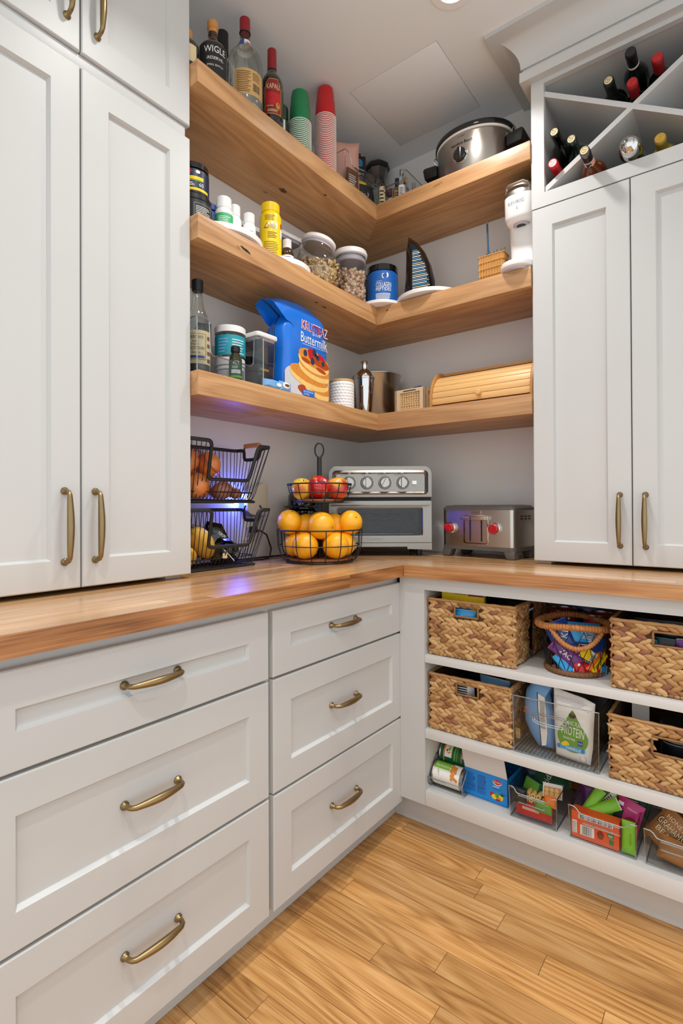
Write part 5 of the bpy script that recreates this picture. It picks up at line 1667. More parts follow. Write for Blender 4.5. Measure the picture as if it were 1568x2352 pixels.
g.use('paper'); g.tube([(.034, -.03, .06), (.036, .0, .03), (.036, .02, .008)], .0012, 4); g.use('cream'); g.prect(-.02, -.004, .018, .034, .0345)
single('produce_bag', g, 'shiny black crumpled bag with white drawstring at the front of the lower basket', 'bag', (0.160, -1.010, zl + .004), R(-15), fix=False, sharp=25)
g = G('net_black')
for k in range(20):
    y0 = -1.20 + .007 * k
    for s_ in (1, -1):
        g.tube([(0.075 + .009 * i, y0 + s_ * .035 * (i / 10) + (.035 if s_ < 0 else 0), zl + .135 - .012 * (i / 10 - .5) ** 2 * 4 - .25 * max(0, y0 + s_ * .0035 * i + 1.15) ) for i in range(10)], .0006, 3)
M('net_tan', '#a98a5c', 0.6, var=0.1)
g.use('net_tan'); g.grid(lambda u, v: (0.075 + .085 * u, -1.20 + .13 * v, zl + .139 - .05 * v - .02 * (u - .5) ** 2), 6, 6)
single('potato_net', g, 'tan and black mesh sack lying over the potatoes in the lower basket', 'net', (0, 0, 0), kind='stuff', fix=False)

# --- wifi plug-in on its outlet with blue glow
t = thing('wall_outlet', 'white wall outlet below the plug-in device on the left wall', 'outlet', (0.0, -0.757, 1.05))
g = G('paper'); g.box(0.0005, .006, -.037, .037, -.062, .062); part('cover_plate', g, t, bevel=.002)
g = G('grey_plastic'); g.box(.006, .008, -.017, .017, -.052, -.012); part('socket', g, t, bevel=.001); g = G('grey_plastic'); g.box(.006, .008, -.017, .017, .012, .052); part('socket', g, t, bevel=.001)
t = thing('plug_in_device', 'beige wedge-shaped plug-in device glowing blue on the left wall outlet', 'device', (0.0085, -0.752, 1.092))
M('putty', '#cfc4ae', 0.4, var=0.02)
g = G('putty')
g.prism([(-.050, .020), (-.044, .006), (-.03, -.004), (.0, -.010), (.048, -.010), (.056, -.002), (.058, .108), (.050, .118), (.035, .118), (-.044, .086), (-.050, .078)], .001, .040, 'x'); part('body', g, t, bevel=.004)
g = G('blue_deep'); g.prism([(-.047, .008), (-.03, -.006), (.0, -.012), (.048, -.012), (.052, -.004), (.0, -.004), (-.03, .002)], .004, .036, 'x'); part('lower_edge', g, t)
M('led_blue', '#2a3cff', 0.5, emit=9.0)
g = G('led_blue'); g.box(.004, .020, -.0565, -.0505, .010, .060); part('night_light', g, t)
L = bpy.data.lights.new('blue_led', 'POINT'); L.energy = 1.3; L.color = (0.06, 0.10, 1.0); L.shadow_soft_size = 0.01
lo = bpy.data.objects.new('blue_led', L); C.objects.link(lo); lo.parent = t; lo.location = (.022, -.072, .055)
# plug and black cord
g = G('black'); g.box(.008, .030, -.012, .012, -.012, .012); part_ = g
g.tube([(.028, 0, 0), (.045, .010, -.004), (.055, .035, -.020), (.055, .060, -.075), (.055, .052, -.105), (.070, .030, -.1100), (.085, -.02, -.1105), (.060, -.10, -.1105)], .0032, 8)
single('power_cord', g, 'black plug and power cord trailing from the outlet to the worktop behind the baskets', 'cord', (0.0, -0.745, 1.0285), bevel=0)
g = G('black'); g.tube([(.022, -1.0, WT + .004), (.02, -.85, WT + .004), (.022, -.7, WT + .004), (.03, -.52, WT + .004), (.06, -.42, WT + .004)], .0032, 8)
single('power_cord', g, 'black cord lying along the foot of the left wall behind the fruit stand', 'cord')

# --- two-tier fruit stand
FX, FY = 0.283, -0.662
t = thing('fruit_stand', 'two-tier black wire fruit stand with wooden trays on the worktop', 'fruit stand', (FX, FY, WT), R(-52))
def tier(zb, rb, zr, rr, zm, rm, n):
    g = G('black_wire')
    g.ring((0, 0, zr), rr, rr, .0030, 56, 6)
    g.ring((0, 0, zm), rm, rm, .0018, 56, 5)
    g.ring((0, 0, zb), rb, rb, .0030, 56, 6)
    for i in range(n):
        a = 2 * PI * (i + .5) / n; c, s_ = math.cos(a), math.sin(a)
        pth = [(rb - .004, zb), (rb + (rr - rb) * .35, zb + .008), (rb + (rr - rb) * .70, zb + .030), (rb + (rr - rb) * .90, zb + .055), (rr, zr)]
        g.tube([(q * c, q * s_, z) for q, z in pth], .0019, 5)
    part('wire_bowl', g, t, sharp=70)
tier(.004, .122, .118, .157, .062, .146, 18)
tier(.218, .086, .284, .118, .252, .110, 14)
M('acacia', '#8a5430', 0.4, var=0.2, vscale=12, stretch=(1, 14, 1))
g = G('acacia'); g.lathe([(0, .006), (.112, .006), (.118, .010), (.118, .016), (0, .016)], 56); part('tray', g, t)
g = G('acacia'); g.lathe([(.0, .220), (.080, .220), (.084, .223), (.084, .229), (0, .229)], 48); part('tray', g, t)
g = G('black_wire'); g.cyl(.0088, .016, .386, 20, bev=.002); part('pole', g, t)
g = G('black_wire'); g.tube([(0, .016 * math.sin(2 * PI * i / 28), .409 - .026 * math.cos(2 * PI * i / 28) + .002) for i in range(28)], .0032, 7, True); part('loop_handle', g, t)

M('orange_peel', '#f6ae16', 0.36, var=0.10, vscale=12, bump=0.35, bscale=330, coat=0.25)
M('stem_scar', '#6b6a2a', 0.6)
def orange(label, lx, ly, lz, r=.0475, tip=(0.5, 0.4)):
    """lx towards the camera, ly to the right in the stand's own frame"""
    lx *= 1.03; ly *= 1.03; a = R(-52); x = FX + lx * math.cos(a) - ly * math.sin(a); y = FY + lx * math.sin(a) + ly * math.cos(a)
    t = thing('orange', label, 'orange', (x, y, WT + lz), 0, 'oranges in the fruit stand'); t.rotation_euler = (tip[0], tip[1], lx * 30)
    g = G('orange_peel')
    g.lathe([(q * r, z * r) for q, z in [(0, -.965), (.05, -.97), (.22, -.955), (.5, -.85), (.78, -.62), (.96, -.26), (1, .02), (.96, .30), (.78, .64), (.5, .87), (.22, .955), (.06, .94), (0, .925)]], 28)
    part('fruit', g, t, sharp=80)
    g = G('stem_scar'); g.cyl(.0032, r * .915, r * .955, 8); part('stem_scar', g, t)
zb1 = .0165 + .0455
orange('orange low at the front left of the fruit stand', .075, -.048, zb1, tip=(.9, .6))
orange('orange low at the front right of the fruit stand', .070, .058, zb1, tip=(1.6, .4))
orange('orange low at the far left of the fruit stand', .010, -.088, zb1, .044, tip=(.5, -.4))
orange('orange low at the far right behind the front right one', .015, .086, zb1 + .002, .044, tip=(-.9, .8))
orange('orange low at the back of the fruit stand', -.078, .035, zb1, tip=(.9, .6))
orange('orange low at the back left of the fruit stand', -.075, -.055, zb1, tip=(.2, .6))
zb2 = zb1 + .066
orange('yellow-lit orange on top in front of the pole', .060, .008, zb2 + .006, .050, tip=(1.8, .8))
orange('orange on top at the far left, leaning on the rim', .018, -.106, zb2 + .018, .0455, tip=(.3, .3))
orange('orange on top left of the pole in the shade of the upper tier', -.012, -.048, zb2 + .003, .045, tip=(.9, .2))
orange('orange on top right of the pole in the shade of the upper tier', -.006, .050, zb2 + .006, .045, tip=(-.5, .2))
orange('orange on top at the far right, leaning on the rim', .012, .110, zb2 + .016, .0445, tip=(.6, 1.0))
orange('orange on top behind the pole', -.075, -.005, zb2 + .012, .0435, tip=(.9, .2))

def apple_mat(key, base, blush, amt):
    m, nt, out = _new(key)
    p = _n(nt, 'ShaderNodeBsdfPrincipled'); p.inputs['Roughness'].default_value = 0.22; p.inputs['Coat Weight'].default_value = 0.5
    tc = _n(nt, 'ShaderNodeTexCoord'); mp = _n(nt, 'ShaderNodeMapping'); mp.inputs['Scale'].default_value = (34, 34, 5)
    nt.links.new(tc.outputs['Object'], mp.inputs[0])
    n1 = _n(nt, 'ShaderNodeTexNoise'); n1.inputs['Scale'].default_value = 1.4; n1.inputs['Detail'].default_value = 4; nt.links.new(mp.outputs[0], n1.inputs['Vector'])
    n2 = _n(nt, 'ShaderNodeTexNoise'); n2.inputs['Scale'].default_value = 16; n2.inputs['Detail'].default_value = 1; nt.links.new(tc.outputs['Object'], n2.inputs['Vector'])
    ad = _n(nt, 'ShaderNodeMath', operation='MULTIPLY_ADD'); ad.inputs[1].default_value = .35; nt.links.new(n1.outputs['Fac'], ad.inputs[0]); nt.links.new(n2.outputs['Fac'], ad.inputs[2])
    cr = _n(nt, 'ShaderNodeValToRGB'); e = cr.color_ramp.elements; e[0].position = .72 - amt * .3; e[0].color = lin(base); e[1].position = .86 - amt * .3; e[1].color = lin(blush)
    nt.links.new(ad.outputs[0], cr.inputs[0]); nt.links.new(cr.outputs[0], p.inputs['Base Color']); nt.links.new(p.outputs[0], out.inputs[0])
apple_mat('apple_yellow', '#e8c038', '#dd6a2c', 0.05)
apple_mat('apple_red', '#e9a53a', '#b8141e', 0.95)
apple_mat('apple_blush', '#e8a438', '#c53a26', 0.5)
def apple(label, lx, ly, mat, r, tip):
    a = R(-52); x = FX + lx * math.cos(a) - ly * math.sin(a); y = FY + lx * math.sin(a) + ly * math.cos(a)
    t = thing('apple', label, 'apple', (x, y, WT + .230 + r * .93), 0, 'apples in the upper tier'); t.rotation_euler = tip
    g = G(mat); g.lathe([(q * r, z * r) for q, z in [(0, -.72), (.10, -.80), (.28, -.92), (.48, -.93), (.72, -.72), (.92, -.28), (1, .12), (.97, .42), (.82, .72), (.56, .90), (.32, .88), (.14, .74), (.05, .62), (0, .58)]], 32); part('fruit', g, t, sharp=80)
    g = G('brown'); g.tube([(0, 0, r * .58), (r * .05, 0, r * .8), (r * .14, 0, r * .98)], r * .045, 6); part('stem', g, t)
apple('yellow apple at the left of the upper tier', .040, -.062, 'apple_yellow', .0385, (0.2, .3, 0))
apple('red apple with its stem end facing out in the middle of the upper tier', .050, -.002, 'apple_red', .042, (R(-10), R(48), R(-40)))
apple('red-streaked orange apple at the right of the upper tier', .036, .066, 'apple_blush', .0405, (-.2, .15, 2))

# --- dark glass grinder jar behind the stand
t = thing('glass_jar', 'dark glass jar with flared lid behind the fruit stand', 'jar', (0.105, -0.560, WT), 0)
g = G('dark_glass'); g.lathe([(0, .001), (.055, 0), (.058, .005), (.060, .185), (.050, .195), (.050, .2), (0, .2)], 36); part('body', g, t)
g = G('black_gloss'); g.lathe([(0, .198), (.074, .198), (.077, .202), (.074, .207), (.056, .209), (.056, .245), (.052, .252), (0, .252)], 36); part('lid', g, t)
g = G('paper'); g.bars(-.012, .012, .214, .234, .0564, 6, True, R(-52)); part('mark', g, t)

# --- white box standing between oven and toaster
g = G('white_plastic'); g.box(-.060, .060, -.020, .020, 0, .118)
single('white_box', g, 'plain white box standing against the back wall behind oven and toaster', 'box', (0.420, -0.026, WT), 0, bevel=.004)

# --- toaster oven, set diagonally in the corner
M('steel_oven', '#99948d', 0.30, metal=1.0, var=0.06, vscale=18, stretch=(1, 1, 40))
clear('oven_glass', '#8f9296', edge=0.04, facing=0.5)
ox, oy = 0.350, -0.357
t = thing('toaster_oven', 'stainless toaster oven with four dials standing diagonally in the corner', 'appliance', (ox, oy, WT), math.atan2(-0.79486, 0.60677))
W, HT = .197, .340                                                     # half width, height; local +x faces the camera
def rrect(y0, y1, z0, z1, r, n=6):
    out = []
    for cy, cz, a0 in ((y1 - r, z1 - r, 0), (y0 + r, z1 - r, 90), (y0 + r, z0 + r, 180), (y1 - r, z0 + r, 270)):
        for k in range(n + 1):
            a = R(a0 + 90 * k / n); out.append((cy + r * math.cos(a), cz + r * math.sin(a)))
    return out
def frame_yz(g, outer, inner, x, xi):
    n = len(outer)
    vs = [(x, p[0], p[1]) for p in outer] + [(xi, p[0], p[1]) for p in inner]
    g.add(vs, [(i, (i + 1) % n, n + (i + 1) % n, n + i) for i in range(n)])
g = G('steel_dark'); g.prism([(-W + .003, .032), (W - .003, .032), (W - .003, HT - .045), (W - .030, HT - .012), (-W + .030, HT - .012), (-W + .003, HT - .045)], -.245, -.012, 'x'); part('housing', g, t, bevel=.004)
def hood(r0):                                                          # rounded shoulders of the control hood
    out = [(W, .222), (W, HT - r0)]
    for k in range(1, 9):
        a = PI / 2 * k / 8; out.append((W - r0 + r0 * math.cos(a), HT - r0 + r0 * math.sin(a)))
    return out + [(-p[0], p[1]) for p in out[::-1]]
g = G('steel_oven'); g.prism(hood(.030), -.200, .018, 'x'); part('control_hood', g, t, bevel=.003, sharp=40)
g = G('steel_oven'); frame_yz(g, rrect(-W + .014, W - .014, .232, HT - .016, .016), rrect(-W + .022, W - .022, .238, HT - .024, .012), .0186, .0245)
frame_yz(g, rrect(-W + .022, W - .022, .238, HT - .024, .012), rrect(-W + .028, W - .028, .243, HT - .030, .009), .0245, .0195); part('control_bezel', g, t, sharp=50)
g = G('steel_oven'); g.ppoly(rrect(-W + .028, W - .028, .243, HT - .030, .009), .0197); part('control_panel', g, t)
for k, (yy, an) in enumerate(((-.117, 14), (-.050, 0), (.018, -28), (.085, 0))):
    Tk = Matrix.Translation((.020, yy, .277)) @ Matrix.Rotation(R(90), 4, 'Y')
    g = G('steel_dark'); g.xf(Tk); g.lathe([(.0195, 0), (.0250, .0), (.0250, .003), (.0235, .0045), (.0195, .0045)], 36)
    g.use('chrome'); g.lathe([(.0235, .0), (.0258, 0), (.0258, .002), (.0235, .003)], 36); g.xf(); part('dial_ring', g, t)
    g = G('steel'); g.xf(Tk @ Matrix.Rotation(R(an), 4, 'Z')); g.cyl(.0185, 0, .012, 36, bev=.002); g.box(-.0180, .0180, -.0052, .0052, .011, .021); g.use('ink'); g.box(-.0178, .0178, -.0062, -.0053, .012, .0165); g.xf(); part('dial', g, t)
g = G('chrome'); g.xf(Matrix.Translation((.0197, .129, .277)) @ Matrix.Rotation(R(90), 4, 'Y')); g.box(-.008, .008, -.009, .009, 0, .007); g.xf(); part('light_button', g, t, bevel=.003)
g = G('chrome'); g.xf(Matrix.Translation((.0197, -.157, .299)) @ Matrix.Rotation(R(90), 4, 'Y')); g.cyl(.0045, 0, .002, 16); g.use('red_dark'); g.cyl(.0032, .002, .003, 12); g.xf(); part('indicator', g, t)
g = G('ink')
for yy, s_ in ((-.137, 'WARM/BROIL'), (-.066, 'TEMP'), (.005, 'FUNCTION'), (.070, 'ON/TOAST TIMER')): g.text(s_, yy, .3065, .004, .0200, maxw=.034)
g.text('POWER', -.157, .289, .0028, .02)
part('lettering', g, t)
g = G('ink'); g.box(-.190, .006, -W + .002, W - .002, .210, .2225); part('shadow_gap', g, t)
g = G('steel_oven')                                                       # door: frame with rounded window
frame_yz(g, rrect(-W + .001, W - .001, .052, .208, .004), rrect(-W + .030, W - .034, .075, .186, .010), .0140, .0140)
frame_yz(g, rrect(-W + .030, W - .034, .075, .186, .010), rrect(-W + .036, W - .040, .080, .180, .007), .0140, .0085)
g.box(-.012, .0138, -W + .001, W - .001, .052, .060); g.box(-.012, .0138, -W + .001, W - .001, .200, .208)
g.box(-.012, .0138, -W + .001, -W + .012, .060, .200); g.box(-.012, .0138, W - .012, W - .001, .060, .200)
door = part('door', g, t, sharp=30)
g = G('oven_glass'); g.ppoly(rrect(-W + .035, W - .039, .079, .181, .008), .0090); part('window', g, door)
g = G('steel_oven'); g.box(.034, .046, -W + .006, W - .010, .190, .209); g.box(.012, .040, -W + .008, -W + .024, .194, .205); g.box(.012, .040, W - .028, W - .012, .194, .205); part('handle', g, door, bevel=.003)
g = G('ink_grey'); g.text('Cuisinart', -.02, .0665, .011, .0144, w=.062); part('lettering', g, door)
g = G('black'); g.box(-.240, -.236, -W + .012, W - .012, .055, .215); g.box(-.236, .004, -W + .012, -W + .014, .055, .215); g.box(-.236, .004, W - .014, W - .012, .055, .215); g.box(-.236, .004, -W + .012, W - .012, .050, .054)
part('cavity', g, t)
g = G('steel')                                                         # basket inside: rim and mesh
g.tube([(-.010, -W + .03, .160), (-.010, W - .06, .160)], .0018, 6)
for k in range(34): g.tube([(-.011, -.150 + .285 * k / 33, .135), (-.011, -.150 + .285 * k / 33, .160)], .0009, 4)
for k in range(5): g.tube([(-.0115, -.155, .136 + .006 * k), (-.0115, .140, .136 + .006 * k)], .0009, 4)
part('wire_basket_rack', g, t, kind='stuff')
g = G('tan_label'); g.box(-.20, -.014, -.155, .140, .122, .130); part('crumb_tray', g, t)
g = G('steel'); g.tube([(.002, -.16, .083), (.002, .118, .083), (.002, .128, .088), (.002, .132, .097), (.002, .138, .100)], .0016, 6); part('rack_wire', g, t)
g = G('steel_oven'); g.prism([(-W, .050), (-W, .026), (-W + .10, .026), (-W + .108, .036), (W - .095, .036), (W - .093, .027), (W, .024), (W, .050)], -.010, .012, 'x'); part('lower_rail', g, t)
for sx, sy in ((.0 - .02, 1), (-.02, -1), (-.22, 1), (-.22, -1)):
    g = G('black'); g.lathe([(0, 0), (.010, 0), (.013, .024), (.013, .034), (0, .034)], 16, cx=sx, cy=sy * (W - .045)); part('foot', g, t)

t.scale = (1.06, 1.06, 1.075)
# --- four-slice toaster
t = thing('toaster', 'stainless toaster with two red knobs and grey feet on the worktop', 'appliance', (0.7000, -0.2085, WT), R(-97.0))
Wt, Dt = .1565, .180                                                   # half width, depth
g = G('steel_h')
def trect(e=0.0, r=.018):
    return [(-p[1] if False else p[0], p[1]) for p in rrect(-Dt + e, 0 - e, -Wt + e, Wt - e, r)]
loft = [[(p[0], p[1], z) for p in trect()] for z in (.045, .186)]
loftz(g, loft); part('body', g, t, sharp=40)
g = G('grey_plastic'); M('toaster_grey', '#5d5a57', 0.45, var=0.05); g = G('toaster_grey')
loftz(g, [[(p[0], p[1], z) for p in trect(e)] for z, e in ((.186, -.001), (.194, -.001), (.204, .008), (.205, .014))]); part('top_cover', g, t, sharp=40)
g = G('steel')
for k in (-1, 1):
    for q in range(4):
        y = k * .036 + (.0) ; yy = (-.105 + .07 * q)
        g.box(-.055 + k * .038 - .046, -.055 + k * .038 - .030, yy - .024, yy + .024, .2045, .2062)
part('slot_guides', g, t)
g = G('ink')
for k in (-1, 1): g.box(-.090 + k * .038 - .012, -.090 + k * .038 + .012, -.135, .135, .2035, .2056)
part('slots', g, t)
g = G('toaster_grey')
loftz(g, [[(p[0], p[1], z) for p in trect(e)] for z, e in ((.030, -.001), (.0455, -.0015))])
part('base', g, t, sharp=40)
for sx in (0, 1):
    for sy in (-1, 1):
        g = G('toaster_grey')
        y0, y1 = (Wt - .046, Wt + .001) if sy > 0 else (-Wt - .001, -Wt + .046)
        xa, xb = (-.040, .001) if sx == 0 else (-Dt - .001, -Dt + .040)
        yo = y1 if sy > 0 else y0; yi = y0 if sy > 0 else y1
        g.add([(xa, yo, 0), (xb, yo, 0), (xb, yi + sy * .014, 0), (xa, yi + sy * .014, 0), (xa, yo, .032), (xb, yo, .032), (xb, yi, .032), (xa, yi, .032)], [(0, 1, 2, 3), (4, 5, 6, 7), (0, 1, 5, 4), (1, 2, 6, 5), (2, 3, 7, 6), (3, 0, 4, 7)])
        part('foot', g, t, bevel=.006)
g = G('chrome'); frame_yz(g, rrect(-.056, .050, .0545, .166, .010), rrect(-.052, .046, .058, .162, .008), .0012, .0012)
frame_yz(g, rrect(-.056, .050, .0545, .166, .010), rrect(-.057, .051, .0535, .167, .010), .0012, .0); part('lever_frame', g, t)
g = G('ink'); g.box(.0002, .0012, -.030, -.0245, .064, .150); part('lever_slot', g, t, bevel=.0)
g = G('ink'); g.box(.0002, .0012, .0195, .025, .064, .150); part('lever_slot', g, t)
g = G('steel_h'); g.box(.004, .024, -.058, .052, .147, .163); part('lever', g, t, bevel=.004)
g = G('ink'); g.box(.0235, .0246, -.0145, -.0115, .150, .163); part('lever_mark', g, t)
g = G('steel_h'); g.ppoly(rrect(-.028, .020, .168, .184, .003), .0025); frame_yz(g, rrect(-.028, .020, .168, .184, .003), rrect(-.0285, .0205, .1675, .1845, .003), .0025, 0.0); part('badge', g, t)
g = G('ink'); g.text('WOLF', -.004, .1775, .0065, .0029, w=.034); g.text('GOURMET', -.004, .1708, .0024, .0029, w=.034); part('lettering', g, t)
M('red_knob', '#b51420', 0.28, var=0.03, coat=0.4)
for yy, an in ((-.113, 45), (.082, 10)):
    Tk = Matrix.Translation((.001, yy, .115)) @ Matrix.Rotation(R(90), 4, 'Y')
    g = G('chrome'); g.xf(Tk); g.lathe([(0, 0), (.0225, 0), (.0225, .008), (.020, .011), (0, .011)], 36); g.xf(); part('knob_collar', g, t)
    g = G('red_knob'); g.xf(Tk @ Matrix.Rotation(R(an), 4, 'Z')); g.lathe([(0, .010), (.0190, .010), (.0180, .022), (.016, .024), (0, .024)], 36); g.box(-.017, .017, -.0058, .0058, .020, .034); g.xf(); part('knob', g, t, bevel=.0)
g = G('ink')
for r_ in range(2):
    for c_ in range(3):
        for q in (0, 1): g.box(-.060 - c_ * .032 - q * .011, -.052 - c_ * .032 - q * .011, Wt + .0002, Wt + .0010, .150 + r_ * .010, .155 + r_ * .010)
part('side_vents', g, t)
# ================================================================ wine in the X rack
def wine(label, x, z, glass, capm, seal, r=.0365, L=.300, y0=-.017, hs=.62, neckm=None, extra=None):
    t = thing('wine_bottle', label, 'bottle', (x, y0, z), 0, 'bottles in the wine rack'); t.rotation_euler = (R(90), 0, 0)
    g = G(glass)
    g.lathe([(0, .012), (r * .6, .004), (r - .003, 0), (r, .004), (r, L * hs), (r * .93, L * (hs + .045)), (r * .70, L * (hs + .10)), (r * .47, L * (hs + .145)), (.0150, L * (hs + .19)), (.0140, L * .96), (0, L * .96)], 32)
    part('body', g, t, sharp=50)
    g = G(capm); g.lathe([(.0146, L * .80), (.0156, L * .802), (.0152, L * .93), (.0162, L * .935), (.0162, L * .965), (.0155, L * .992), (.0140, L), (0, L)], 28); part('capsule', g, t, sharp=50)
    if seal:
        g = G(seal[0]); g.lathe([(0, L + .0002), (.0118, L + .0002), (.0118, L + .0005), (0, L + .0005)], 24)
        g.use(seal[1])
        for k in range(5):
            q = .0095 - .002 * k; a = 2.1 * k
            g.tube([(q * math.cos(a + .5 * i), q * math.sin(a + .5 * i), L + .0007) for i in range(6)], .0006, 4)
        part('cap_emblem', g, t)
    if extra: extra(t)
    return t
def white_ring(t):
    g = G('paper'); g.lathe([(.0158, .232), (.0162, .232), (.0162, .243), (.0158, .243)], 24); part('neck_band', g, t)
wine('dark wine bottle with black and gold cap at top left of the rack', 1.196, 2.468, 'dark_glass', 'black', ('cream', 'ink'))
wine('dark wine bottle with black capsule and white neck band, topmost in the rack', 1.258, 2.528, 'dark_glass', 'black', None, extra=white_ring)
wine('dark wine bottle with red cap in the middle of the top of the rack', 1.262, 2.430, 'dark_glass', 'red_dark', ('red', 'red_dark'))
wine('dark wine bottle with red capsule at the right of the top of the rack', 1.330, 2.472, 'dark_glass', 'red_dark', ('red', 'red_dark'))
wine('black wine bottle with pink-tan cork seal, highest in the left of the rack', 1.030, 2.376, 'dark_glass', 'black_gloss', ('cream', 'red_dark'))
wine('dark green wine bottle with mottled cap in the left of the rack', 1.084, 2.329, 'dark_green_glass', 'dark_green_glass', ('cream', 'blue_navy'))
wine('slim bottle with bright red cap low in the left of the rack', 1.0245, 2.273, 'dark_glass', 'red', ('paper', 'red'), r=.0300)
M('rose_liquor', '#6a3013', 0.06, var=0.1, coat=0.6)
def rose(t):
    g = G('pink'); g.lathe([(.0158, .275), (.0166, .276), (.0162, .308), (.0157, .310)], 28); g.use('ink'); g.prect(-.008, .008, .279, .305, .0169, True, R(-90)); g.use('paper'); g.text('LA', 0, .292, .014, .0171, cyl=True, ang=R(-90), rot=0); part('neck_label', g, t, fix=False)
    g = G('cork'); g.tube([(.0155 + .012 * math.sin(PI * i / 10), 0, .272 - .03 * i / 10) for i in range(11)], .0016, 6); part('cord', g, t)
wine('amber bottle with grey capsule and round gold seal in the lower rack', 1.137, 2.2365, 'rose_liquor', 'steel_dark', ('cream', 'gold'), r=.0385, L=.360, extra=rose)
# tequila decanter with the big chrome bell
t = thing('wine_bottle', 'decanter with a big polished chrome dome stopper in the lower rack', 'bottle', (1.254, -.020, 2.236), 0, 'bottles in the wine rack'); t.rotation_euler = (R(90), 0, 0)
g = G('black_gloss'); g.lathe([(0, .004), (.036, .0), (.040, .01), (.040, .16), (.024, .21), (.018, .235), (.021, .25), (.024, .262), (0, .262)], 32); part('body', g, t, sharp=50)
g = G('chrome'); g.lathe([(0, .252), (.030, .252), (.0335, .258), (.0335, .275), (.0315, .292), (.026, .306), (.017, .316), (.008, .3205), (0, .322)], 44); part('dome_stopper', g, t, sharp=60)
g = G('ink'); g.xf(Matrix.Translation((0, 0, .3235)))
for k in range(4):
    a = PI / 2 * k; g.tube([(-.005 + .003 * math.cos(a) + .0028 * math.cos(b), .004 + .003 * math.sin(a) + .0028 * math.sin(b), -.0015) for b in [2 * PI * i / 10 for i in range(10)]], .0004, 4, True)
g.xf()
vs, fs, tw, th = text_geo('CLASE AZUL')
g.add([(.0165 + b * .0042 / th + 0.0, -(a * .024 / tw) * 1.0, .3185 + .0) for a, b in vs], fs)
part('engraving', g, t, fix=False)
M('gold_wine', '#a99a2e', 0.1, var=0.1, coat=0.6)
M('gold_cap', '#b89a3e', 0.35, metal=0.4)
wine('golden wine bottle with yellow-gold capsule right of the chrome dome', 1.3345, 2.2335, 'gold_wine', 'gold_cap', ('gold', 'gold_cap'), L=.285)

# ================================================================ open base shelves
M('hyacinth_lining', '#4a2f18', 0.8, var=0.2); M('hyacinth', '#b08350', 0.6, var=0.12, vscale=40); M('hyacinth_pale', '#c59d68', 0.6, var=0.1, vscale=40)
M('hyacinth_dark', '#8f6337', 0.65, var=0.15, vscale=40); M('hyacinth_red', '#8f5b41', 0.65, var=0.15, vscale=40)
def strand(g, c, du, dv, n, l, wd, th, tilt):
    """one flattened leaf-shaped strand lying in the plane (du, dv), bulging along n"""
    c = Vector(c); du = Vector(du); dv = Vector(dv); n = Vector(n)
    a = du * math.cos(tilt) + dv * math.sin(tilt); b = -du * math.sin(tilt) + dv * math.cos(tilt)
    T = Matrix(((a.x, b.x, n.x, c.x), (a.y, b.y, n.y, c.y), (a.z, b.z, n.z, c.z), (0, 0, 0, 1)))
    g.xf(T)
    vs = [(-l, 0, -th * .3)]
    fs = []
    xs = (-.62, -.12, .40, .80); ws = (.62, 1.0, .86, .45)
    for x_, w_ in zip(xs, ws):
        for k in range(5):
            q = PI * k / 4
            vs.append((x_ * l, -w_ * wd * math.cos(q), th * math.sin(q) * (.55 + .45 * w_) - th * .35))
    vs.append((l * 1.04, 0, -th * .2))
    for k in range(4): fs.append((0, 1 + k + 1, 1 + k))
    for j in range(3):
        for k in range(4):
            p = 1 + j * 5 + k; fs.append((p, p + 1, p + 6, p + 5))
    e = len(vs) - 1
    for k in range(4): fs.append((1 + 15 + k, 1 + 15 + k + 1, e))
    g.add(vs, fs); g.xf()
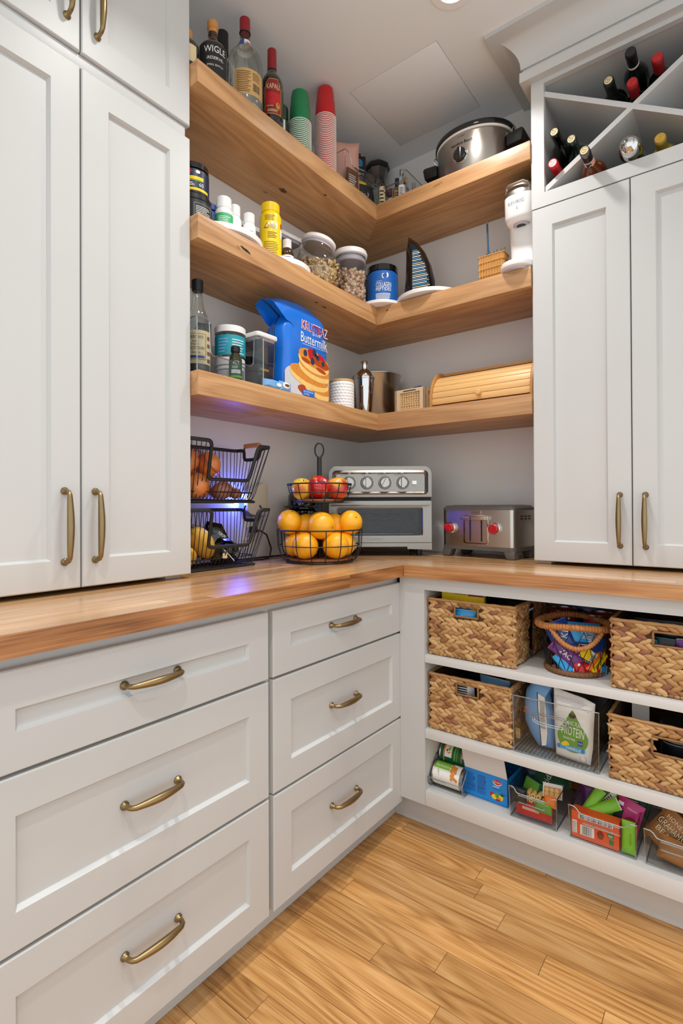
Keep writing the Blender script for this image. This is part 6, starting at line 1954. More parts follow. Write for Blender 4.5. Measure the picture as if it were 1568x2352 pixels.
def hyacinth_basket(label, cx, yf, z, w, d, h, hole, seed):
    """local +x is the front face; hole=(u0,u1,z0,z1) on the front"""
    t = thing('seagrass_basket', label, 'basket', (cx, yf + d / 2, z), R(-90), 'woven baskets on the open shelves')
    r = random.Random(seed)
    g = G('hyacinth')
    rows = 13; pr = (h - .012) / rows
    wob = lambda u, zz: .0018 * math.sin(u * 60 + zz * 90 + seed)
    def face(P, du, n, L, holed):
        nst = int(L / .0235)
        for i in range(rows):
            zz = .006 + pr * (i + .5)
            for k in range(nst + 1):
                u = -L / 2 + .004 + (L - .008) * (k + (.5 if i % 2 else 0.0) - .15) / nst
                u = min(max(u, -L / 2 + .0165), L / 2 - .0165)
                if holed and hole[0] - .008 < u < hole[1] + .008 and hole[2] - .003 < zz < hole[3] + .003: continue
                g.use(r.choice(['hyacinth', 'hyacinth', 'hyacinth_pale', 'hyacinth_pale', 'hyacinth_dark', 'hyacinth_red'] if r.random() < .5 else ['hyacinth', 'hyacinth_pale']))
                tl = (.42 if i % 2 else -.42) + r.uniform(-.16, .16)
                strand(g, P(u + r.uniform(-.002, .002), zz + r.uniform(-.001, .001), wob(u, zz)), du, (0, 0, 1), n, .0185 * r.uniform(.85, 1.2), pr * .66 * r.uniform(.85, 1.15), .0062, tl)
    hw, hd = w / 2, d / 2
    face(lambda u, zz, q: (hd - .005 + q, u, zz), (0, 1, 0), (1, 0, 0), w, True)
    face(lambda u, zz, q: (u, hw - .005 + q, zz), (-1, 0, 0), (0, 1, 0), d, False)
    face(lambda u, zz, q: (u, -hw + .005 - q, zz), (1, 0, 0), (0, -1, 0), d, False)
    part('weave', g, t, kind='stuff', sharp=70, fix=False)
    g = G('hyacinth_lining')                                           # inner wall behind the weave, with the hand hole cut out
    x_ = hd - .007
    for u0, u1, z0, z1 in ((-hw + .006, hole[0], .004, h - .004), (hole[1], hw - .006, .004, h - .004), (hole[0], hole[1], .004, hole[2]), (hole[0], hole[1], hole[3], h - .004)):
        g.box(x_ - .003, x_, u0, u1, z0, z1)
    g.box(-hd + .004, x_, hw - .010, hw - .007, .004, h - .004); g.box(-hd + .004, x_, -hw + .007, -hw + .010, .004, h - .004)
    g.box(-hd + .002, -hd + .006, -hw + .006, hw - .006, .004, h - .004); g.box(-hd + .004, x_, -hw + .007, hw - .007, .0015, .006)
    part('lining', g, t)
    g = G('hyacinth')
    def rope(pts, rr, n_):
        out = []
        for a, b in zip(pts, pts[1:]):
            for i in range(n_): out.append(tuple(a[j] + (b[j] - a[j]) * i / n_ for j in range(3)))
        out.append(pts[-1])
        return out, [rr * (1 + .16 * math.sin(i * 1.9)) for i in range(len(out))]
    zt = h - .004
    p, q = rope([(hd - .004, -hw + .004, zt), (hd - .004, hw - .004, zt), (-hd + .004, hw - .004, zt), (-hd + .004, -hw + .004, zt), (hd - .004, -hw + .004, zt)], .0052, 22)
    g.tube(p[:-1], q[:-1], 6, True)
    part('rim', g, t, sharp=80)
    g = G('hyacinth_dark')
    hz = [(hd - .003, hole[0], hole[2]), (hd - .003, hole[1], hole[2]), (hd - .003, hole[1], hole[3]), (hd - .003, hole[0], hole[3]), (hd - .003, hole[0], hole[2])]
    p, q = rope(hz, .0034, 8); g.tube(p[:-1], q[:-1], 6, True)
    part('hand_hole', g, t, sharp=80)
    g = G('hyacinth')
    for k in range(22):                                               # foot braid
        u = -hw + .010 + (w - .02) * k / 21; g.use(r.choice(['hyacinth', 'hyacinth_dark', 'hyacinth_pale']))
        g.ell((hd - .006, u, .0055), .006, .0085, .0050, 6, 4)
    part('foot_braid', g, t, kind='stuff', sharp=80)
    return t
S1, S2, S3 = 0.6143, 0.3643, 0.1573
hyacinth_basket('woven water-hyacinth basket with cheese box inside, top left of the open shelves', 0.8215, -0.560, S1, .300, .36, .192, (-.050, .030, .140, .176), 1)
hyacinth_basket('woven water-hyacinth basket below the cheese-box basket on the middle shelf', 0.8155, -0.560, S2, .286, .36, .190, (-.040, .035, .136, .172), 2)
hyacinth_basket('woven water-hyacinth basket at the top right with dark snack bags inside', 1.3830, -0.560, S1, .300, .36, .192, (-.046, .050, .132, .168), 3)
hyacinth_basket('woven water-hyacinth basket at the middle right with a large hand hole', 1.3780, -0.560, S2, .304, .36, .178, (-.045, .055, .098, .142), 4)

def pack(name, label, cat, w, h, t_, mats, loc, rot, group, deco=None, crimp=.006):
    """pillow packet with crimped ends; front is local +x; deco(g, x) prints on it"""
    g = G(mats[0])
    n = 7
    o = [(-w / 2 * (1 - .04 * math.sin(PI * i / n)), -h / 2 + h * i / n) for i in range(n + 1)] + [(w / 2 * (1 - .04 * math.sin(PI * i / n)), h / 2 - h * i / n) for i in range(n + 1)]
    g.puff(o, [(1, .0006), (.90, t_ * .30), (.72, t_ * .85), (.45, t_), (.2, t_ * 1.02)])
    if len(mats) > 1:
        g.use(mats[1]); e = .0012
        for z0, z1 in ((-h / 2, -h / 2 + crimp), (h / 2 - crimp, h / 2)): g.box(-e, e, -w / 2 * .98, w / 2 * .98, z0, z1)
    if deco: deco(g, t_ * 1.02 + .0006)
    return single(name, g, label, cat, loc, group=group, rot=rot, fix=False, sharp=60)
def dtext(s, m='paper', h=.014, y=0, z=0, w=None, rot=0.0, under=None):
    def f(g, x):
        if under: g.use(under[0]); g.prect(*under[1:], x - .0002)
        g.use(m); g.text(s, y, z, h, x + .0002, maxw=w, rot=rot)
    return f

# --- contents of the woven baskets
g = G('yellow'); g.box(-.008, .008, -.085, .065, 0, .211); g.use('orange'); g.prect(-.085, .065, .17, .178, .0083); g.use('red_dark'); g.prect(.010, .064, .196, .2095, .0084); g.use('brown'); g.text('Cheese', -.015, .2035, .012, .0086, w=.044); g.use('blue_sky'); g.prect(-.04, .02, .135, .16, .0104)
single('cracker_box', g, 'yellow box marked Cheese showing above the top left basket', 'box', (0.790, -0.508, S1 + .0065), R(-90), fix=False)
pack('snack_packet', 'blue and white packet seen through the hand hole of the top left basket', 'packet', .09, .15, .016, ['blue_sky', 'paper'], (0.790, -0.530, S1 + .085), (0, R(3), R(-86)), 'packets inside the top left basket', dtext('CHIPS', 'paper', .02, 0, .03, .06, rot=1.2))
pack('snack_packet', 'grey and tan packet behind the hand hole of the top left basket', 'packet', .10, .16, .016, ['ink_grey', 'paper'], (0.862, -0.470, S1 + .09), (0, R(4), R(-95)), 'packets inside the top left basket', dtext('TORTILLA', 'paper', .016, 0, .03, .07, under=('tan_label', -.04, .04, .035, .06)))
pack('snack_packet', 'black crumpled bag sticking up in the right of the top left basket', 'packet', .13, .17, .024, ['black_gloss', 'black'], (0.915, -0.40, S1 + .098), (0, R(-4), R(-100)), 'packets inside the top left basket', dtext('SEA SALT', 'ink_grey', .012, 0, .06, .07))
pack('snack_packet', 'grey and tan packet in the hand hole of the middle left basket', 'packet', .09, .17, .016, ['paper', 'ink_grey'], (0.775, -0.505, S2 + .098), (0, R(14), R(-86)), 'packets inside the middle left basket', lambda g, x: (g.use('ink'), g.plines(-.03, .03, .0, .07, 8, x)))
pack('snack_packet', 'blue-white foil bag in the middle left basket', 'packet', .11, .16, .018, ['blue_pale', 'paper'], (0.868, -0.45, S2 + .10), (0, R(5), R(-98)), 'packets inside the middle left basket', dtext('KETTLE', 'blue_navy', .016, 0, .05, .07))
pack('snack_packet', 'grey foil bag at the right of the middle left basket', 'packet', .10, .15, .018, ['grey_plastic', 'ink_grey'], (0.915, -0.35, S2 + .095), (0, R(-5), R(-80)), 'packets inside the middle left basket')
pack('snack_packet', 'dark bag lettered in white showing above the top right basket', 'packet', .16, .17, .020, ['black', 'black_gloss'], (1.36, -0.46, S1 + .10), (0, R(6), R(-92)), 'packets inside the top right basket', dtext('SEEDS', 'paper', .02, .0, .065, .09))
pack('snack_packet', 'teal-edged dark packet in the hand hole of the top right basket', 'packet', .09, .13, .014, ['black', 'teal'], (1.345, -0.515, S1 + .082), (0, R(3), R(-95)), 'packets inside the top right basket', dtext('MIX', 'paper', .02, 0, .02, .05, under=('teal', -.035, .0, .05, .06)))
pack('snack_packet', 'purple-cornered packet at the edge of the top right basket hand hole', 'packet', .09, .14, .014, ['purple', 'paper'], (1.425, -0.505, S1 + .082), (0, R(8), R(-70)), 'packets inside the top right basket', dtext('BAR', 'paper', .02, 0, .03, .05))
g = G('black'); g.cyl(.045, 0, .150, 28, bev=.003); g.use('ink_grey'); g.plines(-.04, .05, .10, .13, 4, .0453, .35, True)
single('round_tub', g, 'dark round tub inside the middle right basket behind its hand hole', 'tub', (1.385, -0.455, S2 + .0065), R(-90), fix=False)
single('paper_strip', G('paper').box(-.002, .002, -.022, .022, 0, .181), 'white card standing at the left of the middle right basket', 'card', (1.288, -0.42, S2 + .0065), R(-90))

# --- round wire basket with roped rim
t = thing('wire_snack_basket', 'round black wire basket with rope-wrapped rim and loop handles full of snack packets', 'basket', (1.1155, -0.452, S1), R(-72))
rb, rt, zt = .078, .103, .140
M('rope', '#b5763e', 0.65, var=0.25, vscale=150); M('rope_dark', '#7b5130', 0.7, var=0.25, vscale=150)
def ropey(g, pts, r, seg=7, closed=True):
    return g.tube(pts, [r * (1 + .22 * math.sin(i * 2.3)) for i in range(len(pts))], seg, closed)
def rimpt(a, z, r): return (r * math.cos(a), r * math.sin(a), z)
g = G('rope')
pts = []
for i in range(220):
    a = 2 * PI * i / 220
    lift = .010 * max(0, math.cos(a)) ** 3 + .010 * max(0, -math.cos(a)) ** 3
    pts.append(rimpt(a, zt + lift, rt))
ropey(g, pts, .0095); part('rim', g, t, sharp=80)
for s_ in (0, 1):
    g = G('rope'); pts = []
    for i in range(66):
        u = -1 + 2 * i / 65; a = u * .78 + PI * s_
        pts.append(rimpt(a, zt + .006 - .056 * (1 - u * u), rt + .006 - .006 * u * u - .012 * (1 - u * u) * .4))
    ropey(g, pts, .0072, closed=False); part('loop_handle', g, t, sharp=80)
g = G('rope_dark'); ropey(g, [rimpt(2 * PI * i / 110, .009, rb) for i in range(110)], .0088); part('base_rope', g, t, sharp=80)
g = G('black_wire')
for k in range(18):
    for s_ in (1, -1):
        g.tube([rimpt(2 * PI * k / 18 + s_ * (2 * PI / 18) * 1.5 * j / 6, .010 + (zt - .012) * j / 6, rb + (rt - rb) * j / 6) for j in range(7)], .0010, 4)
for j in range(9): g.tube([(-rb * math.sin(PI * (j + .5) / 9), rb * math.cos(PI * (j + .5) / 9), .003), (rb * math.sin(PI * (j + .5) / 9), rb * math.cos(PI * (j + .5) / 9), .003)], .0010, 4)
part('wires', g, t, kind='stuff', sharp=80)
def snack(label, lx, ly, lz, w, h, th, mats, rot, deco=None):
    """lx: towards the camera side, ly: to the right, inside the round basket"""
    a = R(-52); x = 1.1155 + lx * math.cos(a) - ly * math.sin(a); y = -.452 + lx * math.sin(a) + ly * math.cos(a)
    M_ = Matrix.Rotation(a + rot[2], 3, 'Z') @ Matrix.Rotation(rot[1], 3, 'Y') @ Matrix.Rotation(rot[0], 3, 'X')
    pack('snack_packet', label, 'packet', w, h, th, mats, (x, y, S1 + lz), M_.to_euler(), 'snack packets in the round wire basket', deco, crimp=.005)
snack('big bright blue bag in the middle of the wire basket', .032, .012, .098, .105, .105, .018, ['blue_sky', 'blue'], (R(-5), R(-12), 0), lambda g, x: (g.use('blue_deep'), g.prect(-.05, .05, -.03, -.005, x), g.use('paper'), g.text('SNACK', -.005, .014, .020, x + .0002, w=.016, rot=0), g.text('MINIS', .02, .012, .030, x + .0002, w=.034, rot=R(80)), g.plines(-.02, .02, -.028, -.008, 4, x + .0003)))
snack('dark blue bag lettered KE at the left of the wire basket', .030, -.046, .098, .070, .120, .014, ['blue_deep', 'blue'], (R(25), R(-10), R(-18)), dtext('KE', 'paper', .018, .012, .02, .03, rot=R(55)))
snack('deep blue bag low at the right of the wire basket', .030, .052, .075, .060, .080, .014, ['blue', 'blue_deep'], (R(-10), R(-10), R(15)))
snack('magenta-tipped purple packet at the left of the wire basket', .050, -.048, .064, .042, .095, .009, ['purple', 'magenta'], (R(52), R(-6), R(-25)), dtext('ZAC', 'paper', .014, 0, 0, .035, rot=R(-90)))
snack('white-ended purple packet behind the magenta-tipped one', .044, -.018, .072, .040, .070, .008, ['purple', 'paper'], (R(62), R(-4), R(-10)), lambda g, x: (g.use('paper'), g.prect(-.015, .015, -.012, .02, x), g.use('ink'), g.bars(-.012, .012, -.008, .016, x + .0002, 8)))
snack('red shiny candy packet low at the left front of the wire basket', .062, -.024, .040, .034, .085, .008, ['red', 'red_dark'], (R(35), R(-10), R(-14)), lambda g, x: (g.use('paper'), g.pell(0, .01, .004, .004, x), g.pell(.004, -.008, .004, .004, x)))
snack('red packet lying at the bottom front of the wire basket', .066, .008, .026, .034, .080, .008, ['red', 'paper'], (R(80), R(-14), 0))
snack('purple-ended yellow packet in the middle of the wire basket', .056, .020, .058, .036, .085, .008, ['purple', 'yellow'], (R(60), R(-8), R(4)), lambda g, x: (g.use('yellow'), g.prect(-.016, .016, .0, .035, x), g.use('paper'), g.prect(-.014, .014, -.016, .002, x + .0001), g.use('ink'), g.bars(-.012, .012, -.014, .0, x + .0003, 8)))
snack('orange and yellow packet slanting at the right front of the wire basket', .060, .038, .042, .032, .085, .008, ['orange', 'yellow'], (R(-48), R(-10), R(16)), lambda g, x: (g.use('yellow'), g.prect(-.004, .014, -.036, .036, x), g.use('brown'), g.prect(.001, .004, -.02, .02, x + .0002)))
snack('orange packet with dark round face print at the right of the wire basket', .048, .055, .054, .036, .050, .008, ['orange', 'red_dark'], (R(-20), R(-6), R(28)), lambda g, x: (g.use('ink'), g.pell(0, 0, .008, .006, x)))
snack('light blue packet at the bottom right of the wire basket', .058, .036, .022, .034, .075, .008, ['blue_sky', 'paper'], (R(70), R(-14), R(14)), dtext('AIR', 'paper', .012, 0, 0, .03, rot=R(-90)))
snack('light blue packet low at the left of the wire basket', .048, -.052, .032, .032, .070, .008, ['blue_sky', 'teal'], (R(40), R(-10), R(-30)))
snack('green and white packet at the far right of the wire basket', .030, .072, .046, .030, .090, .007, ['green_lime', 'paper'], (R(-20), R(-4), R(45)), lambda g, x: (g.use('paper'), g.prect(-.012, .004, -.03, .03, x), g.use('ink'), g.plines(-.011, .002, -.02, .02, 6, x + .0002)))
snack('grey and black packet standing at the right edge of the wire basket', .012, .074, .090, .034, .090, .007, ['ink_grey', 'black'], (R(-14), 0, R(50)))
# red cans behind
for i, (x, y) in enumerate(((1.047, -.300), (1.158, -.318))):
    t = thing('tin_can', ['opened red tin standing behind the left of the wire basket', 'opened red tin standing behind the right of the wire basket'][i], 'can', (x, y, S1), R(-55), 'red tins behind the wire basket')
    g = G('red_dark'); g.lathe([(0, .003), (.044, 0), (.046, .004), (.046, .152), (.0445, .153), (.0445, .02), (0, .018)], 36); part('body', g, t, sharp=50)
    g = G('steel'); g.lathe([(.0455, .150), (.0475, .152), (.0475, .157), (.0445, .157), (.0442, .152)], 36); part('rim', g, t, sharp=60)
    g = G('ink'); g.prect(-.008, .004, .125, .140, .0464, True); g.use('paper'); g.pell(-.002, .133, .004, .005, .0466, cyl=True); g.use('ink'); g.prect(.022, .045, .095, .138, .0464, True); g.use('ink_grey'); g.plines(.024, .043, .10, .134, 6, .0466, .3, True); part('label', g, t, fix=False)
pack('snack_packet', 'dark blue bag at the back behind the red tins', 'packet', .14, .18, .02, ['blue_deep', 'blue_navy'], (1.085, -.225, S1 + .092), (0, 0, R(-90)), 'bags behind the red tins', None)

# --- clear bin on the middle shelf with two bags
t = thing('clear_bin', 'deep clear bin with oval grip and ribbed floor holding two food bags', 'bin', (1.0835, -0.385, S2), R(-90), 'clear bins on the open shelves')
w, d, h = .242, .345, .172
bin_part(t, w, d, h, taper=.985)
g = G('clear_edge')
for q in (0, .006):
    pp = []
    for i in range(40):
        a = 2 * PI * i / 40; c, s_ = math.cos(a), math.sin(a)
        pp.append((d / 2 + .0015, (-.010) + (.052 - q) * math.copysign(abs(c) ** .5, c) * 1.0, .118 + (.017 - q) * math.copysign(abs(s_) ** .8, s_)))
    g.tube(pp, .0017, 5, True)
part('oval_grip', g, t)
g = G('clear_edge')
for k in range(20): g.box(-d / 2 + .01, d / 2 - .004, -w / 2 + .012 + .0112 * k, -w / 2 + .0145 + .0112 * k, .003, .0045)
part('floor_ribs', g, t, kind='stuff')
g = G('clear_edge'); g.prect(-.112, -.098, .045, .075, d / 2 + .001); part('catch', g, t)
t = thing('food_bag', 'pale blue snack bag twisted at the top in the clear bin', 'bag', (1.025, -0.480, S2 + .004), R(-100))
o = [(-.005, .0), (.040, .006), (.046, .06), (.040, .12), (.030, .172), (.046, .206), (.018, .214), (-.012, .212), (-.046, .170), (-.052, .12), (-.050, .07), (-.030, .03)]
g = G('blue_pale'); g.puff(o, [(1, .003), (.93, .014), (.8, .024), (.5, .030)])
body = part('body', g, t, sharp=60)
g = G('paper'); g.ppoly([(.004, .172), (.026, .165), (.030, .12), (.034, .06), (.030, .022), (.016, .016), (.012, .06), (.005, .12)], .0306)
g.use('ink'); g.plines(.010, .028, .07, .155, 22, .0308, .4, ragged=.2); g.tube([(.0306, .002, .175), (.0306, .004, .12), (.0306, .011, .06), (.0306, .015, .012)], .0012, 4)
g.use('orange'); g.text('CRUNCH', -.044 + .012, .118, .008, .0308, maxw=.022); g.text('RICE', -.034, .106, .008, .0308, maxw=.018)
part('print', g, t, fix=False)
g = G('blue'); g.puff([(-.03, .186), (.030, .178), (.044, .214), (.01, .222), (-.02, .218)], [(1, .002), (.8, .012), (.4, .02)]); part('folded_top', g, t)
t = thing('food_pouch', 'white plant-protein pouch with big green drop in the clear bin', 'pouch', (1.128, -0.515, S2 + .004), R(-93))
o = [(-.050, .004), (-.02, 0.0), (.02, -.002), (.046, -.002), (.053, .05), (.056, .12), (.060, .178), (.03, .188), (-.01, .194), (-.056, .202), (-.056, .12), (-.053, .05)]
g = G('paper'); g.puff(o, [(1, .002), (.95, .008), (.82, .020), (.55, .025)])
part('body', g, t, sharp=60)
X = .0256
M('leaf_green', '#5e9a2e', 0.4, var=0.05)
def drop(cy, cz, s_, n=34):
    out = []
    for i in range(n):
        a = 2 * PI * i / n
        r_ = .043 * s_
        y = r_ * math.sin(a); z = -r_ * math.cos(a) * 1.08
        k = max(0, -math.cos(a))
        y *= (1 - .62 * k ** 1.6); z *= (1 + .62 * k ** 2.2)
        out.append((cy + y, cz + z))
    return out
g = G('grey_plastic'); g.plines(-.05, .055, .15, .19, 8, X - .004, .3)
g.use('leaf_green'); g.ppoly(drop(.004, .078, 1.0), X)
g.use('ink'); g.pell(.004, .138, .010, .008, X + .0002); g.use('brown'); g.pell(.004, .143, .005, .004, X + .0004)
g.use('paper'); g.text('ORGANIC PLANT', .004, .116, .013, X + .0003, w=.062, rot=-.10); g.text('PROTEIN', .005, .092, .026, X + .0003, w=.062, rot=-.08); g.text('GRAIN FREE', -.006, .070, .007, X + .0003, w=.034, rot=-.1)
g.use('blue_sky'); g.prect(-.036, .034, .036, .049, X + .0003); g.pell(-.036, .0425, .005, .0065, X + .0003); g.pell(.034, .0425, .005, .0065, X + .0003)
g.use('paper'); g.text('VANILLA', .006, .0425, .008, X + .0006, w=.042); g.use('yellow'); g.pell(-.018, .052, .010, .006, X + .0007, .4); g.pell(-.012, .055, .008, .005, X + .0008, -.6)
g.use('blue_deep'); g.prect(.018, .032, .055, .070, X + .0004); g.use('paper'); g.text('NON GMO', .025, .0625, .004, X + .0006, maxw=.011)
g.use('ink_grey'); g.text('NET WT 20 OZ', -.005, .010, .004, X - .006, maxw=.045); g.tube([(X - .004, .032 + .009 * math.cos(a), .018 + .009 * math.sin(a)) for a in [2 * PI * i / 24 for i in range(24)]], .0005, 4, True)
part('print', g, t, fix=False)
g = G('black'); g.puff([(-.10, 0), (.10, 0), (.10, .2), (.0, .208), (-.10, .2)], [(1, .002), (.9, .012), (.6, .02)]); g.use('paper'); g.text('uchia', .050, .186, .024, .0135, w=.10)
single('food_bag', g, 'dark bag lettered uchia standing at the back of the clear bin', 'bag', (1.110, -0.330, S2 + .004), R(-90), fix=False)

# --- bottom shelf: can rack, fruit-cup carton, three clear bins
t = thing('clear_bin', 'clear can bin with curved front at the left of the bottom shelf', 'bin', (0.7315, -0.385, S3), R(-90), 'clear bins on the open shelves')
g = G('clear')
w, d = .124, .345
prof = [(-d / 2, .11), (-d / 2, .003), (d / 2 - .03, .003)] + [(d / 2 - .03 + .03 * math.sin(PI / 2 * i / 6), .033 - .030 * math.cos(PI / 2 * i / 6)) for i in range(1, 7)] + [(d / 2, .040)]
vs = [(x, sy * w / 2, z) for x, z in prof for sy in (-1, 1)]
g.add(vs, [(2 * i, 2 * i + 1, 2 * i + 3, 2 * i + 2) for i in range(len(prof) - 1)])
for sy in (-1, 1): g.add([(x, sy * w / 2, z) for x, z in prof] + [(d / 2 - .06, sy * w / 2, .095)], [tuple(range(len(prof) + 1))])
part('walls', g, t, fix=False)
g = G('clear_edge')
for sy in (-1, 1): g.tube([(x, sy * w / 2, z) for x, z in prof] + [(d / 2 - .06, sy * w / 2, .095), (-d / 2, sy * w / 2, .11)], .0016, 5)
g.tube([(d / 2, -w / 2, .040), (d / 2, w / 2, .040)], .0016, 5); g.box(-d / 2, d / 2 - .03, -w / 2 + .002, w / 2 - .002, .0004, .003)
part('rim', g, t)
def can(label, y, z, kind, roll):
    t = thing('food_can', label, 'can', (0.7315, y, z), 0, 'food cans in the clear rack'); t.rotation_euler = (roll, R(90), 0)
    r = .0365; L_ = .112
    g = G('steel'); g.lathe([(0, -L_ / 2 + .004), (r - .003, -L_ / 2 + .004), (r - .002, -L_ / 2), (r + .001, -L_ / 2 + .001), (r + .001, -L_ / 2 + .004), (r, -L_ / 2 + .006), (r, L_ / 2 - .006), (r + .001, L_ / 2 - .004), (r + .001, L_ / 2 - .001), (r - .002, L_ / 2), (r - .003, L_ / 2 - .004), (r * .6, L_ / 2 - .0035), (r * .58, L_ / 2 - .0045), (0, L_ / 2 - .0045)], 40); part('tin', g, t, sharp=50)
    g = G('paper')
    rr = r + .0003
    def wr(z0, z1): g.lathe([(rr, z0), (rr, z1)], 40)
    if kind == 0:                                                      # chickpeas
        wr(-.050, .044)
        # label axes: y = round the can, z = along it; front centre at ang 0
        g.use('green_lime'); g.prect(.008, .034, -.050, .005, rr + .0002, True)
        g.use('leaf_green'); g.prect(.034, .050, -.050, .012, rr + .0002, True)
        for i_, (yy, zz) in enumerate([(.024, .010), (.017, .014), (.010, .011), (.020, .020), (.012, .020), (.004, .017), (.026, .019), (.030, .013), (-.002, .022), (-.006, .016), (-.010, .022), (.015, .027), (.007, .028), (-.013, .028), (.024, .027), (-.016, .018), (-.017, .035)]):
            g.use('pancake'); g.pell(yy, zz, .0052, .0048, rr + .0004 + .00005 * i_, n=10, cyl=True)
        g.use('green_lime'); g.prect(-.006, .006, -.034, -.032, rr + .0003, True); g.prect(-.014, .0, -.030, -.0285, rr + .0003, True)
        g.use('ink_grey'); g.plines(-.036, -.030, -.045, .04, 1, rr + .0003, .5, True)
        # lettering runs along the can
        vs, fs, tw, th = text_geo('Garbanzos')
        g.use('paper'); g.add(g._w([(.020 + b * .011 / th, -.022 + a * .046 / tw * -1 * -1) for a, b in vs], rr + .0005, True), fs)
    else:
        g.use('green_dark'); wr(-.050, .050)
        g.use('paper'); g.prect(-.022, .020, -.034, -.008, rr + .0002, True)
        g.use('orange'); g.prect(-.040, .045, -.039, -.035, rr + .0002, True)
        g.use('pancake'); g.pell(.004, -.020, .014, .010, rr + .0004, cyl=True); g.use('green_lime'); g.pell(.006, -.018, .006, .005, rr + .0006, cyl=True); g.use('red_dark'); g.pell(.0, -.025, .004, .003, rr + .0006, cyl=True)
        g.use('leaf_green'); g.prect(-.03, .030, .000, .006, rr + .0002, True); g.prect(-.03, .030, .010, .013, rr + .0002, True)
        g.use('yellow'); g.pell(.034, .018, .012, .016, rr + .0003, cyl=True)
        g.use('orange'); g.prect(-.03, .02, .0265, .029, rr + .0002, True); g.use('paper'); g.prect(-.014, .014, .031, .046, rr + .0003, True); g.use('ink'); g.bars(-.012, .012, .033, .044, rr + .0005, 12, True)
    am = R(-125)
    g.v = [(x_ * math.cos(am) + y_ * math.sin(am), x_ * math.sin(am) - y_ * math.cos(am), z_) for x_, y_, z_ in g.v]
    part('label', g, t, fix=False)
can('can of chickpeas with white and lime label lying at the front of the can rack', -.508, S3 + .0415, 0, 0)
can('green labelled bean can lying above and behind the chickpea can', -.452, S3 + .0905, 1, 0)
can('green labelled bean can at the back of the can rack, low', -.425, S3 + .0415 - .0005, 1, 1.0)

t = thing('fruit_cup_carton', 'bright blue fruit-cup carton with its white lid flap raised', 'carton', (0.8575, -0.415, S3), R(-92))
w, d, h = .148, .19, .088
M('carton_blue', '#1488d8', 0.38, var=0.03)
g = G('carton_blue')
for b in ((d / 2 - .0016, d / 2, -w / 2, w / 2, 0, h), (-d / 2, -d / 2 + .0016, -w / 2, w / 2, 0, h), (-d / 2, d / 2, -w / 2, -w / 2 + .0016, 0, h), (-d / 2, d / 2, w / 2 - .0016, w / 2, 0, h), (-d / 2, d / 2, -w / 2, w / 2, 0, .0016)): g.box(*b)
part('body', g, t)
g = G('grey_plastic'); M('carton_white', '#d9d2cf', 0.6, var=0.02); g = G('carton_white')
g.add([(d / 2 - .001, -w / 2 + .001, h), (d / 2 - .001, w / 2 - .001, h), (d / 2 - .012, w / 2 - .018, h + .064), (d / 2 - .013, -w / 2 - .020, h + .066), (d / 2 - .0025, -w / 2 + .001, h), (d / 2 - .0025, w / 2 - .001, h), (d / 2 - .0135, w / 2 - .018, h + .064), (d / 2 - .0145, -w / 2 - .020, h + .066)], [(0, 1, 2, 3), (4, 5, 6, 7), (0, 1, 5, 4), (1, 2, 6, 5), (2, 3, 7, 6), (3, 0, 4, 7)])
part('lid_flap', g, t)
X = d / 2 + .0003
g = G('blue_deep')
for y0 in (-.066, -.028):
    g.plines(y0, y0 + .031, .018, .078, 17, X, .40, ragged=.25); g.prect(y0 + .024, y0 + .029, .055, .060, X)
    g.tube([(X, y0, .016), (X, y0 + .03, .016), (X, y0 + .03, .034), (X, y0, .034)], .0004, 4, True)
g.use('red'); g.pell(.040, .070, .013, .008, X); g.use('paper'); g.pell(.040, .0685, .0145, .009, X - .0001); g.text('Dole', .040, .0705, .007, X + .0003, w=.018)
g.use('paper'); g.plines(.026, .052, .053, .058, 2, X, .4); g.use('blue_deep'); g.text('TROPICAL FRUIT', .040, .047, .004, X, maxw=.026)
g.use('red'); g.pell(.022, .028, .007, .008, X); g.use('yellow'); g.pell(.030, .022, .009, .008, X + .0001); g.pell(.050, .023, .010, .009, X + .0001, .4); g.use('leaf_green'); g.pell(.040, .028, .006, .010, X + .0002); g.use('orange'); g.pell(.046, .018, .008, .005, X + .0003); g.use('red_dark'); g.pell(.042, .014, .008, .003, X + .0004); g.use('green_dark')
for k in range(5): g.ppoly([(.052, .030), (.050 + .006 * k, .044 - .002 * abs(k - 2)), (.057, .030)], X + .0003)
part('print', g, t, fix=False)
M('kraft', '#b06a2a', 0.65, var=0.08)
t = thing('cardboard_box', 'open brown cardboard box with a bent flap behind the first clear bin', 'box', (1.025, -0.215, S3), R(-90))
g = G('kraft'); g.box(-.11, -.107, -.085, .085, 0, .135); g.box(-.11, .06, -.085, -.082, 0, .135); g.box(-.11, .06, .082, .085, 0, .135); g.box(-.11, .06, -.085, .085, 0, .003); g.box(.057, .060, -.085, .085, 0, .128); part('body', g, t)
g = G('kraft'); g.add([(.060, -.085, .128), (.060, .085, .128), (.165, .03, .112), (.175, -.085, .110), (.060, -.085, .1265), (.060, .085, .1265), (.165, .03, .1105), (.175, -.085, .1085)], [(0, 1, 2, 3), (4, 5, 6, 7), (0, 1, 5, 4), (1, 2, 6, 5), (2, 3, 7, 6), (3, 0, 4, 7)]); part('flap', g, t)

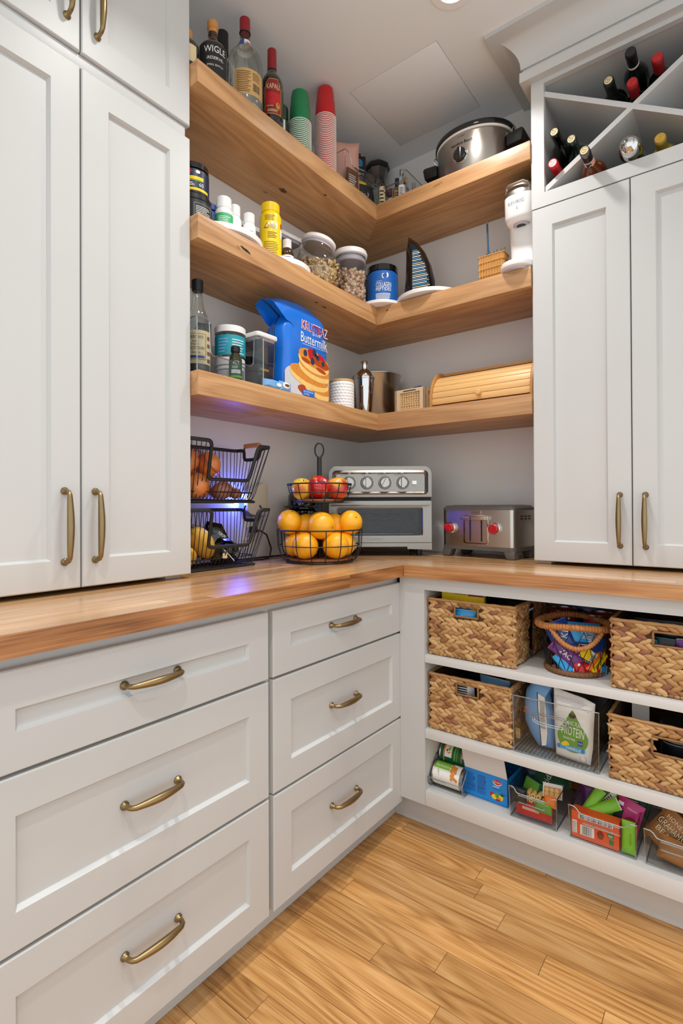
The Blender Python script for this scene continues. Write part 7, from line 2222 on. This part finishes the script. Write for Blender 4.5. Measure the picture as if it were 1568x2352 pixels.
for i, (x, w, lab) in enumerate(((1.0175, .142, 'clear bin of fruit snacks next to the blue carton'), (1.2080, .174, 'clear bin of orange-boxed and green-wrapped snacks'), (1.3990, .174, 'clear bin of brown snack bags at the right of the bottom shelf'))):
    t = thing('clear_bin', lab, 'bin', (x, -.388, S3), R(-90), 'clear bins on the open shelves')
    bin_part(t, w, .330, .096, dip=.016, taper=.96)
Zb = S3 + .0035
def item(label, w, h, th, mats, loc, rot, deco=None, group='snacks in the bottom bins'):
    pack('snack_packet', label, 'packet', w, h, th, mats, loc, rot, group, deco, crimp=.005)
q = R(-90)
item('long pink-red fruit snack pack lying at the bottom of the fruit snack bin', .112, .042, .016, ['red', 'pink'], (1.013, -.522, Zb + .0225), (0, R(-8), q), lambda g, x: (g.use('pink'), g.prect(-.03, .02, .002, .010, x)))
single('cracker_tray', G('paper').box(-.012, .012, -.028, .028, 0, .040).use('pancake').prect(-.024, .024, .004, .030, .0123).use('pancake_edge').pell(-.016, .022, .006, .006, .0126).pell(-.002, .022, .006, .006, .0126).pell(.012, .022, .006, .006, .0126).pell(-.016, .010, .006, .006, .0126).pell(-.002, .010, .006, .006, .0126).pell(.012, .010, .006, .006, .0126), 'clear-topped tray of round breadsticks upper right in the fruit snack bin', 'tray', (1.058, -.485, Zb + .058), fix=False, rot=(R(0), R(-30), R(-80)))
g = G('green_dark'); g.box(-.010, .010, -.030, .030, 0, .050); g.use('leaf_green'); g.prect(-.028, .028, .014, .048, .0103); g.use('paper'); g.prect(-.030, .030, .0, .006, .0104); g.use('green_dark'); g.text('crunchy', 0, .003, .004, .0106, maxw=.04)
single('snack_box', g, 'small green printed snack box in the fruit snack bin', 'box', (0.992, -.487, Zb + .045), rot=(0, R(-25), R(-120)), fix=False)
g = G('ink')
rnd = random.Random(4)
for k in range(7):
    y, z = -.024 + .016 * (k % 4) + .006 * (k // 4), .010 + .015 * (k // 4)
    g.use('pancake_edge'); g.xf(Matrix.Translation((0, y, z)) @ Matrix.Rotation(R(90), 4, 'Y')); g.lathe([(.0035, -.02), (.0075, -.02), (.0075, .012), (.0035, .012), (.0035, -.02)], 14); g.xf()
single('pretzel_tray', g, 'little tray of round tube-shaped biscuits in the front of the fruit snack bin', 'snack', (1.012, -.508, Zb + .040), q, kind='stuff')
item('green packet tucked low at the right of the fruit snack bin', .05, .03, .008, ['leaf_green', 'green_lime'], (1.045, -.535, Zb + .048), (0, R(-10), q))
item('green packet lettered on top at the back of the fruit snack bin', .11, .05, .012, ['green_dark', 'leaf_green'], (1.030, -.400, Zb + .072), (R(8), R(-40), R(-80)), dtext('kids', 'paper', .018, -.01, 0, .05, rot=R(60)))
item('green and blue packet behind at the right of the fruit snack bin', .08, .05, .010, ['leaf_green', 'blue_pale'], (1.045, -.345, Zb + .070), (R(-5), R(-30), R(-95)))
item('dark blue packet at the back left of the fruit snack bin', .07, .08, .012, ['blue_navy', 'teal'], (0.985, -.40, Zb + .055), (0, R(-10), R(-70)))
item('amber packet at the right of the fruit snack bin', .036, .032, .010, ['orange', 'paper'], (1.062, -.525, Zb + .068), (0, R(-15), q))
item('black packet at the left front of the fruit snack bin', .045, .045, .010, ['black', 'black_gloss'], (0.972, -.530, Zb + .060), (0, R(-8), q))
# orange snack box in the second bin
g = G('orange'); M('orange_box', '#ec5a2a', 0.4, var=0.04); g = G('orange_box'); g.box(-.018, .018, -.068, .055, 0, .074)
X = .0183
g.use('paper'); g.prect(-.050, .040, .056, .070, X); g.use('ink'); g.bars(-.048, .038, .057, .069, X + .0002, 26); g.use('ink'); g.prect(-.050, .04, .0695, .071, X + .0003)
g.use('paper'); g.prect(-.045, -.008, .012, .040, X); g.use('ink'); g.bars(-.040, -.014, .014, .038, X + .0002, 16)
g.use('paper'); g.prect(-.066, -.054, .012, .048, X); g.use('ink_grey'); g.plines(-.065, -.055, .014, .046, 7, X + .0002)
g.use('red_dark'); g.pell(.008, .028, .009, .012, X); g.use('brown'); g.pell(.010, .024, .006, .005, X + .0002)
g.use('green'); g.prect(.026, .042, .028, .040, X); g.prect(.030, .042, .010, .024, X); g.use('paper'); g.plines(.028, .040, .031, .038, 2, X + .0002)
single('snack_box', g, 'orange-red snack box with bar code at the front of the second clear bin', 'box', (1.195, -.523, Zb), q, fix=False)
item('bright green pack standing at the right front of the second clear bin', .034, .088, .008, ['green_lime', 'leaf_green'], (1.272, -.532, Zb + .044), (0, R(-4), q), dtext('apple bar', 'leaf_green', .008, .006, 0, .05, rot=R(90)))
item('green stick pack leaning up at the left of the second clear bin', .030, .12, .008, ['green_lime', 'leaf_green'], (1.165, -.490, Zb + .075), (R(-28), R(-20), q))
item('dark green and white stick pack leaning across the second clear bin', .030, .15, .008, ['leaf_green', 'green_lime'], (1.205, -.455, Zb + .092), (R(-40), R(-24), q), lambda g, x: (g.use('paper'), g.prect(-.006, .008, -.05, .03, x), g.use('ink'), g.plines(-.004, .006, -.04, .02, 9, x + .0002)))
item('lime stick pack crossing low behind the orange box', .034, .12, .008, ['green_lime', 'paper'], (1.190, -.497, Zb + .075), (R(-58), R(-22), q))
item('green stick pack lying behind the pink packet', .030, .12, .008, ['leaf_green', 'paper'], (1.215, -.470, Zb + .062), (R(-50), R(-24), q))
item('pink packet with picture of red berries upright at the right of the second clear bin', .070, .088, .010, ['magenta', 'magenta'], (1.262, -.472, Zb + .070), (R(-12), R(-12), R(-96)), lambda g, x: (g.use('ink'), g.prect(-.034, -.012, -.040, .012, x), g.use('red_dark'), g.pell(.012, -.014, .018, .018, x), g.use('brown'), g.pell(.010, -.020, .010, .008, x + .0002), g.use('leaf_green'), g.pell(-.022, -.022, .007, .007, x + .0003), g.use('paper'), g.text('Nature', .008, .024, .006, x + .0003, maxw=.04), g.prect(-.030, -.016, .022, .032, x)))
item('purple foil packet at the back of the second clear bin', .09, .07, .010, ['purple', 'magenta'], (1.225, -.390, Zb + .078), (0, R(-30), q))
item('grey-green packet at the back right of the second clear bin', .07, .07, .010, ['green_dark', 'ink_grey'], (1.268, -.400, Zb + .080), (0, R(-26), R(-100)), lambda g, x: (g.use('paper'), g.plines(-.02, .02, -.02, .02, 6, x)))
item('dark purple wrapper at the left back of the second clear bin', .07, .08, .012, ['purple', 'ink_grey'], (1.155, -.395, Zb + .055), (0, R(-16), R(-75)))
M('kraft_bag', '#a4703c', 0.5, var=0.12)
item('kraft bag lettered in cream in the third clear bin', .085, .105, .016, ['kraft_bag', 'brown'], (1.362, -.475, Zb + .066), (R(-35), R(-14), R(-96)), lambda g, x: (g.use('ink'), g.text('GRAHAMS', 0, .012, .022, x, w=.074), g.use('cream'), g.text('GRAHAMS', 0, .0125, .018, x + .0003, w=.068), g.text('HONEY', 0, .034, .012, x + .0003, w=.05), g.text('BEAR', 0, -.010, .014, x + .0003, w=.05)))
item('brown crumpled bag low at the front of the third clear bin', .12, .06, .018, ['kraft_bag', 'orange'], (1.400, -.515, Zb + .032), (R(-10), R(-10), q), lambda g, x: (g.use('paper'), g.ppoly([(.01, .0), (.035, .008), (.04, -.012), (.026, -.02)], x), g.use('ink'), g.text('My', .028, -.004, .01, x + .0003)))
item('dark brown bag at the back of the third clear bin', .10, .10, .016, ['brown', 'black'], (1.400, -.400, Zb + .070), (0, R(-12), q))
item('copper-coloured bag at the right of the third clear bin', .07, .08, .014, ['kraft', 'brown'], (1.440, -.470, Zb + .055), (R(14), R(-10), R(-85)))
